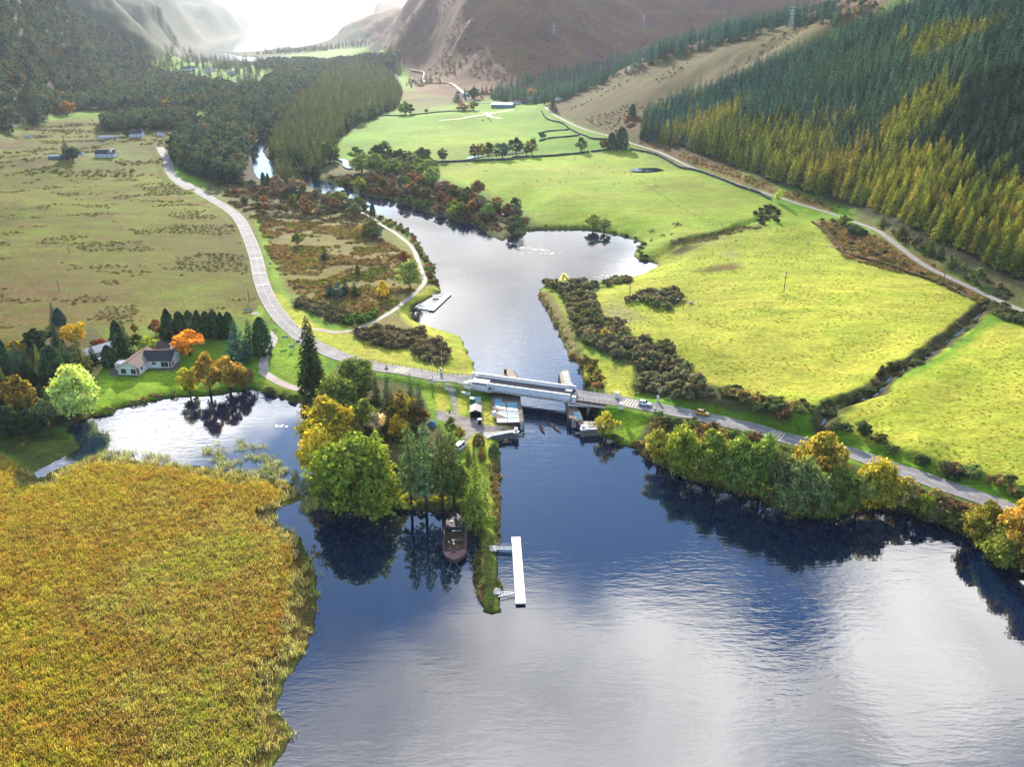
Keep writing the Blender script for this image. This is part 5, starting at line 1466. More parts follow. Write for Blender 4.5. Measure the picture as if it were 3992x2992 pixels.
# the conifer hedge row behind the drive: seven that nothing tells apart
for cx, top, base in ((392, 671, 727), (413, 669, 727), (432, 668, 728), (450, 671, 729), (466, 669, 730), (482, 673, 731), (498, 672, 731)):
 traced(cx, top, base, 27, 'cypress', (.028, .055, .022), 'dark conifer in the tall hedge row behind the bungalow drive', 'conifer hedge row')
# ================================================================== STANDS OF BUSHES (each one an object)
def scatter_poly(poly, spacing, seed=1, jitter=.45, z=4.0):
 """jittered grid over the part of the ground seen inside a picture polygon"""
 r = np.random.default_rng(seed)
 g = G(poly[:, 0], poly[:, 1])
 x0, y0 = g[:, :2].min(0); x1, y1 = g[:, :2].max(0)
 nx, ny = int((x1 - x0) / spacing) + 2, int((y1 - y0) / (spacing)) + 2
 gx, gy = np.meshgrid(np.arange(nx), np.arange(ny))
 X = x0 + (gx + .5 * (gy % 2) + r.uniform(-jitter, jitter, gx.shape)) * spacing
 Y = y0 + (gy + r.uniform(-jitter, jitter, gx.shape)) * spacing
 X, Y = X.ravel(), Y.ravel()
 m = Y > 40; X, Y = X[m], Y[m]
 Z = hgt(X, Y)
 px, py = project(X, Y, np.maximum(Z, 0))
 k = inside(np.stack([px, py], -1), poly) & (Z > .15)
 k[k] = off_road(X[k], Y[k])
 return np.stack([X[k], Y[k], Z[k]], -1)
GC = [(.085, .09, .045), (.105, .095, .055), (.075, .085, .04), (.12, .10, .06)]
LATER = []
def off_road(X, Y):
 P_ = np.stack([X, Y], -1); k = np.ones(len(X), bool)
 for ln, hw in ((RA, 5.2), (RB, 5.2), (RT, 3.6), (PTW, 2.4), (DRW, 2.6)):
  m = np.where((X > ln[:, 0].min() - 6) & (X < ln[:, 0].max() + 6) & (Y > ln[:, 1].min() - 6) & (Y < ln[:, 1].max() + 6))[0]
  if len(m): k[m] &= seg_dist(P_[m], ln[::2, :2])[0] > hw
 return k
def stand(poly, spacing, kind, cols, hs, ws, label, group, seed):
 if seed in (31, 36, 39, 47):
  LATER.append((group, poly, spacing * .7, label, seed)); return 0
 P = scatter_poly(poly, spacing, seed)
 for p in P:
  plant(kind, (p[0], p[1], p[2] - .1), random.uniform(*hs), random.uniform(*ws), random.choice(cols), label, group)
 return len(P)
ng = 0
ng += stand(cat(K(2000, 700, [(280, 905), (520, 895), (740, 915), (650, 960), (705, 1040), (720, 1120), (740, 1180), (880, 1235), (970, 1310), (1000, 1395), (1230, 1410), (1380, 1445), (1480, 1600), (1495, 1658)]), K(2000, 1400, [(1500, 120), (1550, 170), (1690, 225), (1700, 330), (1560, 370), (1400, 340), (1200, 325), (1060, 285), (1020, 240), (1075, 150), (1060, 60), (1045, 20)]), K(2000, 700, [(1000, 1590), (860, 1550), (780, 1500), (650, 1440), (600, 1380), (540, 1290), (500, 1190), (455, 1080), (425, 1010), (370, 960)])),
   3.8, 'gorse', GC, (2.2, 3.8), (4.2, 6.2), 'dark brown-green gorse bush in the long thicket right of the canal', 'gorse thicket along the right canal bank', 1)
ng += stand(K(2000, 700, [(760, 905), (830, 880), (900, 862), (1010, 850), (1015, 890), (900, 905), (800, 925)]), 2.8, 'gorse', GC, (1.8, 2.8), (3, 4.4), 'gorse bush in the short line on the lagoon shore', 'gorse line on the lagoon shore', 2)
ng += stand(K(2000, 700, [(975, 1055), (1100, 1000), (1220, 970), (1380, 962), (1480, 1020), (1490, 1060), (1340, 1115), (1180, 1115), (1150, 1055)]), 3.2, 'gorse', GC, (1.9, 3.2), (3.8, 5.4), 'gorse bush in the island thicket in the bright field', 'gorse island in the bright field', 3)
ng += stand(K(1000, 700, [(310, 1045), (420, 1035), (560, 1065), (700, 1095), (790, 1135), (800, 1220), (760, 1240), (600, 1205), (480, 1145), (330, 1090)]), 3.4, 'gorse', [(.12, .10, .06), (.09, .085, .045), (.075, .07, .04)], (1.8, 3.0), (3.2, 4.6), 'pale-tipped gorse bush beside the left road below the spruce group', 'gorse bank beside the left road', 4)
ng += stand(K(1000, 700, [(720, 1210), (820, 1170), (900, 1180), (1040, 1130), (1055, 1180), (900, 1245), (770, 1255)]), 2.8, 'bush', [(.06, .10, .02), (.08, .12, .025)], (1.8, 2.6), (3.0, 4.0), 'bright green broom bush beside the path junction', 'broom bushes at the path junction', 5)
ng += stand(K(1000, 700, [(800, 1325), (900, 1285), (1240, 1300), (1420, 1315), (1560, 1385), (1640, 1500), (1645, 1600), (1500, 1600), (1340, 1510), (1340, 1455), (1120, 1462), (980, 1405)]), 3.7, 'gorse', [(.10, .08, .05), (.075, .065, .035), (.09, .075, .045)], (2.0, 3.3), (4.2, 6.0), 'brown-grey gorse bush in the thicket between lagoon and road', 'gorse thicket between lagoon and road', 6)
ng += stand(K(2000, 700, [(2065, 310), (2120, 262), (2211, 222), (2290, 260), (2290, 365), (2150, 392), (2090, 360)]), 5.0, 'gorse', [(.04, .045, .025)], (1.6, 2.6), (3.4, 5.0), 'dark gorse bush in the patch below the hill road', 'gorse patch below the hill road', 7)
ng += stand(K(2992, 700, [(1780, 1065), (1850, 1040), (2000, 1060), (2150, 1120), (2400, 1220), (2400, 1320), (2050, 1215), (1850, 1125)]), 3.2, 'gorse', [(.06, .065, .03)], (1.8, 3.0), (3.4, 5.0), 'gorse bush at the head of the burn near the right edge', 'gorse at the head of the burn', 8)
MIX = [(.06, .085, .025), (.085, .10, .03), (.10, .06, .035), (.13, .10, .035), (.045, .06, .025)]
ng += stand(cat(K(2000, 1400, [(1700, 235), (1850, 240), (2050, 305), (2211, 345), (2211, 500), (2050, 470), (1900, 425), (1720, 385)]), K(2992, 1400, [(30, 500)])), 4.0, 'bush', MIX, (2.2, 4.3), (4.2, 6.4), 'shrub in the mixed hedge between the road and the bright field', 'roadside hedge below the bright field', 9)
for i, pl in enumerate(([(0, 385), (100, 370), (250, 400), (330, 470), (360, 560), (300, 585), (150, 555), (0, 515)], [(570, 575), (800, 580), (880, 640), (800, 680), (650, 665)], [(885, 680), (1020, 700), (1035, 790), (900, 765)], [(1075, 805), (1200, 850), (1200, 890), (1090, 860)], [(1275, 885), (1400, 920), (1700, 985), (1950, 1015), (2150, 1090), (2300, 1150), (2300, 1220), (2000, 1165), (1800, 1095), (1500, 1005), (1300, 925)])):
 stand(K(2992, 1400, pl), 3.8, 'bush', MIX, (2.0, 3.8), (4.0, 6.0), ('shrub in the hedge above the road before the olive-gold tree', 'dark shrub in the isolated bank above the road', 'shrub in the small clump with a road sign', 'low shrub in the short strip above the road', 'shrub in the last hedge above the road near the right edge')[i],
   ('hedge above the road before the gold tree', 'shrub bank above the road', 'clump with the road sign', 'short shrub strip', 'last hedge above the road')[i], 20 + i)
# shrubs along the banks
SHOREMIX = [(.08, .085, .03), (.14, .10, .04), (.16, .07, .04), (.06, .07, .025), (.11, .13, .035)]
stand(K(1000, 700, [(1045, 315), (1200, 385), (1305, 440), (1395, 545), (1465, 665), (1555, 790), (1588, 925), (1490, 905), (1475, 800), (1400, 650), (1330, 525), (1200, 432), (1050, 352)]), 4.4, 'bush', SHOREMIX, (1.4, 2.6), (2.6, 4.2), 'low shrub between the lagoon path and the water', 'shrubs between path and lagoon', 30)
stand(K(2000, 700, [(210, 975), (260, 985), (420, 1250), (520, 1480), (600, 1600), (610, 1658), (560, 1658), (430, 1440), (300, 1160), (225, 1030)]), 3.4, 'bush', SHOREMIX, (1.0, 2.0), (2.4, 4.0), 'small shrub on the right canal edge below the gorse', 'small shrubs on the right canal edge', 31)
stand(K(2000, 1400, [(560, 0), (680, 0), (770, 170), (800, 250), (760, 290), (640, 250), (600, 120)]), 2.6, 'bush', [(.16, .13, .04), (.12, .12, .03), (.15, .09, .04)], (1.5, 3.0), (2.6, 4.0), 'yellow-brown shrub on the canal bank beside the bridge end', 'shrubs at the right bridge end', 32)
stand(K(2000, 1400, [(1190, 490), (1400, 500), (1720, 560), (2211, 690), (2211, 760), (1750, 640), (1400, 600), (1200, 640), (1160, 700)]), 4.4, 'bush', MIX, (1.6, 3.4), (3.6, 5.4), 'shrub between the roadside rail and the lochside trees', 'shrubs under the roadside rail', 33)
stand(cat(K(2000, 1400, [(860, 690), (1000, 730), (1100, 690), (1180, 780), (1350, 930), (1560, 1040), (2211, 1200)]), K(2992, 1400, [(400, 1330), (1000, 1260), (1400, 1360), (2300, 1740), (2300, 1860), (1300, 1400), (900, 1320), (450, 1390), (0, 1290)]), K(2000, 1400, [(1560, 1080), (1100, 840)])), 6.4, 'bush', MIX + [(.05, .05, .03)], (1.6, 3.2), (3, 5), 'shrub at the water under the lochside trees', 'shrubs at the water under the lochside trees', 34)
stand(cat(K(2992, 1400, [(1150, 1020), (1300, 1060), (1500, 1150), (1800, 1240), (1900, 1300), (1700, 1420), (1400, 1330), (1150, 1150)])), 3.0, 'bush', [(.15, .09, .045), (.09, .08, .035), (.16, .13, .04)], (1.4, 2.8), (2.8, 4.2), 'brownish shrub in the low gap between the lochside trees', 'shrubs in the gap of the lochside row', 35)
stand(cat(K(1000, 1400, [(2000, 900), (2100, 900), (2100, 1100), (2105, 1300), (2095, 1400), (2040, 1350), (2030, 1100)])), 1.8, 'bush', [(.26, .14, .08), (.20, .18, .05), (.13, .10, .04), (.30, .22, .10)], (.9, 1.7), (1.4, 2.4), 'pink and yellow shrub on the canal edge of the spit', 'coloured shrubs on the canal edge of the spit', 36)
stand(K(1000, 1400, [(1180, 1180), (1750, 1220), (1800, 1300), (1500, 1310), (1200, 1285)]), 2.4, 'bush', [(.22, .22, .03), (.14, .16, .03)], (1.2, 2.6), (2.2, 3.6), 'yellow-green undergrowth shrub at the feet of the tall firs', 'undergrowth at the feet of the firs', 37)
stand(K(1000, 1400, [(560, 380), (900, 300), (1250, 380), (1380, 500), (1250, 1150), (600, 1250), (540, 900)]), 7.5, 'bush', [(.09, .10, .03), (.16, .13, .03), (.05, .06, .02)], (2.0, 4.5), (4, 6), 'undergrowth shrub inside the spit clump', 'undergrowth inside the spit clump', 38)
stand(K(0, 1400, [(640, 560), (860, 490), (1000, 430), (1250, 360), (1380, 330), (1550, 330), (1500, 290), (1350, 300), (1000, 400), (800, 450), (640, 520)]), 2.0, 'bush', [(.10, .15, .035), (.14, .18, .05)], (.7, 1.3), (1.6, 2.6), 'low leafy shrub on the pool shore below the lawn', 'leafy edge of the pool below the lawn', 39)
stand(K(1000, 1400, [(20, 240), (150, 280), (300, 320), (480, 370), (470, 410), (300, 352), (100, 305)]), 2.4, 'bush', [(.13, .10, .04), (.08, .09, .03)], (.8, 1.6), (1.8, 3.0), 'brown shrub between the drive and the pool', 'shrubs between drive and pool', 40)
stand(D((0, 900), (60, 905), (140, 900), (150, 925), (90, 940), (0, 945)), 4.5, 'bush', [DG, (.05, .06, .02)], (2, 3.4), (4, 5.5), 'dark shrub at the marsh below the left trees', 'dark shrubs below the left trees', 41)
stand(D((0, 760), (200, 760), (210, 800), (180, 880), (140, 905), (0, 910)), 8, 'spruce', [DG], (6, 9), (4, 6), 'half-hidden dark conifer filling the left garden clump', 'half-hidden conifers of the left garden clump', 42)
stand(D((1830, 470), (1900, 490), (1960, 510), (2100, 585), (2200, 640), (2200, 650), (2090, 605), (1950, 525), (1840, 485)), 5.0, 'bush', [(.10, .08, .035), (.06, .075, .03)], (1.6, 3.4), (3, 4.6), 'shrub on the verge above the hill road', 'shrubs above the hill road', 43)
stand(D((820, 385), (900, 400), (930, 395), (1000, 425), (1080, 450), (1145, 480), (1100, 500), (1010, 492), (900, 452), (820, 425), (740, 400)), 11, 'broad', [GB, OL, BR, (.09, .05, .035), MG], (5, 8.5), (7, 10), 'low rounded tree in the scrub on the river island', 'scrub trees of the river island', 44)
stand(D((470, 390), (560, 390), (700, 410), (810, 460), (700, 465), (560, 460), (510, 440)), 13, 'broad', [OL, GB, DG, BR], (3.5, 6), (5, 8), 'low scrub tree on the upper heath', 'scrub trees of the upper heath', 45)
stand(D((770, 340), (930, 345), (940, 375), (900, 390), (800, 372)), 11, 'broad', [MG, GG, OL], (6, 9), (8, 11), 'rounded tree in the river thicket beside the fields', 'trees of the river thicket', 46)
stand(K(2000, 700, [(470, 395), (620, 410), (620, 430), (130, 432), (130, 400), (300, 395)]), 4.0, 'bush', [(.04, .045, .025)], (.8, 1.6), (2.2, 3.6), 'small dark rush clump on the far lagoon shore', 'rush clumps on the far lagoon shore', 47)
stand(K(2000, 700, [(850, 455), (1000, 480), (1100, 530), (1150, 560), (1110, 600), (1160, 690), (1050, 690), (1075, 610), (1095, 560), (1000, 505)]), 3.6, 'bush', [(.05, .055, .03), (.08, .06, .035)], (.9, 1.9), (2.2, 3.8), 'dark shrub on the right lagoon shore', 'dark shrubs on the right lagoon shore', 48)
stand(K(2992, 700, [(400, 350), (600, 340), (900, 560), (1150, 700), (1500, 880), (1700, 960), (1500, 900), (1100, 740), (800, 640), (600, 530)]), 7, 'bush', [(.10, .06, .03), (.07, .075, .035), (.06, .06, .045)], (1.0, 2.2), (2.6, 4.6), 'bush among the bracken below the hill road', 'bushes in the roadside bracken', 49)
stand(K(2992, 700, [(1960, 1120), (1900, 1150), (1700, 1290), (1480, 1440), (1200, 1560), (980, 1640), (1000, 1658), (1280, 1620), (1480, 1480), (1700, 1320), (1880, 1180)]), 4.0, 'bush', [(.05, .055, .025), (.07, .06, .03)], (.8, 1.8), (2.2, 3.6), 'dark bush on the far side of the burn', 'bushes along the burn', 50)
stand(K(2992, 1400, [(560, 370), (700, 300), (960, 170), (960, 40), (1300, 0), (1300, 40), (1100, 180), (900, 330), (700, 410), (560, 480), (360, 460), (260, 370)]), 3.6, 'bush', [(.05, .055, .025), (.07, .06, .03), (.06, .07, .025)], (.8, 1.9), (2.2, 3.8), 'dark bush in the lower gully of the burn', 'bushes in the lower gully of the burn', 51)
print('bushes', ng)
# ================================================================== WOODS
def small_proto(name, kind, mat, seed):
 r = np.random.default_rng(seed)
 if kind == 'con': V, Q = crown_conifer(r, 18., 3.3, .03, 15, 7, 6, 1.15, .28, .85, .25)
 elif kind == 'lar': V, Q = crown_conifer(r, 18., 3.6, .05, 16, 7, 7, 1.1, .35, .7, .35)
 else: V, Q = crown_broad(r, 12., 4.6, .08, 24, 22, 1.15, 0, .25)
 me_ = quick_mesh(name, V, Q, [mat]); return bpy.data.objects.new(name, me_)
protocols = {}
def proto_coll(key, kind, mat, n=5):
 c = bpy.data.collections.new(key)
 for i in range(n): c.objects.link(small_proto(key, kind, mat, 100 + i * 7 + len(key)))
 return c
def gn_scatter(name, P, coll, smin, smax, label, seed=0, kind='stuff', category=None, tilt=0.06):
 """one object: a point for every plant, each point carries one of the prototypes"""
 me_ = bpy.data.meshes.new(name)
 me_.vertices.add(len(P)); me_.vertices.foreach_set('co', np.ascontiguousarray(P, dtype=np.float32).ravel())
 ob = link(bpy.data.objects.new(name, me_))
 ng_ = bpy.data.node_groups.new(name, 'GeometryNodeTree')
 ng_.interface.new_socket('Geometry', in_out='INPUT', socket_type='NodeSocketGeometry')
 ng_.interface.new_socket('Geometry', in_out='OUTPUT', socket_type='NodeSocketGeometry')
 N, L = ng_.nodes.new, ng_.links.new
 gi_, go = N('NodeGroupInput'), N('NodeGroupOutput')
 ci = N('GeometryNodeCollectionInfo'); ci.inputs['Collection'].default_value = coll
 ci.inputs['Separate Children'].default_value = True; ci.inputs['Reset Children'].default_value = True
 ip = N('GeometryNodeInstanceOnPoints'); ip.inputs['Pick Instance'].default_value = True
 rv = N('FunctionNodeRandomValue'); rv.data_type = 'FLOAT_VECTOR'
 rv.inputs[0].default_value = (-tilt, -tilt, 0); rv.inputs[1].default_value = (tilt, tilt, 6.283); rv.inputs['Seed'].default_value = seed
 rs = N('FunctionNodeRandomValue'); rs.data_type = 'FLOAT'; rs.inputs[2].default_value = smin; rs.inputs[3].default_value = smax; rs.inputs['Seed'].default_value = seed + 1
 ri = N('FunctionNodeRandomValue'); ri.data_type = 'INT'; ri.inputs[4].default_value = 0; ri.inputs[5].default_value = max(0, len(coll.objects) - 1); ri.inputs['Seed'].default_value = seed + 2
 L(gi_.outputs[0], ip.inputs['Points']); L(ci.outputs[0], ip.inputs['Instance'])
 L(ri.outputs[2], ip.inputs['Instance Index']); L(rv.outputs[0], ip.inputs['Rotation']); L(rs.outputs[1], ip.inputs['Scale'])
 L(ip.outputs[0], go.inputs[0])
 md = ob.modifiers.new('scatter', 'NODES'); md.node_group = ng_
 tag(ob, label, category, kind=kind)
 return ob
def wood_points(poly, spacing, seed, zmin=.3, ymax=6000, jitter=.42):
 r = np.random.default_rng(seed)
 bx0, by0 = poly.min(0); bx1, by1 = poly.max(0)
 g = G(poly[:, 0], poly[:, 1])
 x0, y0 = g[:, :2].min(0) - 20; x1, y1 = g[:, :2].max(0) + 20; y1 = min(y1, ymax)
 x0, x1 = max(x0, -.8 * y1), min(x1, .8 * y1)
 nx, ny = int((x1 - x0) / spacing) + 2, int((y1 - y0) / spacing) + 2
 if nx * ny > 2500000: spacing *= math.sqrt(nx * ny / 2500000); nx, ny = int((x1 - x0) / spacing) + 2, int((y1 - y0) / spacing) + 2
 gx, gy = np.meshgrid(np.arange(nx), np.arange(ny))
 X = (x0 + (gx + .5 * (gy % 2) + r.uniform(-jitter, jitter, gx.shape)) * spacing).ravel()
 Y = (y0 + (gy + r.uniform(-jitter, jitter, gx.shape)) * spacing).ravel()
 m = (Y > 60) & (np.abs(X / np.maximum(Y, 1)) < 1.05); X, Y = X[m], Y[m]
 Z = hgt(X, Y)
 px, py = project(X, Y, np.maximum(Z, 0))
 k = inside(np.stack([px, py], -1), poly) & (Z > zmin)
 k[k] = off_road(X[k], Y[k])
 return np.stack([X[k], Y[k], Z[k] - .3], -1), px[k], py[k]
SPR = foliage_mat('dark_spruce_cloud_shade', .006, [(.045, .125, .115), (.06, .15, .125), (.08, .165, .11), (.11, .175, .095)], .25)  # spruce teal, darkened as well for a cloud's shade on the upper slope
LAR = foliage_mat('plantation_olive', .012, [(.17, .20, .04), (.24, .26, .05), (.31, .30, .055), (.34, .28, .055)], .3)
MIXW = foliage_mat('mixed_wood', 'random', [(.05, .10, .08), (.06, .12, .08), (.10, .14, .07), (.07, .13, .09), (.14, .17, .07), (.07, .11, .08), (.20, .15, .06), (.10, .16, .08), (.12, .15, .08), (.05, .10, .075)], .3)
LARF = foliage_mat('river_larches', 'random', [(.05, .10, .06), (.15, .20, .06), (.09, .15, .07), (.22, .22, .06), (.07, .12, .06), (.18, .14, .05), (.13, .18, .07)], .3)
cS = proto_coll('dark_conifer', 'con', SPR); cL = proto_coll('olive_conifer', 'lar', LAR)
cM = proto_coll('mixed_tree', 'bro', MIXW, 6); cMc = proto_coll('mixed_conifer', 'con', MIXW, 4); cR = proto_coll('river_larch', 'lar', LARF)
F1 = D((1385, 300), (1390, 258), (1480, 217), (1560, 190), (1640, 152), (1700, 127), (1800, 87), (1880, 62), (1960, 28), (2000, 2), (2050, -80), (2700, -350), (2800, 700), (2212, 600), (2140, 570), (2060, 535), (1980, 490), (1900, 455), (1830, 430), (1750, 412), (1650, 378), (1560, 345), (1480, 318))
P, px, py = wood_points(F1, 4.0, 1, ymax=1900)
dd = np.hypot(P[:, 0], P[:, 1])
# olive larches on the lower slope, dark spruce with cloud shade in its colour above; the line between them wanders
dx, dy = px / 1.8047, py / 1.8047
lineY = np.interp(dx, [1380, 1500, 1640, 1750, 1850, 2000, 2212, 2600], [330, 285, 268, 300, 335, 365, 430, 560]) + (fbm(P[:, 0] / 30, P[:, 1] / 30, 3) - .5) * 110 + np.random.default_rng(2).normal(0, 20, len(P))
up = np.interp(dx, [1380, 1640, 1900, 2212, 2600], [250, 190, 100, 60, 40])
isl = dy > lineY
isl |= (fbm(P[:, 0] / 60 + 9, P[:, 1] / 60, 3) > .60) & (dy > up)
vis = (px > 0) & (px < 3992) & (py > -40)
order = np.argsort(np.where(vis, dd, 1e9))
idx300 = np.zeros(len(P), bool)
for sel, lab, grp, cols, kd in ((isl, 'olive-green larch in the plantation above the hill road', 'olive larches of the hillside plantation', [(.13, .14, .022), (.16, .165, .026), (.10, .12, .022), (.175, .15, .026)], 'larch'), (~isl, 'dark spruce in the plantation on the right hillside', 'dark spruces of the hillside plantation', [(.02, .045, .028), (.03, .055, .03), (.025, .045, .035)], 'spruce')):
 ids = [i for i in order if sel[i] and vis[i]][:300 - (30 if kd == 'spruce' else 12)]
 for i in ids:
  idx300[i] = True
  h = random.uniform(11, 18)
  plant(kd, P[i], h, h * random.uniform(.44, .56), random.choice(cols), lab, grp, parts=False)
def far_stuff(name, Pt, coll, s0, s1, lab, seed, category=None):
 if len(Pt): gn_scatter(name, Pt, coll, s0, s1, lab, seed)
far_stuff('plantation_larches', P[isl & ~idx300], cL, .62, 1.0, 'mass of olive larches on the lower right hillside', 5)
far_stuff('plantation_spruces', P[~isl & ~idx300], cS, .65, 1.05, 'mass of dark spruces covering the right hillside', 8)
print('plantation', len(P))
WD = [
 ('spur_hollow_wood', D((1060, 215), (1090, 185), (1250, 148), (1400, 112), (1550, 78), (1700, 44), (1850, 22), (1895, 36), (1700, 62), (1550, 100), (1400, 142), (1300, 180), (1215, 218), (1150, 226)), 9, cS, .7, 1.25, 'band of blue-green conifers in the hollow behind the spur', .75),
 ('hill_foot_wood', D((1000, 205), (1090, 190), (1140, 200), (1130, 222), (1060, 212), (1000, 214)), 11, cMc, .6, 1.0, 'dark trees at the foot of the mountain by the farm', .6),
 ('roadside_wood', D((372, 325), (380, 300), (440, 272), (500, 250), (560, 240), (640, 275), (600, 300), (550, 335), (522, 355), (530, 392), (470, 402), (420, 380), (378, 355)), 8.5, cM, .9, 1.4, 'autumn mixed wood beside the left road bend', 1),
 ('river_larch_wood', D((584, 385), (586, 340), (600, 292), (640, 232), (700, 172), (760, 140), (810, 136), (840, 158), (868, 200), (858, 232), (800, 258), (770, 270), (735, 300), (718, 330), (690, 368), (640, 398), (600, 398)), 7.5, cR, .75, 1.15, 'dense larch wood between the river and the far fields', 1),
 ('valley_wood', D((440, 272), (500, 200), (560, 190), (640, 130), (720, 140), (860, 118), (862, 135), (760, 140), (700, 170), (640, 232), (600, 292), (545, 255)), 10, cM, .95, 1.45, 'mixed autumn wood along the far side of the river', 1),
 ('left_valley_wood', D((-200, 290), (0, 285), (60, 262), (110, 250), (165, 240), (200, 238), (260, 238), (380, 240), (440, 238), (500, 222), (500, 190), (430, 180), (320, 152), (200, 150), (100, 160), (-200, 180)), 10, cM, .9, 1.6, 'dark mixed wood at the foot of the left hillside', 1),
 ('left_hill_wood', D((-200, 180), (100, 160), (200, 150), (320, 152), (330, 130), (280, 95), (200, 50), (140, 0), (90, -50), (-300, -100)), 8.5, cM, .8, 1.25, 'hazy wood climbing the left hillside', .93),
 ('beech_block', D((216, 262), (226, 283), (376, 280), (420, 262), (420, 250), (300, 250)), 7.5, cM, .9, 1.15, 'rectangular block of beech wood beyond the bog', 1),
 ('loch_head_wood', D((560, 150), (560, 135), (640, 128), (700, 136), (790, 122), (840, 128), (862, 120), (862, 140), (720, 165), (640, 160)), 14, cM, .9, 1.4, 'dark wood near the head of the far loch', .8),
 ('village_wood', D((320, 130), (340, 100), (430, 112), (480, 128), (560, 135), (560, 150), (600, 185), (480, 200), (400, 180), (330, 160)), 24, cMc, .9, 1.7, 'scattered conifers among the far village houses', .45),
 ('loch_shore_trees', D((470, 110), (560, 108), (700, 100), (790, 86), (800, 95), (700, 110), (600, 116), (480, 118)), 20, cMc, .8, 1.3, 'line of trees on the strip of land in front of the far loch', .8),
 ('mountain_trees', D((860, 140), (950, 60), (1080, 10), (1150, 20), (1050, 90), (950, 190), (880, 190)), 34, cMc, .6, 1.1, 'scattered small trees on the mountain foot', .35),
 ('hill_bench_trees', D((1560, 75), (1700, 30), (1900, -10), (1900, 25), (1700, 50)), 18, cM, .6, .9, 'scattered birches on the bench above the spur', .6),
]
for i, (nm, poly, spc, coll, s0, s1, lab, keep_) in enumerate(WD):
 Pw, _, _ = wood_points(poly, spc, 40 + i, ymax=3200 if 'hill' in nm else 7000)
 if keep_ == 1 and spc > 8: keep_ = .9
 if keep_ < 1:
  n0 = fbm(Pw[:, 0] / (spc * 5), Pw[:, 1] / (spc * 5), 2) + rng.uniform(-.15, .15, len(Pw))
  Pw = Pw[n0 > np.quantile(n0, 1 - keep_)]
 print(nm, len(Pw))
 gn_scatter(nm, Pw, coll, s0, s1, lab, i * 11 + 3)
# ================================================================== REEDS, BRACKEN, RUSHES
def tuft(name, mat, seed, n=26, h=2.0, R=.55, w=.07, lean=.3):
 r = np.random.default_rng(seed); V = [];
 for i in range(n):
  a, q = r.uniform(0, 6.28), R * math.sqrt(r.uniform()); x, y = math.cos(a) * q, math.sin(a) * q
  hh = h * r.uniform(.6, 1.1); b = r.uniform(0, 6.28); lx, ly = r.normal(0, lean, 2) * hh
  dx_, dy_ = math.cos(b) * w, math.sin(b) * w
  V += [(x - dx_, y - dy_, 0), (x + dx_, y + dy_, 0), (x + lx * .6 + dx_, y + ly * .6 + dy_, hh * .7), (x + lx * .6 - dx_, y + ly * .6 - dy_, hh * .7),
    (x + lx * .6 - dx_ * 1.8, y + ly * .6 - dy_ * 1.8, hh * .7), (x + lx * .6 + dx_ * 1.8, y + ly * .6 + dy_ * 1.8, hh * .7), (x + lx + dx_, y + ly + dy_, hh), (x + lx - dx_, y + ly - dy_, hh)]
 Q = np.arange(len(V)).reshape(-1, 4)
 return bpy.data.objects.new(name, quick_mesh(name, np.array(V), Q, [mat]))
REEDM = foliage_mat('reed_leaves', .022, [(.29, .33, .05), (.42, .37, .06), (.49, .37, .08), (.39, .28, .07), (.50, .41, .14), (.36, .36, .06)], .35, vary=.45)
REEDG = foliage_mat('young_reeds', 'random', [(.20, .26, .08), (.32, .34, .14), (.42, .40, .24)], .35)
PALER = foliage_mat('pale_reeds', 'random', [(.34, .32, .10), (.50, .45, .22), (.42, .36, .12)], .35, vary=.6)
BRKM = foliage_mat('bracken_leaves', .05, [(.14, .15, .04), (.22, .15, .06), (.30, .19, .09), (.24, .21, .05), (.12, .15, .04)], .3)
TUSM = foliage_mat('rush_leaves', .03, [(.11, .12, .04), (.15, .13, .05), (.18, .14, .06)], .25)
HTHM = foliage_mat('heather_leaves', .004, [(.11, .12, .045), (.14, .10, .055), (.17, .11, .055), (.16, .15, .05)], .2)
def tcoll(nm, mat, cnt=5, **k):
 c = bpy.data.collections.new(nm)
 for i in range(cnt): c.objects.link(tuft(nm, mat, 300 + i, **k))
 return c
def lumpcoll(nm, mat, n=4, h=1.0, R=1.1, leaf=.3, cnt=90):
 c = bpy.data.collections.new(nm)
 for i in range(n):
  V, Q = crown_dome(np.random.default_rng(400 + i), h, R, cnt, leaf, .3)
  c.objects.link(bpy.data.objects.new(nm, quick_mesh(nm, V, Q, [mat])))
 return c
cReed, cYoung, cPale = tcoll('reed_tuft', REEDM, 6, n=26, R=.7, h=1.25, w=.04), tcoll('young_reed', REEDG, 4, n=6, h=1.5, R=.6, w=.04), tcoll('pale_reed', PALER, 4, n=9, h=1.4, R=.6, w=.04)
def world_scatter(poly_w, spacing, seed, keepf=None):
 r = np.random.default_rng(seed)
 x0, y0 = poly_w.min(0); x1, y1 = poly_w.max(0)
 nx, ny = int((x1 - x0) / spacing) + 1, int((y1 - y0) / spacing) + 1
 gx, gy = np.meshgrid(np.arange(nx), np.arange(ny))
 X = (x0 + (gx + r.uniform(-.5, .5, gx.shape)) * spacing).ravel(); Y = (y0 + (gy + r.uniform(-.5, .5, gx.shape)) * spacing).ravel()
 k = inside(np.stack([X, Y], -1), poly_w)
 X, Y = X[k], Y[k]
 return X, Y
rw = w2(REED, .3)
X, Y = world_scatter(rw, .86, 1)
px, py = project(X, Y, np.full(len(X), .5)); k = (px > -500) & (py < 3500)
X, Y = X[k], Y[k]
sd = seg_dist(np.stack([X, Y], -1), w2(CANAL), True)[0]
wd_ = 3 + 6 * vnoise(X / 8, Y / 8)
edge = sd < wd_
thin = fbm(X / 2.5 + 4, Y / 2.5, 3) > .34 + .30 * (1 - sd / wd_)
kk = ~edge | thin
Z = np.maximum(hgt(X, Y), -.1) - .15
gn_scatter('reed_bed', np.stack([X, Y, Z], -1)[~edge], cReed, .75, 1.2, 'wide golden-orange reed bed filling the lower left', 71)
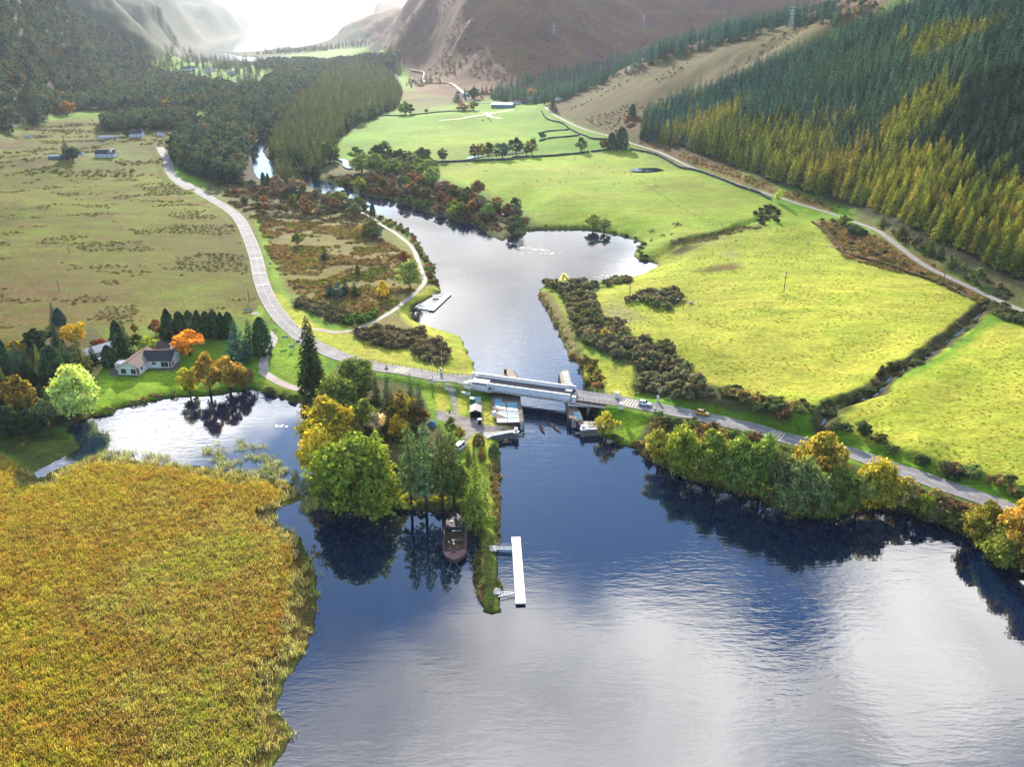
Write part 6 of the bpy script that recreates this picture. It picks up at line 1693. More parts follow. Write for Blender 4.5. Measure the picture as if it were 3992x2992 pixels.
gn_scatter('reed_edge', np.stack([X, Y, Z], -1)[edge & thin], cPale, .75, 1.15, 'pale fringe of reeds along the open water', 75)
X, Y = world_scatter(w2(MARSH, .3), 1.5, 2)
gn_scatter('marsh_grass', np.stack([X, Y, np.maximum(hgt(X, Y), 0) - .2], -1), cReed, .45, .8, 'rough marsh grass between the reeds and the left trees', 79)
# reeds standing in open water
def water_reeds(nm, poly, spacing, seed, lab, coll=cYoung, thr=.5, s=(.6, 1.0)):
 pw = w2(poly); X, Y = world_scatter(pw, spacing, seed)
 m = fbm(X / 4, Y / 4 + seed, 3) > thr
 gn_scatter(nm, np.stack([X[m], Y[m], np.full(m.sum(), -.15)], -1), coll, *s, lab, seed)
water_reeds('water_reeds', cat(K(0, 1400, [(780, 850), (900, 800), (1150, 800), (1400, 840), (1560, 800), (1800, 740), (2050, 700), (2211, 760)]), K(1000, 1400, [(60, 740), (190, 800), (230, 950), (350, 960), (370, 1100), (300, 1230), (180, 1230), (60, 1190)]), K(0, 1400, [(2211, 1130), (1900, 1000), (1500, 960), (1200, 900), (900, 880)])), .62, 81, 'thin green reeds standing in the pool water', thr=.54)
water_reeds('dark_water_reeds', K(1000, 1400, [(360, 1000), (440, 990), (510, 1060), (500, 1180), (400, 1200), (370, 1110)]), .6, 83, 'dark reed stems in the channel beside the clump', thr=.35)
water_reeds('reed_islet', K(1000, 1400, [(370, 1290), (430, 1200), (520, 1180), (540, 1290), (480, 1320), (400, 1340)]), .7, 85, 'small islet of green reeds at the shore of the clump', cPale, .2, (.7, 1.1))
water_reeds('loose_reeds', K(1000, 1900, [(380, 480), (450, 520), (480, 640), (450, 800), (420, 980), (330, 1250), (230, 1658), (60, 1658), (150, 1300), (280, 1200), (380, 950), (410, 760)], 1.8425), .8, 87, 'loose reed stems scattered in front of the reed bed', cPale, .52, (.5, .85))
cBrk = lumpcoll('bracken_lump', BRKM, 5, .9, 1.1, .34, 80); cTus = lumpcoll('rush_tussock', TUSM, 4, .8, 1.2, .4, 40); cHth = lumpcoll('heather_lump', HTHM, 4, 1.3, 2.6, .9, 40)
def cover(nm, poly, spc, coll, s0, s1, lab, seed, thr=None, fs=12, ymax=6000):
 Pw, _, _ = wood_points(poly, spc, seed, ymax=ymax, jitter=.5)
 if thr is not None:
  Pw = Pw[fbm(Pw[:, 0] / fs * .75, Pw[:, 1] / fs * 1.25, 5) > thr]
 Pw[:, 2] += .22
 print(nm, len(Pw)); gn_scatter(nm, Pw, coll, s0, s1, lab, seed)
for q in LATER: cover('low_' + ('shrubs', 'herbage', 'leafy_edge', 'rushes')[(31, 36, 39, 47).index(q[4])], q[1], q[2], cBrk if q[4] != 47 else cTus, .6, 1.2, q[3].replace('shrub ', 'shrubs ').replace('clump ', 'clumps '), q[4])
cover('heath_bracken', D((560, 480), (700, 480), (780, 500), (850, 530), (900, 560), (930, 610), (890, 650), (800, 690), (740, 690), (650, 640), (610, 600), (575, 540)), 1.7, cBrk, .6, 1.3, 'brown and yellow bracken covering the heath', 91, .41)
cover('upper_heath', D((470, 400), (560, 400), (700, 420), (780, 450), (830, 480), (820, 500), (700, 485), (560, 480), (500, 440)), 3.0, cHth, .5, 1.0, 'dark scrub of heather and broom on the upper heath', 92, .48)
cover('road_bracken', D((1765, 482), (1810, 480), (1900, 512), (2000, 562), (2120, 638), (2180, 680), (2110, 652), (2000, 602), (1830, 562), (1800, 530)), 1.7, cBrk, .6, 1.3, 'rusty bracken between the bright field and the hill road', 93, .28)
cover('plantation_bracken', D((1385, 303), (1500, 335), (1650, 392), (1830, 450), (1820, 462), (1640, 404), (1480, 345), (1380, 308)), 3, cBrk, .7, 1.4, 'rusty bracken along the foot of the plantation', 94, .45)
cover('bog_rushes', D((-100, 400), (330, 380), (370, 390), (500, 460), (550, 560), (570, 670), (400, 690), (0, 720), (-100, 720)), 2.3, cTus, .35, .9, 'dark rush tussocks dotted over the bog', 95, .60, 16)
cover('far_bog_rushes', D((-100, 300), (60, 270), (200, 260), (370, 290), (365, 375), (200, 400), (-100, 410)), 5, cTus, .9, 1.8, 'dark rush patches on the far bog', 96, .56, 24)
cover('island_scrub', D((700, 380), (830, 375), (930, 395), (1050, 432), (1140, 475), (1120, 505), (1000, 490), (900, 450), (800, 425)), 3.6, cHth, .5, 1.1, 'brown scrub on the river island', 97, .42)
cover('near_bank_scrub', K(2000, 1400, [(1190, 520), (1700, 590), (2211, 720), (2700, 900), (3300, 1050), (3800, 1230), (4300, 1400), (4300, 1700), (3300, 1360), (2211, 1230), (1400, 980), (1150, 850)]), 1.9, cBrk, .8, 1.6, 'brambles and rank grass under the lochside trees', 98, .36)
cover('spur_bracken', D((1230, 235), (1300, 190), (1400, 140), (1550, 100), (1700, 58), (1860, 40), (1780, 85), (1640, 145), (1480, 212), (1390, 250), (1375, 300), (1300, 280)), 6, cHth, .3, .75, 'bracken and heather patches on the spur', 99, .50, 45)
cover('mountain_heather', D((800, 85), (900, 20), (1000, -10), (1800, -10), (1880, 30), (1700, 48), (1500, 95), (1400, 125), (1215, 208), (1060, 205), (1000, 205), (900, 190), (860, 140)), 13, cHth, .7, 1.7, 'heather patches on the mountain slope', 100, .50, 110, 5000)
GRSM = foliage_mat('grass_tufts', .02, [(.17, .22, .02), (.24, .27, .03), (.30, .29, .04)], .4, vary=.5)
cGrs = lumpcoll('grass_tuft', GRSM, 4, .35, .8, .3, 26)
cover('pasture_tufts', D((1280, 640), (1340, 600), (1410, 580), (1410, 540), (1560, 505), (1760, 484), (1830, 560), (2000, 600), (2110, 650), (2120, 690), (2030, 760), (1830, 860), (1700, 880), (1500, 850), (1440, 760), (1360, 720), (1300, 690)), 2.2, cGrs, .3, .8, 'coarse grass tufts of the bright field', 110, .47, 9)
cover('lower_pasture_tufts', D((2212, 720), (2140, 720), (2060, 780), (1960, 830), (1860, 880), (1830, 930), (2060, 1000), (2212, 1050)), 2.2, cGrs, .3, .8, 'coarse grass tufts of the lower right field', 111, .47, 9)
cover('field_edge_rushes', K(2000, 700, [(1100, 480), (1200, 430), (1400, 370), (1560, 400), (1520, 470), (1350, 540), (1200, 540)]), 4.5, cTus, .6, 1.2, 'dark rush tussocks on the slope above the lagoon', 101, .55, 10)
cover('burn_rushes', K(2000, 700, [(2211, 405), (2050, 405), (1900, 420), (1750, 450), (1600, 490), (1450, 510), (1320, 545), (1400, 580), (1550, 550), (1700, 540), (1850, 480), (2000, 440)]), 2.4, cTus, .7, 1.4, 'dark rushes filling the ditch above the lagoon', 102, .4, 8)
cover('spit_rushes', K(1000, 1900, [(1500, 240), (1600, 300), (1640, 330), (1620, 600), (1640, 860), (1600, 830), (1550, 700), (1560, 480)], 1.8425), .9, cBrk, .5, .9, 'rough brown herbage on the left edge of the spit', 103, .3, 4)
cover('spit_herbs', K(1000, 1900, [(1700, 150), (1745, 150), (1750, 480), (1755, 820), (1725, 820), (1720, 330)], 1.8425), .9, cBrk, .4, .8, 'coloured herbage on the right edge of the spit', 104, .3, 4)
# ================================================================== BUILT THINGS
def M1(x, y, z=5.0): return onplane(*K(1780, 1430, [(x, y)], 5.5275)[0], z)
def M2(x, y, z=5.0): return onplane(*K(2100, 1450, [(x, y)], 5.5275)[0], z)
def KG(ox, oy, x, y, s=2.211):
 p = K(ox, oy, [(x, y)], s)[0]; return G(p[0], p[1])[0]
white = simple('white_paint', (.78, .77, .76), .5, var=.10, scale=.9)
whitew = simple('whitewash', (.72, .72, .70), .8, var=.1, scale=.8)
timber = simple('weathered_timber', (.20, .14, .10), .85, var=.3, scale=3, bump=.02)
timber_l = simple('pale_planking', (.34, .27, .20), .85, var=.2, scale=3)
rustm = simple('brown_iron', (.12, .055, .045), .6, var=.3, scale=6)
darkm = simple('dark_iron', (.035, .035, .04), .5, var=.2)
stone = simple('quay_stone', (.22, .20, .18), .9, var=.3, scale=1.2, bump=.04)
conc = simple('concrete', (.42, .39, .35), .85, var=.12, scale=1)
hatch = simple('hatch_cover', (.30, .36, .37), .7, var=.1, scale=1)  # grey covers; on the left dock the pale tone is painted sunlight
hatch_blue_shade = simple('blue_and_shaded_hatch', (.13, .30, .40), .45, var=.12, scale=1)  # blue lids; on the left dock the blue is painted shade
teal = simple('teal_paint', (.06, .22, .19), .5, var=.15)
blackm = simple('black_inside', (.012, .012, .014), .8, var=.1)
glass = simple('dark_glass', (.02, .028, .035), .08, spec=.7, var=.05)
slate = simple('slate_roof', (.055, .06, .075), .7, var=.2, scale=4, bump=.03)
tiles = simple('sunlit_tiles', (.20, .145, .12), .8, var=.25, scale=5, bump=.03)
ridge = simple('ridge_tiles', (.42, .17, .07), .8, var=.2)
brick = simple('red_brick', (.30, .12, .085), .85, var=.25, scale=6)
bluepaint = simple('blue_sign', (.03, .16, .38), .4, var=.1)
redp = simple('red_paint', (.45, .03, .03), .4, var=.1)
greyroof = simple('grey_sheet_roof', (.38, .37, .38), .5, var=.1)
bluebarn = simple('blue_barn', (.13, .22, .30), .5, var=.1)
galv = simple('galvanised', (.34, .35, .37), .6, var=.15)
wool = simple('fleece', (.62, .58, .50), .95, var=.12, scale=6)
ropem = simple('rope', (.35, .32, .26), .9)
skin_m = simple('skin', (.50, .30, .22), .6, var=.05)
def frame_of(a, b):
 a, b = np.array(a, float), np.array(b, float); d = b - a; L_ = float(np.hypot(d[0], d[1]))
 return a, math.atan2(d[1], d[0]), L_
_postmesh = {}
def shared(key, fn):
 if key not in _postmesh: _postmesh[key] = fn()
 return _postmesh[key]
def part(mesh, name, parent, loc=(0, 0, 0), rot=(0, 0, 0), sc=(1, 1, 1)):
 o = link(bpy.data.objects.new(name, mesh)); o.parent = parent
 o.location = tuple(map(float, loc)); o.rotation_euler = rot; o.scale = sc
 return o
def railing(name, pts, h, step, mat, nr, label, cat_='railing', group=None, pw=.09, rw=.05, parent=None, postname='post'):
 """posts and rails along a line of 3-D points"""
 pts = [np.array(p, float) for p in pts]
 o0 = pts[0]
 root = empty(name, o0) if parent is None else parent
 base = o0 if parent is None else np.zeros(3)
 if parent is None: tag(root, label, cat_, group)
 pm = shared(('post', h, pw, mat.name), lambda: MB().box((0, 0, h / 2), (pw, pw, h)).mesh('post', mat))
 cumd = np.r_[0, np.cumsum([np.linalg.norm(pts[i + 1] - pts[i]) for i in range(len(pts) - 1)])]
 n = max(1, int(round(cumd[-1] / step)))
 for k in range(n + 1):
  s = cumd[-1] * k / n; i = min(np.searchsorted(cumd, s, 'right') - 1, len(pts) - 2)
  t = (s - cumd[i]) / max(cumd[i + 1] - cumd[i], 1e-6)
  p = pts[i] * (1 - t) + pts[i + 1] * t - base
  part(pm, postname, root, p)
 for r_ in range(nr):
  z = h * (r_ + 1) / nr - .04
  mb = MB()
  for i in range(len(pts) - 1):
   mb.bar(pts[i] - base + [0, 0, z], pts[i + 1] - base + [0, 0, z], rw)
  mb.build('rail', mat, root)
 return root
# ---------------------------------------------------------------- swing bridge
a = onplane(1841, 1483.5, DECK); b = onplane(2234.8, 1538, DECK)
A0, ang, BL = frame_of(a, b)
br = tag(empty('swing_bridge', A0, ang), 'white steel swing bridge carrying the road over the canal', 'bridge')
MB().box((BL / 2, 0, -.25), (BL, 6.9, .5)).build('deck', asphalt_dark, br)
for sgn, nm in ((1, 'far'), (-1, 'near')):
 gm = MB()
 gm.box((BL / 2, sgn * 3.62, -.75), (BL, .28, 1.1)); g_ = gm.build('girder', white, br)
 MB().box((BL / 2, sgn * 3.62, 1.36), (BL, .5, .1)).build('top_flange', white, br)
 n = 22; w_ = BL / n
 pm = MB().box((0, 0, 0), (w_ - .07, .16, 1.48)).mesh('panel', white)
 rm = MB().box((0, 0, 0), (.12, .30, 1.5)).mesh('stiffener', white)
 for k in range(n):
  part(pm, 'panel', br, ((k + .5) * w_, sgn * 3.62, .55))
  if k: part(rm, 'stiffener', br, (k * w_, sgn * 3.62, .55))
# cross beams under the deck and the pivot
xm = MB().box((0, 0, 0), (.3, 6.9, .6)).mesh('cross_beam', darkm)
for k in range(9): part(xm, 'cross_beam', br, (2 + k * (BL - 4) / 8, 0, -.82))
MB().tube([(12.2, 0, -3), (12.2, 0, -1.0)], [2.6, 2.6], 20).build('pivot', darkm, br)
# footway outside the near girder, stepping out round the cabin
W_in = -3.95
fw = [(0, -6.3), (8.3, -6.5), (10.4, -5.35), (BL - .3, -5.15)]
mb = MB()
for (x0, y0), (x1, y1) in zip(fw[:-1], fw[1:]):
 mb.add([(x0, y0, -.75), (x1, y1, -.75), (x1, W_in, -.75), (x0, W_in, -.75), (x0, y0, -.9), (x1, y1, -.9), (x1, W_in, -.9), (x0, W_in, -.9)],
   [(0, 1, 2, 3), (7, 6, 5, 4), (0, 4, 5, 1), (1, 5, 6, 2), (2, 6, 7, 3), (3, 7, 4, 0)])
mb.build('footway', timber, br)
railing('', [(x, y, -.75) for x, y in fw], 1.15, 1.5, white, 4, '', parent=br, pw=.1, rw=.07)
bm_ = MB().add([(0, 0, 0), (0, -1.3, 0), (0, 0, -.9), (.1, 0, 0), (.1, -1.3, 0), (.1, 0, -.9)], [(0, 1, 2), (5, 4, 3), (0, 3, 4, 1), (1, 4, 5, 2), (2, 5, 3, 0)])
brk = MB(); brk.add([(0, 0, 0), (0, -1.3, 0), (0, 0, -.9), (.1, 0, 0), (.1, -1.3, 0), (.1, 0, -.9)], [(0, 1, 2), (5, 4, 3), (0, 3, 4, 1), (1, 4, 5, 2), (2, 5, 3, 0)])
brk = brk.mesh('bracket', white)
for k in range(11): part(brk, 'bracket', br, (11.5 + k * 2.6, -3.8, -.9))
# bridge keeper's cabin
cb = MB().box((4.6, -4.55, .55), (6.3, 1.75, 2.7)).build('cabin', white, br, bevel=.04)
rf = MB(); rf.add([(1.9, -5.6, 2.15), (7.95, -5.6, 2.15), (7.95, -3.35, 2.55), (1.9, -3.35, 2.55), (1.9, -5.6, 1.98), (7.95, -5.6, 1.98), (7.95, -3.35, 2.38), (1.9, -3.35, 2.38)], [(0, 1, 2, 3), (7, 6, 5, 4), (0, 4, 5, 1), (1, 5, 6, 2), (2, 6, 7, 3), (3, 7, 4, 0)])
rf.build('cabin_roof', white, br)
wm_ = MB().box((0, 0, 0), (.8, .04, .5)).mesh('window', glass)
for k in range(5): part(wm_, 'window', cb, (2.9 + k * .98, -5.44, 1.45))
MB().tube([(8.3, -4.9, -.7), (8.3, -4.9, .25)], [.55, .6], 10).build('capstan', darkm, br)
for k in range(3): pass
dk = resample(np.array([a, b]), 2.0)
for (x0, x1) in ((2, 6), (9, 13), (16, 20), (23, 27), (30, 34)):
 MB().box(((x0 + x1) / 2, 0, .012), (x1 - x0, .14, .016)).build('painted_dash', paint_w, br)
# ---------------------------------------------------------------- pillars
pil = MB().box((0, 0, .95), (1.15, 1.0, 1.9)).mesh('pillar_shaft', white)
cap = MB().box((0, 0, 1.97), (1.35, 1.2, .16)).mesh('pillar_cap', white)
PL = [(M1(380, 238), 'white square pillar at the far left corner of the swing bridge'), (M1(208, 455), 'white square pillar at the near left corner of the swing bridge'),
  (M2(690, 395), 'white square pillar behind the dark car at the bridge end'), (M2(757, 645), 'white square pillar in front of the dark car at the bridge end'),
  (M2(1683, 556), 'white square pillar at the far end of the approach span'), (M2(1775, 796), 'white square pillar at the near end of the approach span')]
for p, lab in PL:
 r_ = tag(empty('bridge_pillar', (p[0], p[1], DECK - .05), ang), lab, 'pillar', 'white bridge pillars')
 part(pil, 'shaft', r_); part(cap, 'cap', r_)
# ---------------------------------------------------------------- approach span
s0 = b; s1 = onplane(*BR2, DECK); S0, sang, SL = frame_of(s0, s1)
SL += 1.5
ap = tag(empty('approach_span', S0, sang), 'road span on white beams between swing bridge and bank', 'bridge')
MB().box((SL / 2, .1, -.2), (SL, 8.0, .36)).build('deck', asphalt, ap)
for x0 in (1.5, 6.0, 10.5, 15.0): MB().box((x0 + 1.4, .1, -.008), (2.8, .16, .03)).build('painted_dash', paint_w, ap)
MB().box((SL / 2, -4.9, -.75), (SL + 6, 1.6, .14)).build('footway', conc, ap)
mb = MB(); mb.add([(-.2, -5.75, -.7), (SL * .55, -5.75, -.75), (SL * .55, -5.75, -.95), (-.2, -5.75, -1.75), (-.2, -5.55, -.7), (SL * .55, -5.55, -.75), (SL * .55, -5.55, -.95), (-.2, -5.55, -1.75)], [(3, 2, 1, 0), (4, 5, 6, 7), (0, 1, 5, 4), (1, 2, 6, 5), (2, 3, 7, 6), (3, 0, 4, 7)])
mb.build('tapered_beam', white, ap)
MB().box((SL / 2, -5.7, -.9), (SL * .98, .12, .3)).build('edge_beam', rustm, ap)
MB().box((SL / 2, 3.7, -3.4), (SL + 4, .5, 6.0)).build('abutment_wall', stone, ap)
for x in (SL * .35, SL * .7):
 for y in (-3.5, -1, 1.5, 3.5): MB().tube([(x, y, -6), (x, y, -.4)], [.28, .28], 8).build('pile', conc, ap)
mb = MB(); mb.add([(SL - .8, -5.85, -2.9), (SL + 7.5, -5.85, -1.9), (SL + 7.5, -5.85, -1.25), (SL - .8, -5.85, -1.0), (SL - .8, -5.5, -2.9), (SL + 7.5, -5.5, -1.9), (SL + 7.5, -5.5, -1.25), (SL - .8, -5.5, -1.0)], [(0, 1, 2, 3), (7, 6, 5, 4), (0, 4, 5, 1), (1, 5, 6, 2), (2, 6, 7, 3), (3, 7, 4, 0)])
mb.build('retaining_wall', white, ap)
def loc2w(o, a_, x, y, z):
 return np.array([o[0] + math.cos(a_) * x - math.sin(a_) * y, o[1] + math.sin(a_) * x + math.cos(a_) * y, o[2] + z])
R = lambda x, y, z: loc2w(S0, sang, x, y, z)
railing('bridge_railing', [R(.8, 3.9, 0), R(SL - 1.8, 3.9, 0)], 1.15, 1.7, rustm, 3, 'brown railing on the far side of the approach span', 'railing', 'brown approach railings')
railing('bridge_railing', [R(.8, -3.75, 0), R(SL - 1.8, -3.75, 0)], 1.15, 1.8, rustm, 3, 'brown railing between carriageway and footway of the approach span', 'railing', 'brown approach railings')
railing('bridge_railing', [R(-.3, -5.65, -.7), R(SL + 7.3, -5.65, -1.1)], 1.15, 1.8, rustm, 3, 'long brown railing on the outer edge of the approach footway', 'railing', 'brown approach railings')
railing('bridge_railing', [M1(20, 195), M1(335, 235)], 1.15, 1.9, rustm, 4, 'brown railing left of the far left bridge pillar', 'railing', 'brown approach railings')
railing('bridge_railing', [M1(10, 415), M1(170, 455)], 1.15, 1.5, rustm, 4, 'short brown railing left of the near left bridge pillar', 'railing', 'brown approach railings')
railing('bridge_railing', [M1(60, 540, 4.2), M1(300, 575, 4.2)], 1.15, 1.4, timber_l, 4, 'pinkish wooden railing at the start of the bridge footway', 'railing', 'brown approach railings')
p0, p1 = M1(100, 555, 3.0), M1(300, 585, 3.0)
mb = MB(); mb.add([(*M1(100, 545, 4.1)[:2], 4.1), (*M1(300, 570, 4.1)[:2], 4.1), (*M1(300, 570, 4.1)[:2], 1.2), (*M1(200, 558, 4.1)[:2], 1.9), (*(M1(100, 545, 4.1)[:2] + [0, .3]), 4.1), (*(M1(300, 570, 4.1)[:2] + [0, .3]), 4.1), (*(M1(300, 570, 4.1)[:2] + [0, .3]), 1.2), (*(M1(200, 558, 4.1)[:2] + [0, .3]), 1.9)], [(3, 2, 1, 0), (4, 5, 6, 7), (0, 1, 5, 4), (1, 2, 6, 5), (2, 3, 7, 6), (3, 0, 4, 7)])
tag(mb.build('wing_wall', white), 'small white wedge wall under the left end of the footway', 'wall')
# road slabs that join bridge and roads
def pris(name, pts, z0, z1, mat, label=None, cat_=None, parent=None):
 P_ = [tuple(p[:2]) for p in pts]
 o = MB().prism(P_, z0, z1).build(name, mat, parent)
 if label: tag(o, label, cat_)
 return o
# left abutment under the bridge end
A_ = lambda x, y, z: loc2w(A0, ang, x, y, z)
lab_ = tag(empty('left_abutment', A_(0, 0, -DECK)), 'stone abutment carrying the left end of the bridge', 'abutment')
def child_prism(root, name, pts, z0, z1, mat):
 o = root.location
 return MB().prism([(p[0] - o.x, p[1] - o.y) for p in pts], z0 - o.z, z1 - o.z).build(name, mat, root)
child_prism(lab_, 'abutment_wall', [A_(-2.5, -4.0, 0), A_(2.0, -4.0, 0), A_(2.0, 4.2, 0), A_(-2.5, 4.2, 0)], -1, DECK - .55, stone)
child_prism(lab_, 'road_slab', [A_(-4.0, -4.1, 0), A_(0, -4.1, 0), A_(0, 4.2, 0), A_(-4.0, 4.2, 0)], DECK - .5, DECK - .02, asphalt)
# ---------------------------------------------------------------- left dock with hatches
ZD = 2.7
dock = tag(empty('left_dock', M1(1100, 1000, 0)), 'timber dock with blue-grey hatch covers under the left bridge end', 'dock')
dpoly = [(700, 560), (1375, 640), (1398, 900), (1440, 1190), (860, 1213), (838, 1000), (745, 900), (740, 700)]
child_prism(dock, 'dock_top', [M1(x, y, ZD) for x, y in dpoly], ZD - .3, ZD, timber)
child_prism(dock, 'dock_body', [M1(x, y, ZD) for x, y in [(720, 580), (1365, 655), (1388, 900), (1428, 1180), (870, 1203), (848, 1000), (755, 900), (750, 700)]], -1.5, ZD - .302, rustm)
HT = [((818, 685), (968, 690), (970, 757), (820, 760), hatch_blue_shade), ((820, 768), (1050, 770), (1052, 843), (822, 846), hatch_blue_shade), ((1082, 766), (1300, 764), (1303, 842), (1090, 846), hatch_blue_shade),  # same blue-grey covers: back rows coloured as shaded, front rows as sunlit
  ((822, 855), (1055, 852), (1058, 930), (960, 925), hatch_blue_shade), ((1088, 855), (1305, 851), (1318, 960), (1092, 935), hatch_blue_shade),
  ((840, 1000), (960, 945), (1084, 948), (1086, 1108), hatch), ((1096, 950), (1340, 985), (1348, 1105), (1098, 1108), hatch),
  ((858, 1118), (1088, 1118), (1090, 1205), (875, 1207), hatch), ((1100, 1116), (1350, 1114), (1356, 1198), (1100, 1204), hatch)]
for q in HT:
 child_prism(dock, 'hatch_cover', [M1(x, y, ZD + .08) for x, y in q[:4]], ZD + .004, ZD + .09, q[4])
fp = MB().box((0, 0, 0), (.3, .3, 4.2)).mesh('fender_post', timber)
for k in range(9):
 t = k / 8; p = M1(1398 + t * 44, 880 + t * 300, ZD) * 1; o = dock.location
 part(fp, 'fender_post', dock, (p[0] - o.x + .12, p[1] - o.y, 1.0))
def steps(name, xa, xb, ya, yb, mp, ztop, label, n=9):
 """stair going down towards the water; each tread a part"""
 tl, tr = mp(xa, ya, ztop), mp(xb, ya, ztop); bl, brr = mp(xa, yb, .5), mp(xb, yb, .5)
 root = tag(empty(name, bl), label, 'steps')
 w_ = float(np.hypot(*(tr - tl)[:2])); dep = float(np.hypot(*(bl - tl)[:2])) / n
 a_ = math.atan2(*(tr - tl)[1::-1])
 tm = MB().box((w_ / 2, 0, 0), (w_, dep * .62, .1)).mesh('tread', white)
 for k in range(n):
  t = (k + .5) / n; p = tl * (1 - t) + bl * t - bl
  part(tm, 'tread', root, p, (0, 0, a_))
 MB().bar(tl - bl + [0, 0, -.25], [0, 0, -.25], .12, .3).bar(tr - bl + [0, 0, -.25], brr - bl + [0, 0, -.25], .12, .3).build('stringer', darkm, root)
 return root
steps('dock_steps', 1366, 1444, 1205, 1368, M1, ZD, 'white-edged steps from the left dock down to the canal')
railing('dock_railing', [M1(760, 925, ZD), M1(845, 935, ZD), M1(955, 935, ZD), M1(1415, 1000, ZD)], 1.0, 1.6, galv, 3, 'thin grey railing crossing the left dock between the hatches')
# winch block with brace
wb = tag(empty('winch_block', M1(800, 1060, ZD)), 'white block with a dark brace beside the grey hatches', 'block')
MB().box((0, 0, .75), (1.1, 1.2, 1.5)).build('block', white, wb)
MB().bar((-.5, 0, 1.1), (-2.4, -.6, .1), .22).build('brace', timber, wb)
# ---------------------------------------------------------------- shed, tanks, cabinet
def shed_():
 c = M1(408, 1088, 3.0); z0 = float(hgt(c[0], c[1]));
 r_ = tag(empty('open_shed', (c[0], c[1], z0), .02), 'small open-fronted shed with pale gable roof beside the dock', 'shed')
 w, d, h, rh = 3.4, 4.6, 2.35, .8
 mb = MB()
 for sx in (-1, 1): mb.box((sx * w / 2, d / 2, h / 2), (.08, d, h))
 mb.box((0, d, h / 2), (w, .08, h)); mb.build('wall', simple('shed_wood', (.16, .10, .07), .8), r_)
 MB().box((0, d / 2, .03), (w - .1, d - .1, .06)).build('floor', blackm, r_)
 for sx in (-1, 1):
  m_ = MB(); m_.add([(0, -.3, h + rh), (sx * (w / 2 + .2), -.3, h - .1), (sx * (w / 2 + .2), d + .2, h - .1), (0, d + .2, h + rh), (0, -.3, h + rh - .08), (sx * (w / 2 + .2), -.3, h - .18), (sx * (w / 2 + .2), d + .2, h - .18), (0, d + .2, h + rh - .08)],
    [(0, 1, 2, 3), (7, 6, 5, 4), (0, 4, 5, 1), (1, 5, 6, 2), (2, 6, 7, 3), (3, 7, 4, 0)])
  m_.build('roof', simple('felt_roof', (.50, .45, .40), .8), r_)
 m_ = MB(); m_.add([(-w / 2, 0, h - .1), (w / 2, 0, h - .1), (0, 0, h + rh - .08), (-w / 2, .05, h - .1), (w / 2, .05, h - .1), (0, .05, h + rh - .08)], [(0, 1, 2), (5, 4, 3)]); m_.build('gable', MATS['shed_wood'], r_)
shed_()
for (x, y, m_, tp, lab, w) in ((338, 785, teal, white, 'teal green tank with white lid under the footway', 1.7), (465, 782, whitew, hatch_blue_shade, 'white-sided tank with pale blue lid behind the shed', 1.8)):
 c = M1(x, y, 2.6); z0 = float(hgt(c[0], c[1]))
 r_ = tag(empty('storage_tank', (c[0], c[1] + .8, z0), .02), lab, 'tank', 'tanks behind the shed')
 MB().box((0, 0, .75), (w, 1.5, 1.5)).build('body', m_, r_, bevel=.05); MB().box((0, 0, 1.56), (w + .1, 1.6, .12)).build('lid', tp, r_)
c = M1(495, 1236, 2.8); z0 = float(hgt(c[0], c[1]))
r_ = tag(empty('control_cabinet', (c[0], c[1] + .4, z0)), 'black cabinet with a white top at the corner of the yard', 'cabinet')
MB().box((0, 0, .85), (.95, .9, 1.7)).build('body', blackm, r_); MB().box((0, 0, 1.78), (1.15, 1.1, .16)).build('top', white, r_)
railing('yard_fence', [np.r_[M1(x, y, 2.8)[:2], 2.7] for x, y in ((575, 1290), (700, 1310), (830, 1330), (960, 1350), (1180, 1360), (1300, 1345))], 1.15, 2.0, rustm, 3, 'brown post and rail fence between the yard and the dock', 'fence')
railing('yard_fence', [np.r_[M1(x, y, 2.8)[:2], 2.7] for x, y in ((545, 800), (550, 1000), (558, 1290))], 1.2, 1.6, darkm, 3, 'dark fence running along the shed side', 'fence')
railing('white_handrail', [np.r_[M1(x, y, 2.6)[:2], 2.4] for x, y in ((670, 1540), (800, 1490), (980, 1450), (1180, 1410), (1290, 1400))], 1.0, 3, white, 1, 'white handrail along the curved left quay', 'railing')
# quays with white coping
def quay(name, top, cope, z, label):
 root = tag(empty(name, top[0]), label, 'quay')
 child_prism(root, 'quay_wall', [p for p in top], -1.5, z - .12, stone)
 child_prism(root, 'quay_top', [p for p in top], z - .118, z, conc)
 mb = MB(); o = np.array(root.location)
 for p, q in zip(cope[:-1], cope[1:]): mb.bar(np.r_[p[:2], z + .08] - o, np.r_[q[:2], z + .08] - o, .38, .2)
 mb.build('coping', white, root)
 # courses of stone blocks, proud of the wall
 rs = random.Random(4)
 for p, q in zip(cope[:-1], cope[1:]):
  L_ = float(np.hypot(*(q - p)[:2])); n = max(1, int(L_ / .9)); a_ = math.atan2(q[1] - p[1], q[0] - p[0])
  bmesh_ = MB().box((0, 0, 0), (L_ / n * .94, .16, .42)).mesh('stone_block', stone)
  for k in range(n):
   for c_ in range(5):
    t = (k + .5 + (.25 if c_ % 2 else -.25) * (0 < k < n - 1)) / n
    w_ = p * (1 - t) + q * t
    part(bmesh_, 'stone_block', root, (w_[0] - o[0], w_[1] - o[1], z - .45 - c_ * .46 - o[2]), (0, 0, a_))
 return root
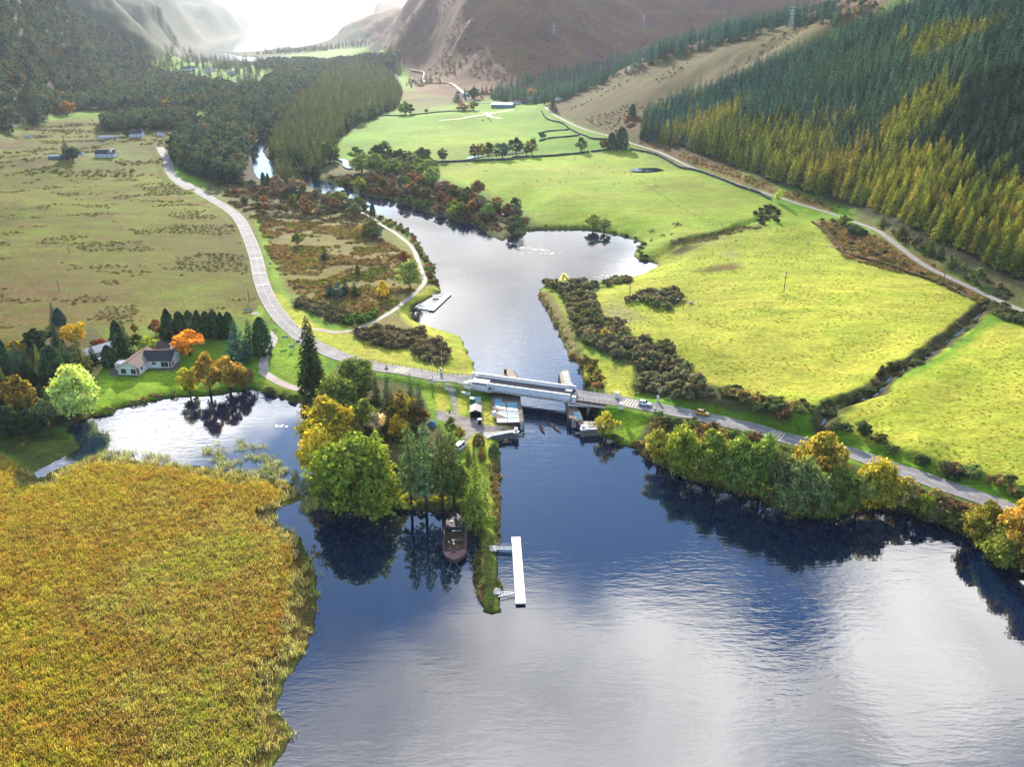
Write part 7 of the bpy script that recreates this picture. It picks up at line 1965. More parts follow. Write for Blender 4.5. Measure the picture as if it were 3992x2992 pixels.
quay('left_quay', [M1(x, y, 2.3) for x, y in ((560, 1420), (1180, 1375), (1305, 1330), (1335, 1395), (1325, 1432), (1290, 1446), (1200, 1418), (1110, 1428), (1020, 1446), (900, 1470), (760, 1500), (660, 1560), (600, 1500))],
  [M1(x, y, 2.3) for x, y in ((810, 1485), (900, 1470), (1020, 1446), (1110, 1428), (1200, 1418), (1255, 1440), (1290, 1446), (1325, 1432), (1337, 1395))], 2.3, 'curved stone quay with white rim left of the canal')
quay('right_quay', [M2(x, y, 2.3) for x, y in ((860, 1100), (935, 1185), (903, 1225), (915, 1262), (975, 1268), (1040, 1248), (1270, 1245), (1420, 1250), (1420, 1090), (1000, 1068), (950, 1085))],
  [M2(x, y, 2.3) for x, y in ((858, 1102), (935, 1185), (903, 1225), (915, 1262), (975, 1268), (1040, 1248), (1270, 1245))], 2.3, 'stone quay with white rim right of the canal')
for mp, x, y, lab in ((M1, 1283, 1408, 'white bollard pillar on the tip of the left quay'), (M2, 960, 1235, 'white bollard pillar on the tip of the right quay')):
 p = mp(x, y, 2.3); r_ = tag(empty('quay_pillar', p), lab, 'pillar')
 MB().box((0, 0, .6), (.85, .85, 1.2)).build('shaft', white, r_); MB().box((0, 0, 1.25), (1.0, 1.0, .12)).build('cap', white, r_)
railing('white_handrail', [M2(930, 1195, 2.3), M2(1230, 1195, 2.3)], .9, 2.0, white, 2, 'white handrail on the right quay', 'railing')
bn = tag(empty('picnic_bench', M2(1125, 1130, 2.3)), 'pale picnic bench on the right quay', 'bench')
MB().box((0, 0, .75), (1.9, .8, .08)).build('table_top', timber_l, bn)
for s_ in (-1, 1): MB().box((0, s_ * .75, .45), (1.9, .28, .06)).build('seat', timber_l, bn); MB().box((s_ * .7, 0, .37), (.1, 1.2, .72)).build('leg', timber, bn)
# right dock
ZR = 3.0
rd = tag(empty('right_dock', M2(800, 900, 0)), 'narrow timber dock with two blue hatches under the right bridge end', 'dock')
rp = [(600, 640), (740, 680), (890, 850), (955, 1045), (960, 1085), (905, 1105), (720, 1005), (655, 1010), (640, 850)]
child_prism(rd, 'dock_top', [M2(x, y, ZR) for x, y in rp], ZR - .3, ZR, timber)
child_prism(rd, 'dock_body', [M2(x, y, ZR) for x, y in [(610, 650), (735, 690), (880, 855), (943, 1045), (900, 1095), (722, 998), (662, 1002), (648, 850)]], -1.5, ZR - .302, rustm)
child_prism(rd, 'hatch_cover', [M2(x, y, ZR + .08) for x, y in ((735, 862), (862, 858), (890, 942), (765, 945))], ZR + .004, ZR + .09, hatch_blue_shade)
child_prism(rd, 'hatch_cover', [M2(x, y, ZR + .08) for x, y in ((770, 955), (895, 952), (925, 1040), (850, 1030))], ZR + .004, ZR + .09, hatch_blue_shade)
o = rd.location
for k in range(8):
 p = M2(600 + k * 6, 650 + k * 46, ZR); part(fp, 'fender_post', rd, (p[0] - o.x - .15, p[1] - o.y, 1.4))
steps('dock_steps', 706, 804, 1030, 1212, M2, ZR - .1, 'white-edged steps from the right dock down to the canal')
# upstream guide piers
def pier(name, mp, poly, z, lab, hatches=(), posts=()):
 r_ = tag(empty(name, mp(*poly[0], 0)), lab, 'pier')
 child_prism(r_, 'pier_top', [mp(x, y, z) for x, y in poly], z - .25, z, timber_l)
 cx_, cy_ = np.mean(poly, 0)
 child_prism(r_, 'pier_body', [mp(cx_ + (x - cx_) * .95, cy_ + (y - cy_) * .95, z) for x, y in poly], -1.5, z - .252, timber)
 for h_ in hatches: child_prism(r_, 'hatch_cover', [mp(x, y, z + .08) for x, y in h_], z + .004, z + .09, hatch)
 for (x, y) in posts:
  p = mp(x, y, z); part(fp, 'fender_post', r_, (p[0] - r_.location.x, p[1] - r_.location.y, .9))
 return r_
pier('guide_pier', M1, [(735, 172), (1010, 168), (1075, 22), (1240, 118), (1308, 205), (1308, 300), (900, 300)], 2.6, 'brown wedge-shaped timber pier behind the left half of the bridge', (), [(1240, 118), (1275, 160), (1308, 205), (1308, 240)])
pb = tag(empty('timber_shelter', M1(1050, 150, 2.6)), 'dark doorway block on the wedge pier', 'hut')
MB().box((0, .3, .8), (1.0, .7, 1.6)).build('body', timber, pb); MB().box((0, -.07, .75), (.75, .04, 1.3)).build('opening', blackm, pb)
pier('guide_pier', M2, [(432, 60), (520, -35), (640, -45), (735, 330), (590, 420), (485, 300)], 2.6, 'long timber pier with pale hatches behind the right bridge end',
  [[(505, -5), (630, -10), (652, 100), (520, 105)], [(525, 112), (655, 108), (672, 190), (545, 192)], [(550, 200), (675, 198), (695, 265), (570, 268)]], [(432 + k * 7, 60 + k * 32) for k in range(8)])
# ---------------------------------------------------------------- vehicles
def vehicle(name, loc, rz, paint, label, L_=4.2, W_=1.78, H_=1.52, kind='hatch', roofm=None):
 r_ = tag(empty(name, loc, rz), label, 'car' if kind != 'van' else 'van')
 hl, hw = L_ / 2, W_ / 2
 def ring(x, zb, zt, w): return [(x, -w, zb), (x, -w * 1.0, (zb + zt) * .5), (x, -w * .93, zt), (x, w * .93, zt), (x, w * 1.0, (zb + zt) * .5), (x, w, zb)]
 bz = .26
 secs = [(-hl, .42, .80, .80), (-hl + .12, bz, .92, .94), (-hl + .5, bz, .98, 1.0), (0, bz, .96, 1.0), (hl - 1.15, bz, .93, 1.0), (hl - .5, bz, .82, .96), (hl - .1, bz, .70, .88), (hl, .38, .58, .78)]
 if kind == 'van': secs = [(-hl, .4, 1.0, .92), (-hl + .1, bz, 1.1, .98), (0, bz, 1.1, 1.0), (hl - .8, bz, 1.05, 1.0), (hl - .1, bz, .85, .9), (hl, .38, .7, .8)]
 MB().loft([ring(x, zb, zt, hw * w) for x, zb, zt, w in secs]).build('body', paint, r_, smooth_=False, bevel=.03)
 x0, x1, x2, x3 = (-hl + .12, -hl + .55, hl - 1.85, hl - 1.2) if kind != 'van' else (-hl + .05, -hl + .12, hl - 1.2, hl - .7)
 lo, hi = (.93 if kind != 'van' else 1.05), H_
 def top(w, z): return z
 cab = [[(x0, s * hw * .90, lo) for s in (-1, 1)], [(x1, s * hw * .74, hi) for s in (-1, 1)], [(x2, s * hw * .74, hi) for s in (-1, 1)], [(x3, s * hw * .86, lo) for s in (-1, 1)]]
 P_ = [tuple(q) for pr in cab for q in pr]
 c = MB(); c.add(P_, [(0, 1, 3, 2), (2, 3, 5, 4), (4, 5, 7, 6), (0, 2, 4, 6), (7, 5, 3, 1)]); c.build('cabin', paint, r_)
 rf_ = MB().box(((x1 + x2) / 2, 0, hi + .015), (x2 - x1, hw * 1.44, .04)); rf_.build('roof', roofm or paint, r_)
 # glazing, a few mm proud of the cabin
 def pane(name_, a_, b_, c_, d_, off):
  off = np.array(off); q = [np.array(v) for v in (a_, b_, c_, d_)]; m_ = sum(q) / 4
  q = [m_ + (v - m_) * .86 + off for v in q]
  MB().add([tuple(v) for v in q] + [tuple(v - off * .8) for v in q], [(0, 1, 2, 3), (7, 6, 5, 4), (0, 4, 5, 1), (1, 5, 6, 2), (2, 6, 7, 3), (3, 7, 4, 0)]) if False else None
  mb_ = MB(); mb_.add([tuple(v) for v in q], [(0, 1, 2, 3)]); mb_.build(name_, glass, r_)
 pane('windscreen', P_[4], P_[6], P_[7], P_[5], (.012, 0, .012)); pane('rear_window', P_[0], P_[2], P_[3], P_[1], (-.012, 0, .01))
 for s in (0, 1):
  sg = -1 if s == 0 else 1; mid = lambda A, B, t: np.array(A) * (1 - t) + np.array(B) * t
  lo0, hi0, hi1, lo1 = P_[0 + s], P_[2 + s], P_[4 + s], P_[6 + s]
  for t0, t1 in ((.04, .48), (.52, .97)):
   pane('side_window', mid(lo0, lo1, t0), mid(hi0, hi1, t0), mid(hi0, hi1, t1), mid(lo0, lo1, t1), (0, sg * .015, .005))
 wh = shared('wheel', lambda: MB().tube([(0, -.1, 0), (0, .1, 0)], [.32, .32], 14).mesh('wheel', simple('tyre', (.02, .02, .02), .9)))
 rim = shared('rim', lambda: MB().tube([(0, -.112, 0), (0, .112, 0)], [.19, .19], 10).mesh('rim', galv))
 for sx in (-hl + .78, hl - .82):
  for sy in (-1, 1):
   w_ = part(wh, 'wheel', r_, (sx, sy * (hw - .08), .32)); part(rim, 'rim', w_)
 hlm = shared('hl', lambda: MB().box((0, 0, 0), (.06, .34, .14)).mesh('headlight', simple('lamp_glass', (.75, .75, .72), .15)))
 tlm = shared('tl', lambda: MB().box((0, 0, 0), (.06, .22, .3)).mesh('tail_light', simple('tail_red', (.35, .02, .02), .3)))
 for sy in (-1, 1): part(hlm, 'headlight', r_, (hl - .03, sy * hw * .62, .6)); part(tlm, 'tail_light', r_, (-hl + .0, sy * hw * .7, .8))
 MB().box((hl - .01, 0, .42), (.1, W_ * .7, .2)).build('bumper', blackm, r_)
 return r_
def on_road(px, z, side):
 p = onplane(px[0], px[1], z); return p
carblack = simple('black_car_paint', (.03, .032, .04), .2, spec=.6, var=.03, coat=1); carwhite = simple('white_car_paint', (.78, .79, .80), .25, var=.03, coat=1)
caryell = simple('yellow_car_paint', (.78, .42, .03), .25, var=.03, coat=1); carsil = simple('silver_van_paint', (.6, .62, .65), .3, var=.03, coat=1)
vehicle('parked_car', M2(690, 505, DECK) + [0, 0, .02], sang, carblack, 'black car leaving the swing bridge towards the right', 4.6, 1.85, 1.62, roofm=simple('pale_roof', (.5, .52, .55), .3)).name = 'black_car'
def road_dir(line, p):
 d, i, t = seg_dist(np.array(p[:2])[None], line[:, :2]); i = i[0]; v = line[i + 1] - line[i]; return math.atan2(v[1], v[0]), line[i, 2]
for (x, y, m_, nm, lab) in ((1133, 401, carwhite, 'white_car', 'white hatchback just past the bridge railings'), (1632, 478, caryell, 'yellow_car', 'golden yellow hatchback on the road right of the bridge')):
 p = onplane(*K(2000, 1400, [(x, y)])[0], 4.7); a_, z_ = road_dir(RB, p)
 vehicle(nm, (p[0], p[1], z_ + .03), a_, m_, lab, 4.15 if 'white' in nm else 4.3)
p = KG(1600, 1600, 1075, 835, 5.5275)
vehicle('white_van', (p[0], p[1], p[2]), math.radians(62), carsil, 'white and silver camper van parked under the firs', 4.6, 1.9, 2.1, 'van')
p = KG(1600, 1600, 465, 330, 5.5275)
tp = tag(empty('tarpaulin_cover', p), 'blue tarpaulin heap half hidden beside the firs', 'tarpaulin')
V, Q = crown_dome(np.random.default_rng(9), 1.7, 1.1, 300, .5, .08)
MB().loft([[(math.cos(t) * r0, math.sin(t) * r0, z) for t in np.linspace(0, 6.28, 11)[:-1]] for r0, z in ((1.3, 0), (1.2, .7), (.75, 1.4), (.1, 1.75))]).build('cover', simple('blue_tarp', (.08, .22, .42), .5), tp)
# ---------------------------------------------------------------- canoes and paddlers
def person_mesh(top, key):
 me_ = bpy.data.meshes.new('person');
 J = [(0, 0, .30), (0, 0, .55), (0, .02, .80), (0, .03, .93), (0, .04, 1.02), (0, .05, 1.13), (.12, .05, .26), (.15, .48, .36), (.15, .85, .12), (-.12, .05, .26), (-.15, .48, .36), (-.15, .85, .12),
   (.19, .03, .80), (.32, .18, .60), (.22, .42, .62), (-.19, .03, .80), (-.30, .22, .66), (-.05, .42, .74)]
 E_ = [(0, 1), (1, 2), (2, 3), (3, 4), (4, 5), (0, 6), (6, 7), (7, 8), (0, 9), (9, 10), (10, 11), (2, 12), (12, 13), (13, 14), (2, 15), (15, 16), (16, 17)]
 me_.from_pydata(J, E_, []); o = bpy.data.objects.new('person', me_); link(o)
 sk = o.modifiers.new('skin', 'SKIN'); ss = o.modifiers.new('sub', 'SUBSURF'); ss.levels = 1; ss.render_levels = 1
 rad = [.15, .15, .17, .07, .06, .10, .10, .08, .05, .10, .08, .05, .075, .055, .04, .075, .055, .04]
 for v, r0 in zip(me_.skin_vertices[0].data, rad): v.radius = (r0, r0 * .85)
 me_.skin_vertices[0].data[0].use_root = True
 dg = bpy.context.evaluated_depsgraph_get(); dg.update(); ev = bpy.data.meshes.new_from_object(o.evaluated_get(dg))
 bpy.data.objects.remove(o); ev.materials.clear()
 for m_ in (top, skin_m, simple('dark_trousers', (.03, .035, .05), .8)): ev.materials.append(m_)
 for f in ev.polygons:
  c = f.center; f.material_index = 1 if (c.z > .95 or (c.y > .38 and c.z > .5)) else (2 if c.z < .42 else 0)
  f.use_smooth = True
 return ev
def canoe(loc, rz, hullm, tops, lab, plabs):
 r_ = tag(empty('canoe', loc, rz), lab, 'canoe')
 def sec(t, sc, zo):
  w = .44 * (1 - abs(t) ** 2.4) * sc + .015; zt = .38 + .22 * abs(t) ** 3; x = t * 2.4
  return [(x, w * math.cos(q), zo + zt - (zt + .08) * math.sin(q) * sc) for q in np.linspace(0, math.pi, 9)]
 ts = np.linspace(-1, 1, 17); r_.scale = (1.3, 1.15, 1.1)
 MB().loft([sec(t, 1, 0) for t in ts], close=False, cap=False).build('hull', hullm, r_, True)
 MB().loft([sec(t, .93, .01)[::-1] for t in ts], close=False, cap=False).build('inside', simple('canoe_inside', (.6, .5, .42), .6), r_, True)
 mb = MB()
 for s in (0, 8): mb.tube([sec(t, 1, 0)[s] for t in ts], [.025] * 17, 5)
 mb.build('gunwale', darkm, r_)
 for x in (-.95, .85): MB().box((x, 0, .28), (.25, .72, .04)).build('seat', timber, r_)
 for k, (x, tm_) in enumerate(tops):
  c_ = loc2w(loc, rz, x * 1.3, 0, 0)
  pr = link(bpy.data.objects.new('person', person_mesh(tm_, k))); pr.location = c_ + np.array([0, 0, .05]); pr.rotation_euler = (0, 0, rz - math.pi / 2)
  tag(pr, plabs[k], 'person')
  h_ = MB(); h_.loft([[(math.cos(q) * r0, math.sin(q) * r0 + .05, z) for q in np.linspace(0, 6.28, 9)[:-1]] for r0, z in ((.115, 1.12), (.12, 1.18), (.08, 1.26), (.02, 1.28))])
  hh = h_.build('hair', simple('brown_hair', (.06, .035, .02), .8), pr)
  pd = tag(empty('paddle', c_ + np.array([0, 0, .7]), rz - math.pi / 2), 'paddle held by the ' + plabs[k], 'paddle')
  sd_ = 1 if k == 0 else -1
  MB().tube([(-.05 * sd_, .42, .08), (.62 * sd_, .46, -.55)], [.022, .022], 6).build('shaft', timber_l, pd)
  MB().box((.74 * sd_, .47, -.66), (.34, .03, .16), ry=.75 * sd_).build('blade', white, pd)
c1 = M1(1835, 1345, 0); c2 = M1(2140, 1330, 0)
redj = simple('red_jacket', (.50, .03, .04), .7); drkj = simple('navy_jacket', (.05, .07, .12), .7); purj = simple('maroon_jacket', (.32, .03, .08), .7)
canoe(c1, math.radians(-74), simple('red_hull', (.75, .05, .04), .4), [(.8, redj), (-1.0, drkj)], 'red canoe on the left below the bridge', ['front paddler in a red jacket in the left canoe', 'rear paddler in a dark jacket in the left canoe'])
canoe(c2, math.radians(-64), simple('cream_hull', (.80, .70, .60), .4), [(-.9, purj)], 'cream canoe on the right below the bridge', ['lone paddler in a maroon jacket in the right canoe'])
# ---------------------------------------------------------------- barge
def barge():
 B_ = lambda x, y, z=1.3: onplane(*K(1680, 1960, [(x, y)], 5.5275)[0], z)
 out_ = [(515, 182), (590, 225), (680, 300), (745, 400), (775, 520), (780, 700), (782, 900), (778, 1020), (750, 1110), (690, 1170), (600, 1220), (500, 1245), (400, 1215), (310, 1160), (258, 1090), (243, 1000), (250, 850), (262, 650), (275, 500), (300, 400), (370, 290), (450, 215)]
 P_ = np.array([B_(x, y)[:2] for x, y in out_]); c = P_.mean(0)
 r_ = tag(empty('old_barge', (c[0], c[1], 0)), 'derelict dark barge with open hold moored below the firs', 'boat')
 def rg(s, z): return [((p[0] - c[0]) * s, (p[1] - c[1]) * (1 - (1 - s) * .5), z) for p in P_]
 hullm = simple('barge_hull', (.035, .04, .05), .6, var=.4, scale=1.5, col2=(.14, .07, .05))
 rustd = simple('rusty_deck', (.22, .12, .10), .8, var=.4, scale=1.2, col2=(.09, .05, .05))
 darkd = simple('dark_deck', (.05, .045, .05), .7, var=.3, scale=1)
 MB().loft([rg(.86, -.4), rg(.97, .5), rg(1.0, 1.3), rg(1.0, 1.42)][::-1], cap=False).build('hull', hullm, r_)
 hold = [(290, 535), (722, 525), (722, 1000), (560, 1022), (290, 1045)]
 H_ = [(B_(x, y)[0] - c[0], B_(x, y)[1] - c[1]) for x, y in hold]
 o_ = [(p[0] - c[0], p[1] - c[1]) for p in P_]
 fore = [o_[i] for i in (0, 1, 2, 3)] + [(o_[4][0], H_[1][1] + .1), (H_[1][0], H_[1][1]), (H_[0][0], H_[0][1]), (o_[18][0], H_[0][1])] + [o_[i] for i in (19, 20, 21)]
 fore = [(x * .985, y * .992) for x, y in fore]; MB().prism(fore, 1.0, 1.22).build('fore_deck', darkd, r_)
 aft = [(o_[7][0], H_[2][1] - .2)] + [o_[i] for i in range(8, 15)] + [(o_[15][0], H_[4][1]), H_[4], H_[3], H_[2]]
 aft = [(x * .985, y * .992) for x, y in aft]; MB().prism(aft, 1.0, 1.22).build('aft_deck', rustd, r_)
 for sx, idx, hh in ((1, (4, 5, 6, 7), (H_[1], H_[2])), (-1, (18, 17, 16, 15), (H_[0], H_[4]))):
  q = [(o_[i][0] * .985, o_[i][1]) for i in idx] + [hh[1], hh[0]]; MB().prism(q, 1.0, 1.2).build('side_deck', rustd, r_)
 mb = MB()
 for i in range(len(H_)):
  p, q = H_[i], H_[(i + 1) % len(H_)]; mb.bar((*p, 1.3), (*q, 1.3), .14, .34)
 mb.build('coaming', hullm, r_)
 MB().prism([(x * .98, y * .98) for x, y in H_], -.1, .12).build('hold_floor', simple('hold_water', (.045, .03, .022), .25, var=.3, col2=(.16, .10, .06)), r_)
 inr = MB()
 for i in range(len(H_)):
  p, q = H_[i], H_[(i + 1) % len(H_)]; inr.bar((*p, .6), (*q, .6), .06, 1.1)
 inr.build('hold_side', darkd, r_)
 q = B_(600, 820, .3); MB().box((q[0] - c[0], q[1] - c[1], .35), (2.2, 1.5, .2), rz=.3).build('sunken_board', timber, r_)
 q = B_(555, 598, 1.2); MB().box((q[0] - c[0], q[1] - c[1], 1.0), (2.4, .18, .12), rz=.05).build('thwart', galv, r_)
 q = B_(445, 412, 1.25); tr = MB(); tt = np.linspace(0, 6.283, 15); tr.tube([(q[0] - c[0] + math.cos(t) * .36, q[1] - c[1] + math.sin(t) * .36, 1.3) for t in tt], [.1] * 15, 6, False); tr.build('white_ring', white, r_)
 q = B_(528, 335, 1.25); MB().tube([(q[0] - c[0] - .3, q[1] - c[1], 1.35), (q[0] - c[0] + .3, q[1] - c[1], 1.35)], [.16, .16], 8).box((q[0] - c[0], q[1] - c[1], 1.27), (.9, .5, .1)).build('winch', galv, r_)
 q = B_(500, 1060, 1.25); MB().box((q[0] - c[0], q[1] - c[1], 1.4), (.8, .6, .35)).build('hatch_box', simple('blue_box', (.06, .10, .14), .5), r_)
 for (x0, y0, x1, y1) in ((445, 1215, 350, 1560), (500, 1230, 640, 1440), (745, 370, 930, 405), (400, 250, 330, 120)):
  u_, v_ = B_(x0, y0, 1.2), B_(x1, y1, .1); mid = (u_ + v_) / 2 - [0, 0, .25]
  ro = MB(); ro.tube([u_ - u_, mid - u_, v_ - u_], [.04, .04, .04], 5); ob = ro.build('mooring_rope', ropem, loc=u_); tag(ob, {445: 'left rope trailing from the barge stern', 500: 'right rope trailing from the barge stern', 745: 'rope from the barge bow to the spit', 400: 'rope from the barge bow to the fir'}[x0], 'rope')
barge()
# ---------------------------------------------------------------- pontoons
PC = lambda x, y, z=.6: onplane(*K(1000, 1900, [(x, y)], 1.8425)[0], z)
def pontoon(name, p0, p1, w, lab, n=8):
 o_, a_, L_ = frame_of(p0, p1); r_ = tag(empty(name, (o_[0], o_[1], 0), a_), lab, 'pontoon')
 for k in range(n):
  x = (k + .5) * L_ / n
  part(shared((name, L_, 'f'), lambda: MB().box((0, 0, 0), (L_ / n - .12, w * .9, .5)).mesh('float', darkm)), 'float', r_, (x, 0, .18))
  part(shared((name, L_, 'd'), lambda: MB().box((0, 0, 0), (L_ / n - .04, w - .9, .1)).mesh('deck_plate', simple('grating', (.50, .52, .50), .7, var=.08, scale=4))), 'deck_plate', r_, (x, 0, .53))
 for s in (-1, 1): MB().box((L_ / 2, s * (w / 2 - .22), .55), (L_, .42, .2)).build('edge_board', white, r_)
 for x in (.1, L_ - .1): MB().box((x, 0, .55), (.2, w - .88, .18)).build('end_board', white, r_)
 return r_
pontoon('pontoon', PC(1863, 360), PC(1898, 838), 2.25, 'long white floating pontoon beside the grassy spit', 12)
def gangway(name, p0, p1, w, lab, tilt=.6):
 o_, a_, L_ = frame_of(p0, p1); r_ = tag(empty(name, (o_[0], o_[1], .9), a_), lab, 'gangway')
 for s in (-1, 1):
  MB().box((L_ / 2, s * w / 2, 0), (L_, .1, .22)).build('beam', white, r_)
  mb = MB(); mb.bar((0, s * w / 2, 1.0), (L_, s * w / 2, 1.0), .06).bar((0, s * w / 2, .55), (L_, s * w / 2, .55), .05)
  for k in range(5): mb.bar((k * L_ / 4, s * w / 2, 0), (k * L_ / 4, s * w / 2, 1.0), .06)
  mb.build('handrail', galv, r_)
 tm = MB().box((0, 0, 0), (.24, w - .12, .05)).mesh('tread', hatch)
 for k in range(int(L_ / .3)): part(tm, 'tread', r_, (.15 + k * .3, 0, .06))
gangway('gangway', PC(1718, 440, .9), PC(1836, 442, .9), 1.2, 'short white gangway from the spit to the pontoon')
ta = tag(empty('pontoon_strut', PC(1740, 750, .7)), 'white triangular truss strut bracing the pontoon to the spit', 'strut')
q0, q1, q2 = np.zeros(3), PC(1735, 775, .7) - PC(1740, 735, .7), PC(1858, 755, .7) - PC(1740, 745, .7)
MB().bar(q0, q2, .1).bar(q1, q2, .1).build('boom', white, ta)
mb = MB()
for k in range(6):
 t = k / 6; mb.bar(q0 * (1 - t) + q2 * t, q1 * (1 - (t + .08)) + q2 * (t + .08), .06); mb.bar(q1 * (1 - t) + q2 * t, q0 * (1 - (t + .16)) + q2 * (t + .16), .05)
mb.build('lattice', white, ta)
for (x, y, lab) in ((1690, 445, 'concrete pad at the gangway foot'), (1712, 752, 'concrete pad at the strut foot')):
 g = KG(1000, 1900, x, y, 1.8425); tag(MB().box((0, 0, 0), (2.4, 2.2, .3)).build('concrete_pad', conc, loc=(g[0], g[1], g[2] + .05)), lab, 'pad')
PQ = lambda x, y, z=.6: onplane(*K(1000, 700, [(x, y)])[0], z)
pontoon('pontoon', PQ(1505, 1128), PQ(1660, 983), 2.4, 'white floating pontoon in the upper lagoon', 9)
gangway('gangway', PQ(1397, 1087, .9), PQ(1500, 1103, .9), 1.4, 'front gangway of the lagoon pontoon')
gangway('gangway', PQ(1520, 998, .9), PQ(1610, 1008, .9), 1.1, 'rear gangway of the lagoon pontoon')
# ---------------------------------------------------------------- houses
def gable_part(root, c, L_, W_, h, rh, rz, wallm, roofm, ov=.35, ridgem=None, wallname='wall', roofname='roof'):
 """walls with gables and two roof slopes; c is local, L_ runs along the ridge"""
 ca, sa = math.cos(rz), math.sin(rz)
 T_ = lambda x, y, z: (c[0] + ca * x - sa * y, c[1] + sa * x + ca * y, c[2] + z)
 l, w = L_ / 2, W_ / 2
 mb = MB(); V_ = [T_(-l, -w, -.3), T_(l, -w, -.3), T_(l, w, -.3), T_(-l, w, -.3), T_(-l, -w, h), T_(l, -w, h), T_(l, w, h), T_(-l, w, h), T_(-l, 0, h + rh), T_(l, 0, h + rh)]
 mb.add(V_, [(0, 1, 5, 4), (2, 3, 7, 6), (1, 2, 6, 9, 5), (3, 0, 4, 8, 7)]); wl = mb.build(wallname, wallm, root)
 rf = None
 for s in (-1, 1):
  k = rh / w; e = ov
  m_ = MB(); Q_ = [T_(-l - e, 0, h + rh + .08), T_(l + e, 0, h + rh + .08), T_(l + e, s * (w + e), h - e * k + .08), T_(-l - e, s * (w + e), h - e * k + .08)]
  Q2 = [(a_, b_, z_ - .14) for a_, b_, z_ in Q_]
  m_.add(Q_ + Q2, [(0, 1, 2, 3), (7, 6, 5, 4), (0, 4, 5, 1), (1, 5, 6, 2), (2, 6, 7, 3), (3, 7, 4, 0)]); rf = m_.build(roofname, roofm, root)
 if ridgem: MB().bar(T_(-l - ov, 0, h + rh + .12), T_(l + ov, 0, h + rh + .12), .28, .14).build('ridge', ridgem, root)
 return T_, wl
def win(root, T_, x, y, z, w, h, face, wallm=None, name='window'):
 """window with frame and pane on the side (face 'y-','x+',...) of a gabled block"""
 ax = 0 if 'y' in face else 1; sg = -1 if '-' in face else 1
 def P_(u, v, d): return T_(x + u, y + sg * d, z + v) if ax == 0 else T_(x + sg * d, y + u, z + v)
 def slab(nm, u0, u1, v0, v1, d, m_, par):
  q = [P_(u0, v0, d), P_(u1, v0, d), P_(u1, v1, d), P_(u0, v1, d), P_(u0, v0, 0), P_(u1, v0, 0), P_(u1, v1, 0), P_(u0, v1, 0)]
  mb = MB(); mb.add(q, [(0, 1, 2, 3), (7, 6, 5, 4), (0, 4, 5, 1), (1, 5, 6, 2), (2, 6, 7, 3), (3, 7, 4, 0)]); return mb.build(nm, m_, par)
 f = slab(name, -w / 2, w / 2, 0, h, .05, white, root)
 n = 2 if w > 1.2 else 1
 for k in range(n): slab('pane', -w / 2 + .07 + k * (w - .07) / n, -w / 2 + (k + 1) * (w - .07) / n, .07, h - .07, .07, glass, f)
def bungalow():
 H_ = lambda x, y, z=3.0: onplane(*K(400, 1280, [(x, y)], 5.5275)[0], z)
 P1, P2, P3, P4, P5 = H_(350, 975), H_(790, 1000), H_(990, 842), H_(1500, 835), H_(1710, 690)
 z0 = float(hgt(P3[0], P3[1])) if True else 3.0
 z0 = 2.9
 d1 = (P3 - P2)[:2]; d1 /= np.linalg.norm(d1); n1 = np.array([d1[1], -d1[0]])
 W1 = abs(float((P2 - P1)[:2] @ n1)); W1 = min(max(W1, 6.5), 10)
 mid1 = P2[:2] - n1 * W1 / 2
 L1 = 15.0; c1_ = mid1 + d1 * L1 / 2
 root = tag(empty('bungalow', (P3[0], P3[1], z0)), 'L-shaped white bungalow with tiled roofs coloured shaded dark and sunlit brown on the pool lawn', 'house')
 o_ = np.array([P3[0], P3[1]])
 T1, _ = gable_part(root, (*(c1_ - o_), 0), L1, W1, 2.7, 2.2, math.atan2(d1[1], d1[0]), whitew, tiles, .35, ridge)  # same tile as the main wing; the lighter brown is sunlight put into the colour
 d2 = (P4 - P3)[:2]; L2 = np.linalg.norm(d2) + 2.0; d2 /= np.linalg.norm(d2); n2 = np.array([-d2[1], d2[0]])
 W2 = 8.6; c2_ = P3[:2] + d2 * (L2 / 2 - 2.0) + n2 * W2 / 2
 T2, _ = gable_part(root, (*(c2_ - o_), 0), L2, W2, 2.7, 2.35, math.atan2(d2[1], d2[0]), whitew, simple('shaded_tiles', (.045, .045, .055), .75, var=.25, scale=5, bump=.03), .35, ridge)  # same tile again, darkened in colour to stand for shade
 # windows and glazed recesses
 win(root, T1, -L1 / 2, W1 * .22, .15, 1.9, 2.0, 'x-', name='patio_door'); win(root, T1, -L1 / 2, -W1 * .25, .15, 1.9, 2.0, 'x-', name='patio_door')
 win(root, T1, -L1 / 2 + 2.2, -W1 / 2, .9, 1.0, 1.2, 'y-')
 win(root, T2, -L2 / 2 + 4.2, -W2 / 2, 1.0, 1.5, 1.1, 'y-'); win(root, T2, L2 / 2 - 2.6, -W2 / 2, .15, 2.7, 2.0, 'y-', name='patio_door')
 win(root, T2, L2 / 2, -W2 / 2 + 1.2, .15, 1.3, 2.0, 'x+', name='door'); win(root, T2, L2 / 2, W2 / 4, 1.0, 1.0, 1.0, 'x+')
 for T_, x, y in ((T1, -L1 / 2 - .06, -W1 / 2 + .25), (T2, L2 / 2 - .5, -W2 / 2 - .06)):
  MB().box((T_(x, y, 0)[0], T_(x, y, 0)[1], 1.25), (.6, .6, 2.5), rz=math.atan2(d1[1], d1[0])).build('brick_pier', brick, root)
 q = T2(L2 / 2 - 1.0, .3, 2.7 + 2.3); ch = MB().box((q[0], q[1], q[2] + .25), (.7, .6, 1.4)).build('chimney', whitew, root); MB().tube([(q[0], q[1], q[2] + .95), (q[0], q[1], q[2] + 1.4)], [.16, .2], 8).build('chimney_pot', white, ch)
 q = T1(-2, W1 / 2 + 1.6, 0); MB().box((q[0], q[1], 1.2), (3.4, 3.0, 2.4), rz=math.atan2(d1[1], d1[0])).build('side_room', whitew, root)
bungalow()
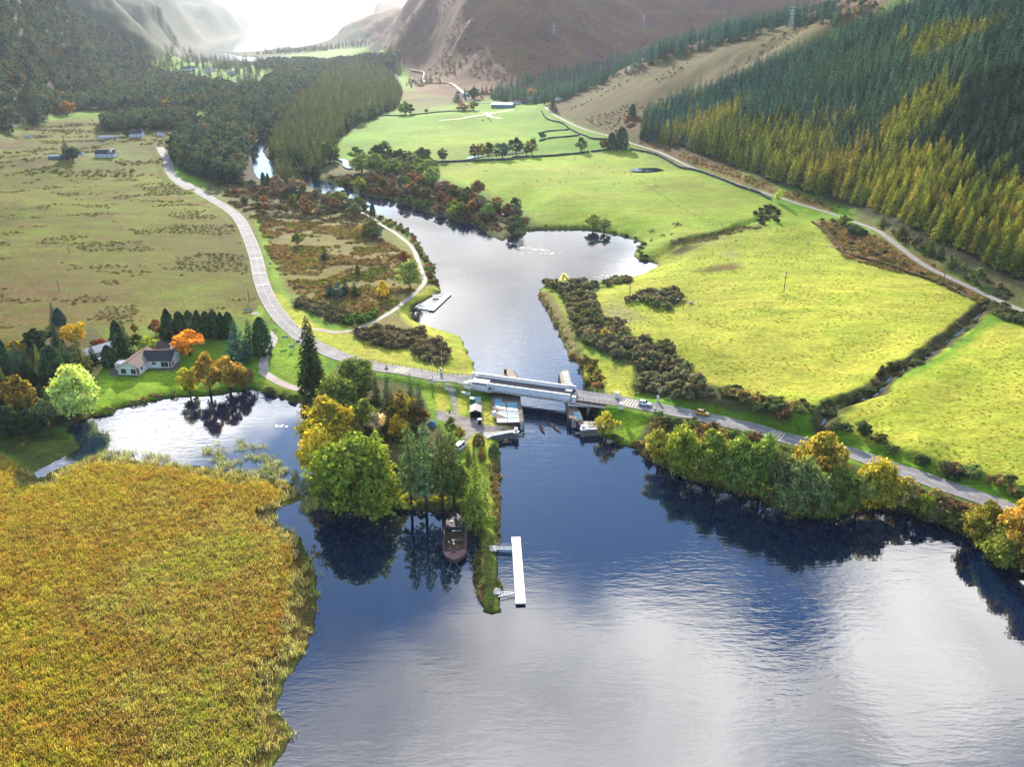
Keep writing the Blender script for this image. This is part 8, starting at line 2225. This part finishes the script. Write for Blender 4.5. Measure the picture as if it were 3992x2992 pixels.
def house(name, g, L_, W_, h, rh, rz, wallm, roofm, lab, cat_='house', windows=True, group=None, chim=False):
 root = tag(empty(name, g, 0), lab, cat_, group)
 T_, w_ = gable_part(root, (0, 0, 0), L_, W_, h, rh, rz, wallm, roofm, .3)
 if windows:
  for k in range(max(2, int(L_ / 4))):
   x = -L_ / 2 + (k + .5) * L_ / max(2, int(L_ / 4)); win(root, T_, x, -W_ / 2, .9, 1.0, 1.1, 'y-')
 if chim:
  q = T_(L_ / 2 - .5, 0, h + rh); MB().box((q[0], q[1], q[2] + .3), (.8, .7, 1.2)).build('chimney', wallm, root)
 return root, T_
g = KG(0, 700, 835, 1520); house('hidden_house', g, 12, 7, 2.6, 1.4, .9, whitew, greyroof, 'white house with pale grey roof half hidden left of the bungalow', windows=True)
g = KG(0, 700, 905, 1620); railing('garden_fence', [g + [-2.5, -.6, 0], g + [1.8, .6, 0]], 1.3, 1.0, timber_l, 5, 'pale wooden garden fence panel left of the clipped cone', 'fence')
g = KG(0, 700, 878, 1575); vehicle('garden_car', g, .4, carwhite, 'white car parked in the neighbour garden', 4.2)
g = KG(0, 1400, 495, 375); gs = tag(empty('garden_table', g), 'small white board standing in the shade by the pool', 'board'); MB().box((0, 0, .6), (.7, .12, 1.2)).build('board', white, gs)
g = KG(0, 0, 920, 1352)
r_, T_ = house('farmhouse', g, 17, 8, 3.4, 2.8, .05, whitew, slate, 'white farmhouse with slate roof alone on the far bog', chim=True)
gable_part(r_, (5, 1.5, 0), 9, 7, 3.6, 2.8, 1.6, whitew, slate, .3)
g = KG(0, 0, 497, 1366); house('farm_shed', g, 14, 5, 2.4, .8, .1, bluebarn, greyroof, 'pale blue low shed left of the dark farm conifer', 'shed', False)
g = KG(0, 0, 692, 1338); house('farm_shed', g, 7, 5, 2.2, 1.0, .1, whitew, greyroof, 'small white outbuilding right of the dark farm conifer', 'shed', False)
g = KG(0, 0, 1185, 1180); house('white_cottage', g, 12, 7, 4.0, 3.0, .1, whitew, slate, 'white gabled cottage below the beech block', chim=True)
g = KG(0, 0, 940, 1192); house('long_shed', g, 20, 5, 2.2, .8, .05, whitew, greyroof, 'long low white shed left of the gabled cottage', 'shed', False)
g = KG(0, 0, 1385, 1172); house('white_hut', g, 6, 4, 2.4, 1.2, .1, whitew, greyroof, 'tiny white hut right of the gabled cottage', 'hut', False)
g = KG(0, 0, 250, 1186); house('white_hut', g, 5, 4, 2, 1, .1, whitew, greyroof, 'tiny white hut alone on the left of the far bog', 'hut', False)
g = KG(1000, 0, 2125, 925); r_, T_ = house('blue_barn', g, 30, 15, 4.2, 2.4, -.25, bluebarn, simple('barn_roof', (.42, .50, .62), .5), 'long blue barn at the far end of the green fields', 'barn', False)
g = KG(2000, 0, 62, 893); house('red_roof_barn', g, 18, 8, 3, 2.0, .1, whitew, simple('red_roof', (.36, .09, .07), .6), 'farm building with a red roof beside the blue barn', 'barn', False)
g = KG(2000, 0, 118, 880); house('farm_house', g, 13, 9, 4.2, 3.2, .3, whitew, greyroof, 'farm house with pale grey roof above the red-roofed barn', chim=True)
g = KG(2000, 0, 400, 862); house('farm_hut', g, 10, 6, 2.6, 1.2, .2, whitew, greyroof, 'white hut behind the tall conifer at the farm road', 'hut', False)
g = KG(2000, 0, 385, 830); house('farm_hut', g, 9, 5, 2.4, 1.0, .2, bluebarn, simple('white_roof', (.7, .72, .74), .6), 'pale roofed hut uphill of the white hut', 'hut', False)
g = KG(1000, 0, 1800, 828); house('hill_cottage', g, 12, 7, 3.2, 2.4, .6, whitew, simple('white_roof', (.7, .72, .74), .6), 'white cottage on the track at the mountain foot', windows=True)
VH = [(1320, 655, 'white village house left of the bright meadow'), (1610, 606, 'village house above the bright meadow'), (1655, 600, 'village house beside the tall dark conifer'), (1790, 625, 'long pale village house'), (1815, 612, 'village house behind the long pale one'),
  (1700, 715, 'grey village house below the dark conifers'), (1950, 752, 'white village house by the red tree'), (2170, 742, 'white village house at the right of the village'), (1995, 640, 'small white house between two tall conifers'), (2090, 750, 'white cottage at the edge of the wood'), (2140, 690, 'pale house near the green strips')]
for x, y, lab in VH:
 g = KG(0, 0, x, y); house('village_house', g, random.uniform(13, 20), 9, 4.5, 3.4, random.uniform(-.5, .6), whitew, random.choice([slate, greyroof]), lab, windows=False, group='far village houses')
for x, y, lab in ((100, 545, 'white building left at the loch marina'), (150, 560, 'white building right at the loch marina'), (60, 530, 'pale shed at the loch marina')):
 g = KG(1000, 0, x, y); house('marina_building', g, 26, 12, 5, 3, .2, whitew, greyroof, lab, 'building', False, 'marina buildings')
# ---------------------------------------------------------------- poles and pylons
def pole(name, base, top_px, lab, mat=timber, arm=1.8, group='overhead line poles'):
 d = ray(*top_px); h = CAMH + d[2] / d[1] * base[1] - base[2]; h = float(np.clip(h, 4, 14))
 r_ = tag(empty(name, base), lab, 'pole', group)
 MB().tube([(0, 0, -.5), (0, 0, h)], [.20, .13], 8).build('shaft', mat, r_)
 MB().box((0, 0, h - .4), (arm, .14, .14)).build('crossarm', galv, r_)
 im = shared('ins', lambda: MB().tube([(0, 0, 0), (0, 0, .35)], [.11, .07], 6).mesh('insulator', white))
 for x in (-arm * .45, 0, arm * .45): part(im, 'insulator', r_, (x, 0, h - .33))
for (ox, oy, bx, by, tx, ty, lab) in ((2992, 700, 140, 975, 165, 800, 'lone wooden pole in the middle of the bright field'), (2000, 700, 1003, 1062, 1007, 910, 'wooden pole at the left end of the gorse island'),
  (2000, 700, 1464, 1113, 1468, 1072, 'short pole at the right end of the gorse island'), (2992, 700, 1522, 850, 1550, 705, 'wooden pole with white insulators below the hill road'),
  (2992, 700, 1570, 750, 1590, 640, 'wooden pole just above the hill road'), (1000, 700, 705, 1085, 688, 938, 'pale pole in front of the blue-green heath spruces'),
  (0, 700, 2150, 1055, 2143, 938, 'pole beside the left road near the side road'), (0, 700, 512, 965, 498, 862, 'pole standing in the brown bog'), (0, 700, 597, 640, 595, 590, 'distant pole in the green bog')):
 b_ = KG(ox, oy, bx, by); tq = K(ox, oy, [(tx, ty)])[0]
 pole('utility_pole', b_, tq, lab)
for (ox, bx, by, tx, ty, lab) in ((2000, 352, 296, 350, 228, 'left pylon on the mountain slope'), (2000, 1122, 252, 1108, 128, 'middle pylon on the mountain slope'), (2992, 200, 245, 222, 55, 'right pylon on the crest of the spur')):
 b_ = KG(ox, 0, bx, by); d = ray(*K(ox, 0, [(tx, ty)])[0]); h = float(np.clip(CAMH + d[2] / d[1] * b_[1] - b_[2], 20, 75))
 r_ = tag(empty('pylon', b_), lab, 'pylon', 'pylons on the mountain')
 mb = MB(); w = h * .09
 for sx in (-1, 1):
  for sy in (-1, 1): mb.bar((sx * w, sy * w, 0), (sx * w * .15, sy * w * .15, h), .35)
 for k in range(7):
  t0, t1 = k / 7, (k + 1) / 7; f0, f1 = w * (1 - .85 * t0), w * (1 - .85 * t1)
  for sy in (-1, 1): mb.bar((-f0, sy * f0, h * t0), (f1, sy * f1, h * t1), .2); mb.bar((f0, sy * f0, h * t0), (-f1, sy * f1, h * t1), .2)
 mb.build('lattice', galv, r_)
 for t in (.68, .82, .96): MB().bar((-h * .13, 0, h * t), (h * .13, 0, h * t), .4).build('arm', white, r_)
# ---------------------------------------------------------------- barriers with warning lights
def barrier(p, rz, lab, h=8):
 r_ = tag(empty('road_barrier', p, rz), lab, 'barrier', 'bridge road barriers')
 MB().box((0, 0, .6), (.6, .6, 1.2)).build('cabinet', white, r_)
 hd = MB().box((0, 0, 1.75), (.9, .25, 1.0)).build('light_head', white, r_)
 for x in (-.22, .22): MB().tube([(x, -.13, 1.75), (x, -.2, 1.75)], [.15, .15], 8).build('lamp', redp, hd)
 n = 7
 for k in range(n):
  MB().box((.35, 0, 1.0 + (k + .5) * h / n), (.13, .1, h / n * .98)).build('arm_stripe', redp if k % 2 else white, r_)
for mp, x, y, lab in ((lambda: KG(1700, 1350, 55, 300, 2.7638), 0, 0, 'raised barrier with white lights on the far verge left of the bridge'), (lambda: KG(1000, 1400, 1510, 215), 0, 0, 'raised barrier with white lights on the near verge left of the bridge'),
      (lambda: KG(2000, 1400, 1247, 372), 0, 0, 'raised barrier with white lights on the far verge right of the bridge'), (lambda: KG(2000, 1400, 1222, 478), 0, 0, 'raised barrier with white lights on the near verge right of the bridge')):
 barrier(mp(), sang, lab)
# ---------------------------------------------------------------- road signs
S5 = lambda x, y: KG(1000, 1150, x, y, 5.5275)
def sign(name, p, w, h, zc, rz, mat, lab, nposts=2, stripe=False, shape='box', post=galv):
 r_ = tag(empty(name, p, rz), lab, 'sign')
 if shape == 'point':
  mb = MB(); V_ = [(-w / 2, 0, zc - h / 2), (w / 2 - h * .3, 0, zc - h / 2), (w / 2, 0, zc), (w / 2 - h * .3, 0, zc + h / 2), (-w / 2, 0, zc + h / 2)]
  mb.add(V_ + [(a_, .06, c_) for a_, _, c_ in V_], [(0, 1, 2, 3, 4), (9, 8, 7, 6, 5)] + [(i, i + 5, (i + 1) % 5 + 5, (i + 1) % 5) for i in range(5)]); bd = mb.build('board', mat, r_)
 elif shape == 'tri':
  mb = MB(); V_ = [(-w / 2, 0, zc - h / 2), (w / 2, 0, zc - h / 2), (0, 0, zc + h / 2)]
  mb.add(V_ + [(a_, .05, c_) for a_, _, c_ in V_], [(0, 1, 2), (5, 4, 3), (0, 3, 4, 1), (1, 4, 5, 2), (2, 5, 3, 0)]); bd = mb.build('board', mat, r_)
 elif shape == 'disc':
  bd = MB().tube([(0, -.03, zc), (0, .03, zc)], [w / 2, w / 2], 16).build('board', mat, r_)
 else: bd = MB().box((0, 0, zc), (w, .06, h)).build('board', mat, r_)
 if stripe:   # the line of lettering is too small to read in the photograph: pale strokes of its length
  mb = MB(); rs = random.Random(w)
  x = -w * .36
  while x < w * .3:
   l_ = rs.uniform(.1, .22); mb.box((x + l_ / 2, -.035, zc), (l_, .012, h * .28)); x += l_ + .06
  mb.build('lettering', white, bd)
 for k in range(nposts):
  x = 0 if nposts == 1 else (k - .5) * w * .6
  MB().tube([(x, .06, -.3), (x, .06, zc + (h / 2 if shape != 'tri' else 0) - .1)], [.05, .05], 6).build('post', post, r_)
sign('direction_sign', S5(628, 1042), 2.5, .85, 2.6, .12, simple('teal_sign', (.05, .20, .24), .4), 'wide blue-green board on two posts on the drive lawn', stripe=True)
sign('direction_sign', S5(765, 1190), 1.8, 1.0, 1.5, .45, bluepaint, 'bright blue pointed board on the drive lawn', shape='point', stripe=True)
sign('road_sign', S5(923, 1248), 1.4, .8, 4.6, .15, simple('dark_sign_back', (.06, .035, .06), .6), 'dark-backed board on one tall post beside the giant conifer', 1)
sign('road_sign', S5(385, 830), .6, .6, 1.6, .1, darkm, 'small dark sign at the drive entrance', 1)
sign('warning_sign', KG(1000, 1400, 1122, 122), 1.3, .7, 1.6, 0, rustm, 'brown-backed board beside the road above the dark spruces', 1)
sign('warning_sign', KG(1000, 1400, 1122, 121) + [0, .2, 0], .9, .8, 2.5, 0, redp, 'red-edged triangular sign above the brown-backed board', 1, shape='tri')
sign('white_disc_sign', KG(2992, 1400, 1020, 795), .9, .9, 1.5, .9, white, 'white round sign in the shrub clump above the road', 1, shape='disc')
sign('white_disc_sign', KG(2992, 1400, 1743, 1060), .9, .9, 1.6, .9, white, 'white round sign in the last hedge near the right edge', 1, shape='disc')
sign('small_blue_sign', KG(2992, 1400, 84, 548), .5, .6, 1.3, .3, bluepaint, 'small blue sign in front of the mixed hedge', 1)
sign('field_sign', KG(1000, 700, 122, 752), .9, .9, 1.6, .2, bluepaint, 'pale blue sign on the verge of the left road', 1)
sign('grey_board', KG(0, 700, 2140, 1135), 3.6, .9, .7, .35, simple('grey_blue', (.32, .42, .48), .5), 'long grey-blue board lying by the side road', 0)
sign('wooden_post_figure', KG(1600, 1600, 842, 100, 5.5275), .5, 1.1, 1.0, .3, timber, 'brown carved post standing beside the yard track', 1)
bol = MB().tube([(0, 0, -.2), (0, 0, 1.0)], [.09, .09], 8).mesh('bollard', timber)
for x, y, lab in ((258, 690, 'wooden marker post left of the drive mouth'), (430, 775, 'wooden marker post in the drive mouth'), (515, 835, 'wooden marker post right of the drive mouth'), (815, 1080, 'thick dark marker post behind the blue board'), (855, 1075, 'thin marker post near the dark-backed sign'), (880, 705, 'tall marker post at the canal path mouth'), (955, 765, 'marker post beside the canal path mouth'), (715, 985, 'marker post right of the wide sign'), (1812, 1215, 'tall thin post on the grass beyond the giant conifer')):
 o_ = link(bpy.data.objects.new('marker_post', bol)); o_.location = tuple(S5(x, y)); tag(o_, lab, 'post')
# ---------------------------------------------------------------- fences and walls
def ground_line(pts, step=None):
 g = G(pts[:, 0], pts[:, 1]); g = resample(g, step or 3.0); g[:, 2] = np.maximum(hgt(g[:, 0], g[:, 1]), .2); return g
railing('roadside_fence', ground_line(K(1000, 700, [(1005, 1572), (1150, 1605), (1290, 1628), (1400, 1645), (1560, 1660)])), 1.25, 3.2, timber, 2, 'wire fence on dark posts along the grass left of the bridge', 'fence', rw=.03, pw=.12)
railing('rail_fence', ground_line(K(1000, 1400, [(1730, 155), (1640, 125), (1580, 112)])), 1.2, 2.2, timber, 3, 'dark rail fence between road and lagoon lawn', 'fence')
railing('roadside_fence', ground_line(K(1000, 1400, [(1140, 140), (1280, 170), (1400, 190), (1480, 200)])), 1.1, 2.6, timber, 2, 'wire fence on posts on the near side of the left road', 'fence', rw=.03)
railing('rail_fence', ground_line(K(1000, 1400, [(1480, 200), (1560, 230), (1610, 265)])), 1.2, 1.8, timber, 4, 'dark rail fence beside the lawn left of the yard track', 'fence')
railing('yard_gate', ground_line(K(1000, 1400, [(1612, 268), (1720, 290)])), 1.2, 1.4, galv, 5, 'grey field gate across the yard track', 'gate', rw=.05)
railing('roadside_fence', ground_line(K(2000, 1400, [(1090, 470), (1180, 488), (1300, 505), (1500, 540), (1700, 580), (1900, 610), (2000, 635)])), 1.1, 2.6, timber, 3, 'dark rail fence between road and lochside trees', 'fence')
railing('bank_fence', ground_line(K(2000, 1400, [(735, 0), (850, 110), (960, 220), (1050, 340)])), 1.1, 3, timber, 2, 'wire fence slanting down the bank beside the gorse', 'fence', rw=.03)
railing('field_fence', ground_line(K(2000, 700, [(1080, 10), (1200, 90), (1400, 220), (1600, 330), (1720, 395)])), 1.1, 6, timber, 1, 'thin wire fence running diagonally down the middle field', 'fence', rw=.04, pw=.16)
railing('field_fence', ground_line(K(2000, 700, [(1720, 395), (1900, 392), (2120, 380)])), 1.1, 5, timber, 1, 'thin wire fence above the ditch', 'fence', rw=.04, pw=.16)
railing('island_fence', ground_line(K(2000, 700, [(1370, 1118), (1410, 1112), (1455, 1108), (1560, 1100), (1610, 1088), (1600, 1075), (1500, 1040)])), 1.2, 4, timber, 1, 'old wire fence round the right side of the gorse island', 'fence', rw=.03, pw=.14)
railing('quay_fence', ground_line(K(2100, 1450, [(1820, 1060), (1830, 1150), (1770, 1230), (1680, 1290)], 5.5275), 1.5), 1.0, 1.0, timber_l, 2, 'curved pale fence on the bank behind the yellow tree', 'fence', rw=.04)
railing('field_gate', ground_line(K(2992, 700, [(1650, 985), (1728, 1020)])), 1.2, 2.2, galv, 5, 'galvanised gate at the foot of the bracken bank', 'gate', rw=.06)
railing('spare_gate', ground_line(K(2992, 700, [(1478, 945), (1530, 965)])), .3, 2, galv, 2, 'galvanised gate lying on the grass in the bright field', 'gate', rw=.06)
ft = tag(empty('feed_trough', KG(2000, 700, 1535, 1075)), 'white feed trough beside the gorse island', 'trough')
MB().box((0, 0, .5), (1.5, 1.0, .9)).build('body', conc, ft); MB().box((0, 0, .97), (1.2, .7, .04)).build('opening', rustm, ft)
ft = tag(empty('small_hut', KG(2000, 700, 1405, 1062)), 'small dark hut with pale top inside the gorse island', 'hut')
MB().box((0, 0, .8), (1.9, 1.4, 1.6)).build('body', blackm, ft); MB().box((0, 0, 1.65), (2.1, 1.6, .1)).build('roof', whitew, ft)
def drystone(pts, h, w, lab, seed, st=1.3, mat=None):
 g = ground_line(pts, st); rs = np.random.default_rng(seed); mb = MB(); o_ = g[0].copy()
 d = np.gradient(g[:, :2], axis=0)
 for i in range(len(g)):
  if rs.random() < .06: continue
  a_ = math.atan2(d[i, 1], d[i, 0])
  for k in range(2):
   hh = h * (.62 if k == 0 else .42) * rs.uniform(.8, 1.15)
   mb.box((g[i, 0] - o_[0] + rs.normal(0, .1), g[i, 1] - o_[1] + rs.normal(0, .1), g[i, 2] - o_[2] + (hh / 2 if k == 0 else h * .62 + hh / 2 - .08)), (st * rs.uniform(.85, 1.1), w * (1 if k == 0 else .75) * rs.uniform(.8, 1.1), hh), rz=a_ + rs.normal(0, .12))
 return tag(mb.build('drystone_wall', mat or simple('wall_stone', (.10, .105, .12), .95, var=.4, scale=.8), loc=o_), lab, 'wall')
drystone(K(2000, 0, [(245, 960), (330, 1042), (420, 1062), (500, 1120), (620, 1172), (700, 1200), (800, 1202)]), 1.5, 1.3, 'grey stone wall beside the farm end of the hill road', 1, 2.2)
drystone(K(2000, 0, [(1010, 1285), (1200, 1325), (1330, 1382), (1440, 1445), (1600, 1480), (1800, 1552), (1950, 1612), (2100, 1660), (2211, 1720)]), 1.5, 1.4, 'long tumbled stone wall below the hill road', 2, 1.8)
drystone(K(2000, 0, [(0, 1366), (100, 1357), (250, 1352), (500, 1332), (700, 1308), (830, 1290)]), 1.6, 1.4, 'stone wall between the middle and far fields', 3, 2.2)
drystone(K(1000, 0, [(1580, 1402), (1800, 1392), (2000, 1385), (2211, 1376)]), 1.6, 2.0, 'dark stone wall in front of the field clump of trees', 4, 2.2)
drystone(K(1000, 0, [(1080, 1000), (1350, 990), (1700, 960), (1870, 955)]), 1.4, 1.6, 'stone wall along the top of the far field', 5, 3.2)
drystone(K(2000, 0, [(225, 1152), (330, 1132), (470, 1122)]), 1.5, 1.4, 'short upper wall running from the thorn bush', 6, 2.6)
drystone(K(2000, 0, [(235, 1215), (330, 1192), (480, 1180), (560, 1172)]), 1.5, 1.6, 'short lower wall beneath the thorn bush', 7, 2.6)
drystone(K(2992, 700, [(385, 372), (500, 452), (600, 565), (700, 652), (850, 692), (1100, 765), (1300, 835), (1500, 905), (1650, 985)]), 1.1, 1.0, 'brown earth and stone dyke at the foot of the bracken bank', 8, 1.3, simple('earth_bank', (.10, .065, .04), .95, var=.3))
# ---------------------------------------------------------------- sheep and cattle
def animal_mesh(name, L_, h, bodym, headm, dark=False):
 mb = MB(); s = L_ / 1.2
 rings = []
 for t, r0, z in ((-.55, .06, .62), (-.48, .2, .62), (-.25, .29, .60), (.1, .30, .60), (.38, .25, .63), (.52, .13, .70)):
  rings.append([(t * s, r0 * s * math.cos(q), z * s + r0 * s * .95 * math.sin(q)) for q in np.linspace(0, 6.283, 9)[:-1]])
 mb.loft(rings)
 mb.cur = 1
 mb.tube([(.46 * s, 0, .70 * s), (.62 * s, 0, .82 * s), (.78 * s, 0, .74 * s)], [.11 * s, .10 * s, .055 * s], 7)
 for e in (-1, 1): mb.bar((.62 * s, e * .07 * s, .88 * s), (.58 * s, e * .2 * s, .86 * s), .05 * s)
 for x in (-.38, .34):
  for y in (-.15, .15): mb.tube([(x * s, y * s, .42 * s), ((x - .03) * s, y * s, .22 * s), (x * s, y * s, 0)], [.07 * s, .045 * s, .04 * s], 5)
 mb.cur = 0
 mb.tube([(-.54 * s, 0, .66 * s), (-.62 * s, 0, .42 * s)], [.05 * s, .03 * s], 5)
 return mb.mesh(name, [bodym, headm], True)
shm = animal_mesh('sheep', 1.35, .8, wool, simple('sheep_face', (.30, .26, .22), .9)); cwm = animal_mesh('cow', 2.5, 1.5, blackm, blackm)
SH = [(2000, 0, x, y) for x, y in ((745, 1448), (850, 1312), (915, 1300), (700, 1335), (530, 1370), (475, 1493), (590, 1498), (627, 1505), (318, 1550), (210, 1563), (405, 1577), (455, 1575), (865, 1590), (912, 1585), (1228, 1602), (1217, 1540), (1285, 1532), (1045, 1532), (1018, 1510), (960, 1490), (862, 1490), (820, 1458), (93, 1582), (120, 1340))]
SH += [(1000, 0, x, y) for x, y in ((1955, 1477), (1980, 1477), (1650, 1415), (1815, 1420), (1320, 1165), (1415, 1172), (1465, 1168), (1535, 1335))]
SH2 = [(2000, 700, 1918, 530, 'sheep nearest the burn head on the upper bright field'), (2000, 700, 1832, 562, 'sheep below the pale bank on the bright field'), (2000, 700, 1230, 958, 'sheep just behind the gorse island'), (2000, 700, 1457, 976, 'sheep at the right end of the gorse island'), (2000, 700, 712, 960, 'sheep beside the gorse thicket by the lagoon'),
  (2000, 700, 1797, 395, 'sheep at the corner of the wire fences'), (2992, 700, 350, 547, 'sheep alone high in the bright field'), (2992, 700, 20, 668, 'sheep on the left side of the upper bright field')]
SH3 = [(2992, 700, 503, 588), (2992, 700, 547, 584), (2992, 700, 568, 588), (2992, 700, 600, 597)]
for i, q in enumerate(SH + SH2 + SH3):
 o_ = link(bpy.data.objects.new('sheep', shm)); o_.location = tuple(KG(*q[:4]) + [0, 0, -.02]); o_.rotation_euler = (0, 0, random.uniform(0, 6.28))
 if q in SH: tag(o_, 'tiny white sheep grazing the fields beyond the lagoon', 'sheep', 'sheep beyond the lagoon')
 elif q in SH2: tag(o_, q[4], 'sheep', 'sheep in the bright field')
 else: tag(o_, 'sheep in the row of four near the bracken bank', 'sheep', 'row of four sheep')
for k, (x, y) in enumerate(((1950, 1042), (1998, 1030), (2020, 1040))):
 o_ = link(bpy.data.objects.new('cow', cwm)); o_.location = tuple(KG(1000, 0, x, y)); o_.rotation_euler = (0, 0, random.uniform(0, 6.28)); tag(o_, ('left black cow below the worn tracks', 'upper black cow below the worn tracks', 'right black cow below the worn tracks')[k], 'cow', 'black cattle')
# ---------------------------------------------------------------- lily pads and foam on the water
lilm = simple('lily_leaves', (.62, .60, .52), .5, var=.15)
def pads(x, y, r0, lab, grp, mp):
 p = mp(x, y); o_ = tag(empty('lily_patch', p), lab, 'plant', grp); rs = random.Random(x + y); mb = MB()
 for k in range(9):
  a_, q = rs.uniform(0, 6.28), r0 * math.sqrt(rs.random()); rr_ = r0 * rs.uniform(.2, .4); cx_, cy_ = math.cos(a_) * q * 1.6, math.sin(a_) * q * .8
  mb.tube([(cx_, cy_, .0), (cx_, cy_, .03)], [rr_, rr_], 9)
 mb.build('leaves', lilm, o_)
for x, y, r0 in ((228, 580, .8), (210, 600, 1.6), (180, 605, .8), (265, 605, 1.2), (285, 615, 1.4), (258, 638, 1.5), (318, 637, 1.7), (410, 627, .7), (140, 590, .9), (152, 630, .7), (75, 590, 1.2), (78, 635, .7), (10, 552, 1.6)):
 pads(x, y, r0, 'pale lily patch floating below the two lagoon trees', 'lily patches in the lagoon', lambda a_, b_: onplane(*K(2000, 700, [(a_, b_)])[0], .01))
for x, y, r0, lab in ((738, 842, 1.3, 'left lily patch near the gorse line'), (790, 828, 1.5, 'middle lily patch near the gorse line'), (857, 825, 1.2, 'right lily patch near the gorse line')):
 pads(x, y, r0, lab, 'lily patches by the gorse line', lambda a_, b_: onplane(*K(2000, 700, [(a_, b_)])[0], .01))
pads(212, 580, 1.3, 'white patch floating alone in the pool', None, lambda a_, b_: onplane(*K(1000, 1400, [(a_, b_)])[0], .01))
# swans' feathers of foam beside the quays are shoreline stones
for x, y, mp, lab in ((1380, 1480, M1, 'pale stones at the waterline of the left quay'), (1470, 1430, M1, 'pale stones off the left dock steps'), (850, 1320, M2, 'pale stones at the waterline of the right quay')):
 p = mp(x, y, 0); o_ = tag(empty('shore_stones', p), lab, 'stones'); rs = random.Random(x)
 for k in range(7):
  MB().loft([[(math.cos(q) * r0, math.sin(q) * r0 * .8, z) for q in np.linspace(0, 6.28, 7)[:-1]] for r0, z in ((.3, -.2), (.34, .05), (.2, .22), (.03, .27))]).build('stone', simple('pale_stone', (.55, .48, .38), .9, var=.2), o_, loc=(rs.uniform(-1, 1), rs.uniform(-.7, .7), -.05))
# people strolling on the lagoon path are too small to tell: two tiny figures
pm_ = None
def walker(p, top, lab):
 me_ = bpy.data.meshes.new('person')
 J = [(0, 0, .95), (0, 0, 1.2), (0, 0, 1.42), (0, 0, 1.55), (0, 0, 1.72), (.1, 0, .9), (.12, .12, .5), (.12, .1, .05), (-.1, 0, .9), (-.12, -.12, .5), (-.12, -.2, .05), (.2, 0, 1.4), (.26, -.05, 1.1), (.24, .1, .88), (-.2, 0, 1.4), (-.26, .05, 1.1), (-.24, .2, .92)]
 me_.from_pydata(J, [(0, 1), (1, 2), (2, 3), (3, 4), (0, 5), (5, 6), (6, 7), (0, 8), (8, 9), (9, 10), (2, 11), (11, 12), (12, 13), (2, 14), (14, 15), (15, 16)], [])
 o = link(bpy.data.objects.new('person', me_)); o.modifiers.new('skin', 'SKIN'); s_ = o.modifiers.new('sub', 'SUBSURF'); s_.levels = s_.render_levels = 1
 for v, r0 in zip(me_.skin_vertices[0].data, [.14, .14, .16, .06, .1, .09, .07, .05, .09, .07, .05, .07, .05, .04, .07, .05, .04]): v.radius = (r0, r0 * .8)
 me_.materials.append(top); o.location = tuple(p); tag(o, lab, 'person')
g = KG(1000, 700, 1428, 845); walker(g, drkj, 'distant walker in dark clothes on the lagoon path')
walker(KG(1000, 700, 1437, 850), wool, 'distant walker in pale clothes on the lagoon path')
# ================================================================== HAZE
def haze_box():
 m, nt, out = new_mat('valley_haze')
 v = nt.nodes.new('ShaderNodeVolumePrincipled')
 v.inputs['Color'].default_value = (0.80, 0.88, 1.0, 1)
 v.inputs['Density'].default_value = HAZE_D
 v.inputs['Anisotropy'].default_value = 0.3
 nt.links.new(v.outputs[0], out.inputs['Volume'])
 mb = MB(); top = float(max(Hh.max() + 30, CAMH + 60))
 mb.box((0, 21300, (top - 5) / 2), (94000, 51400, top + 5))
 o = mb.build('haze', m); tag(o, kind='stuff')
HAZE_D = 0.40e-4
haze_box()
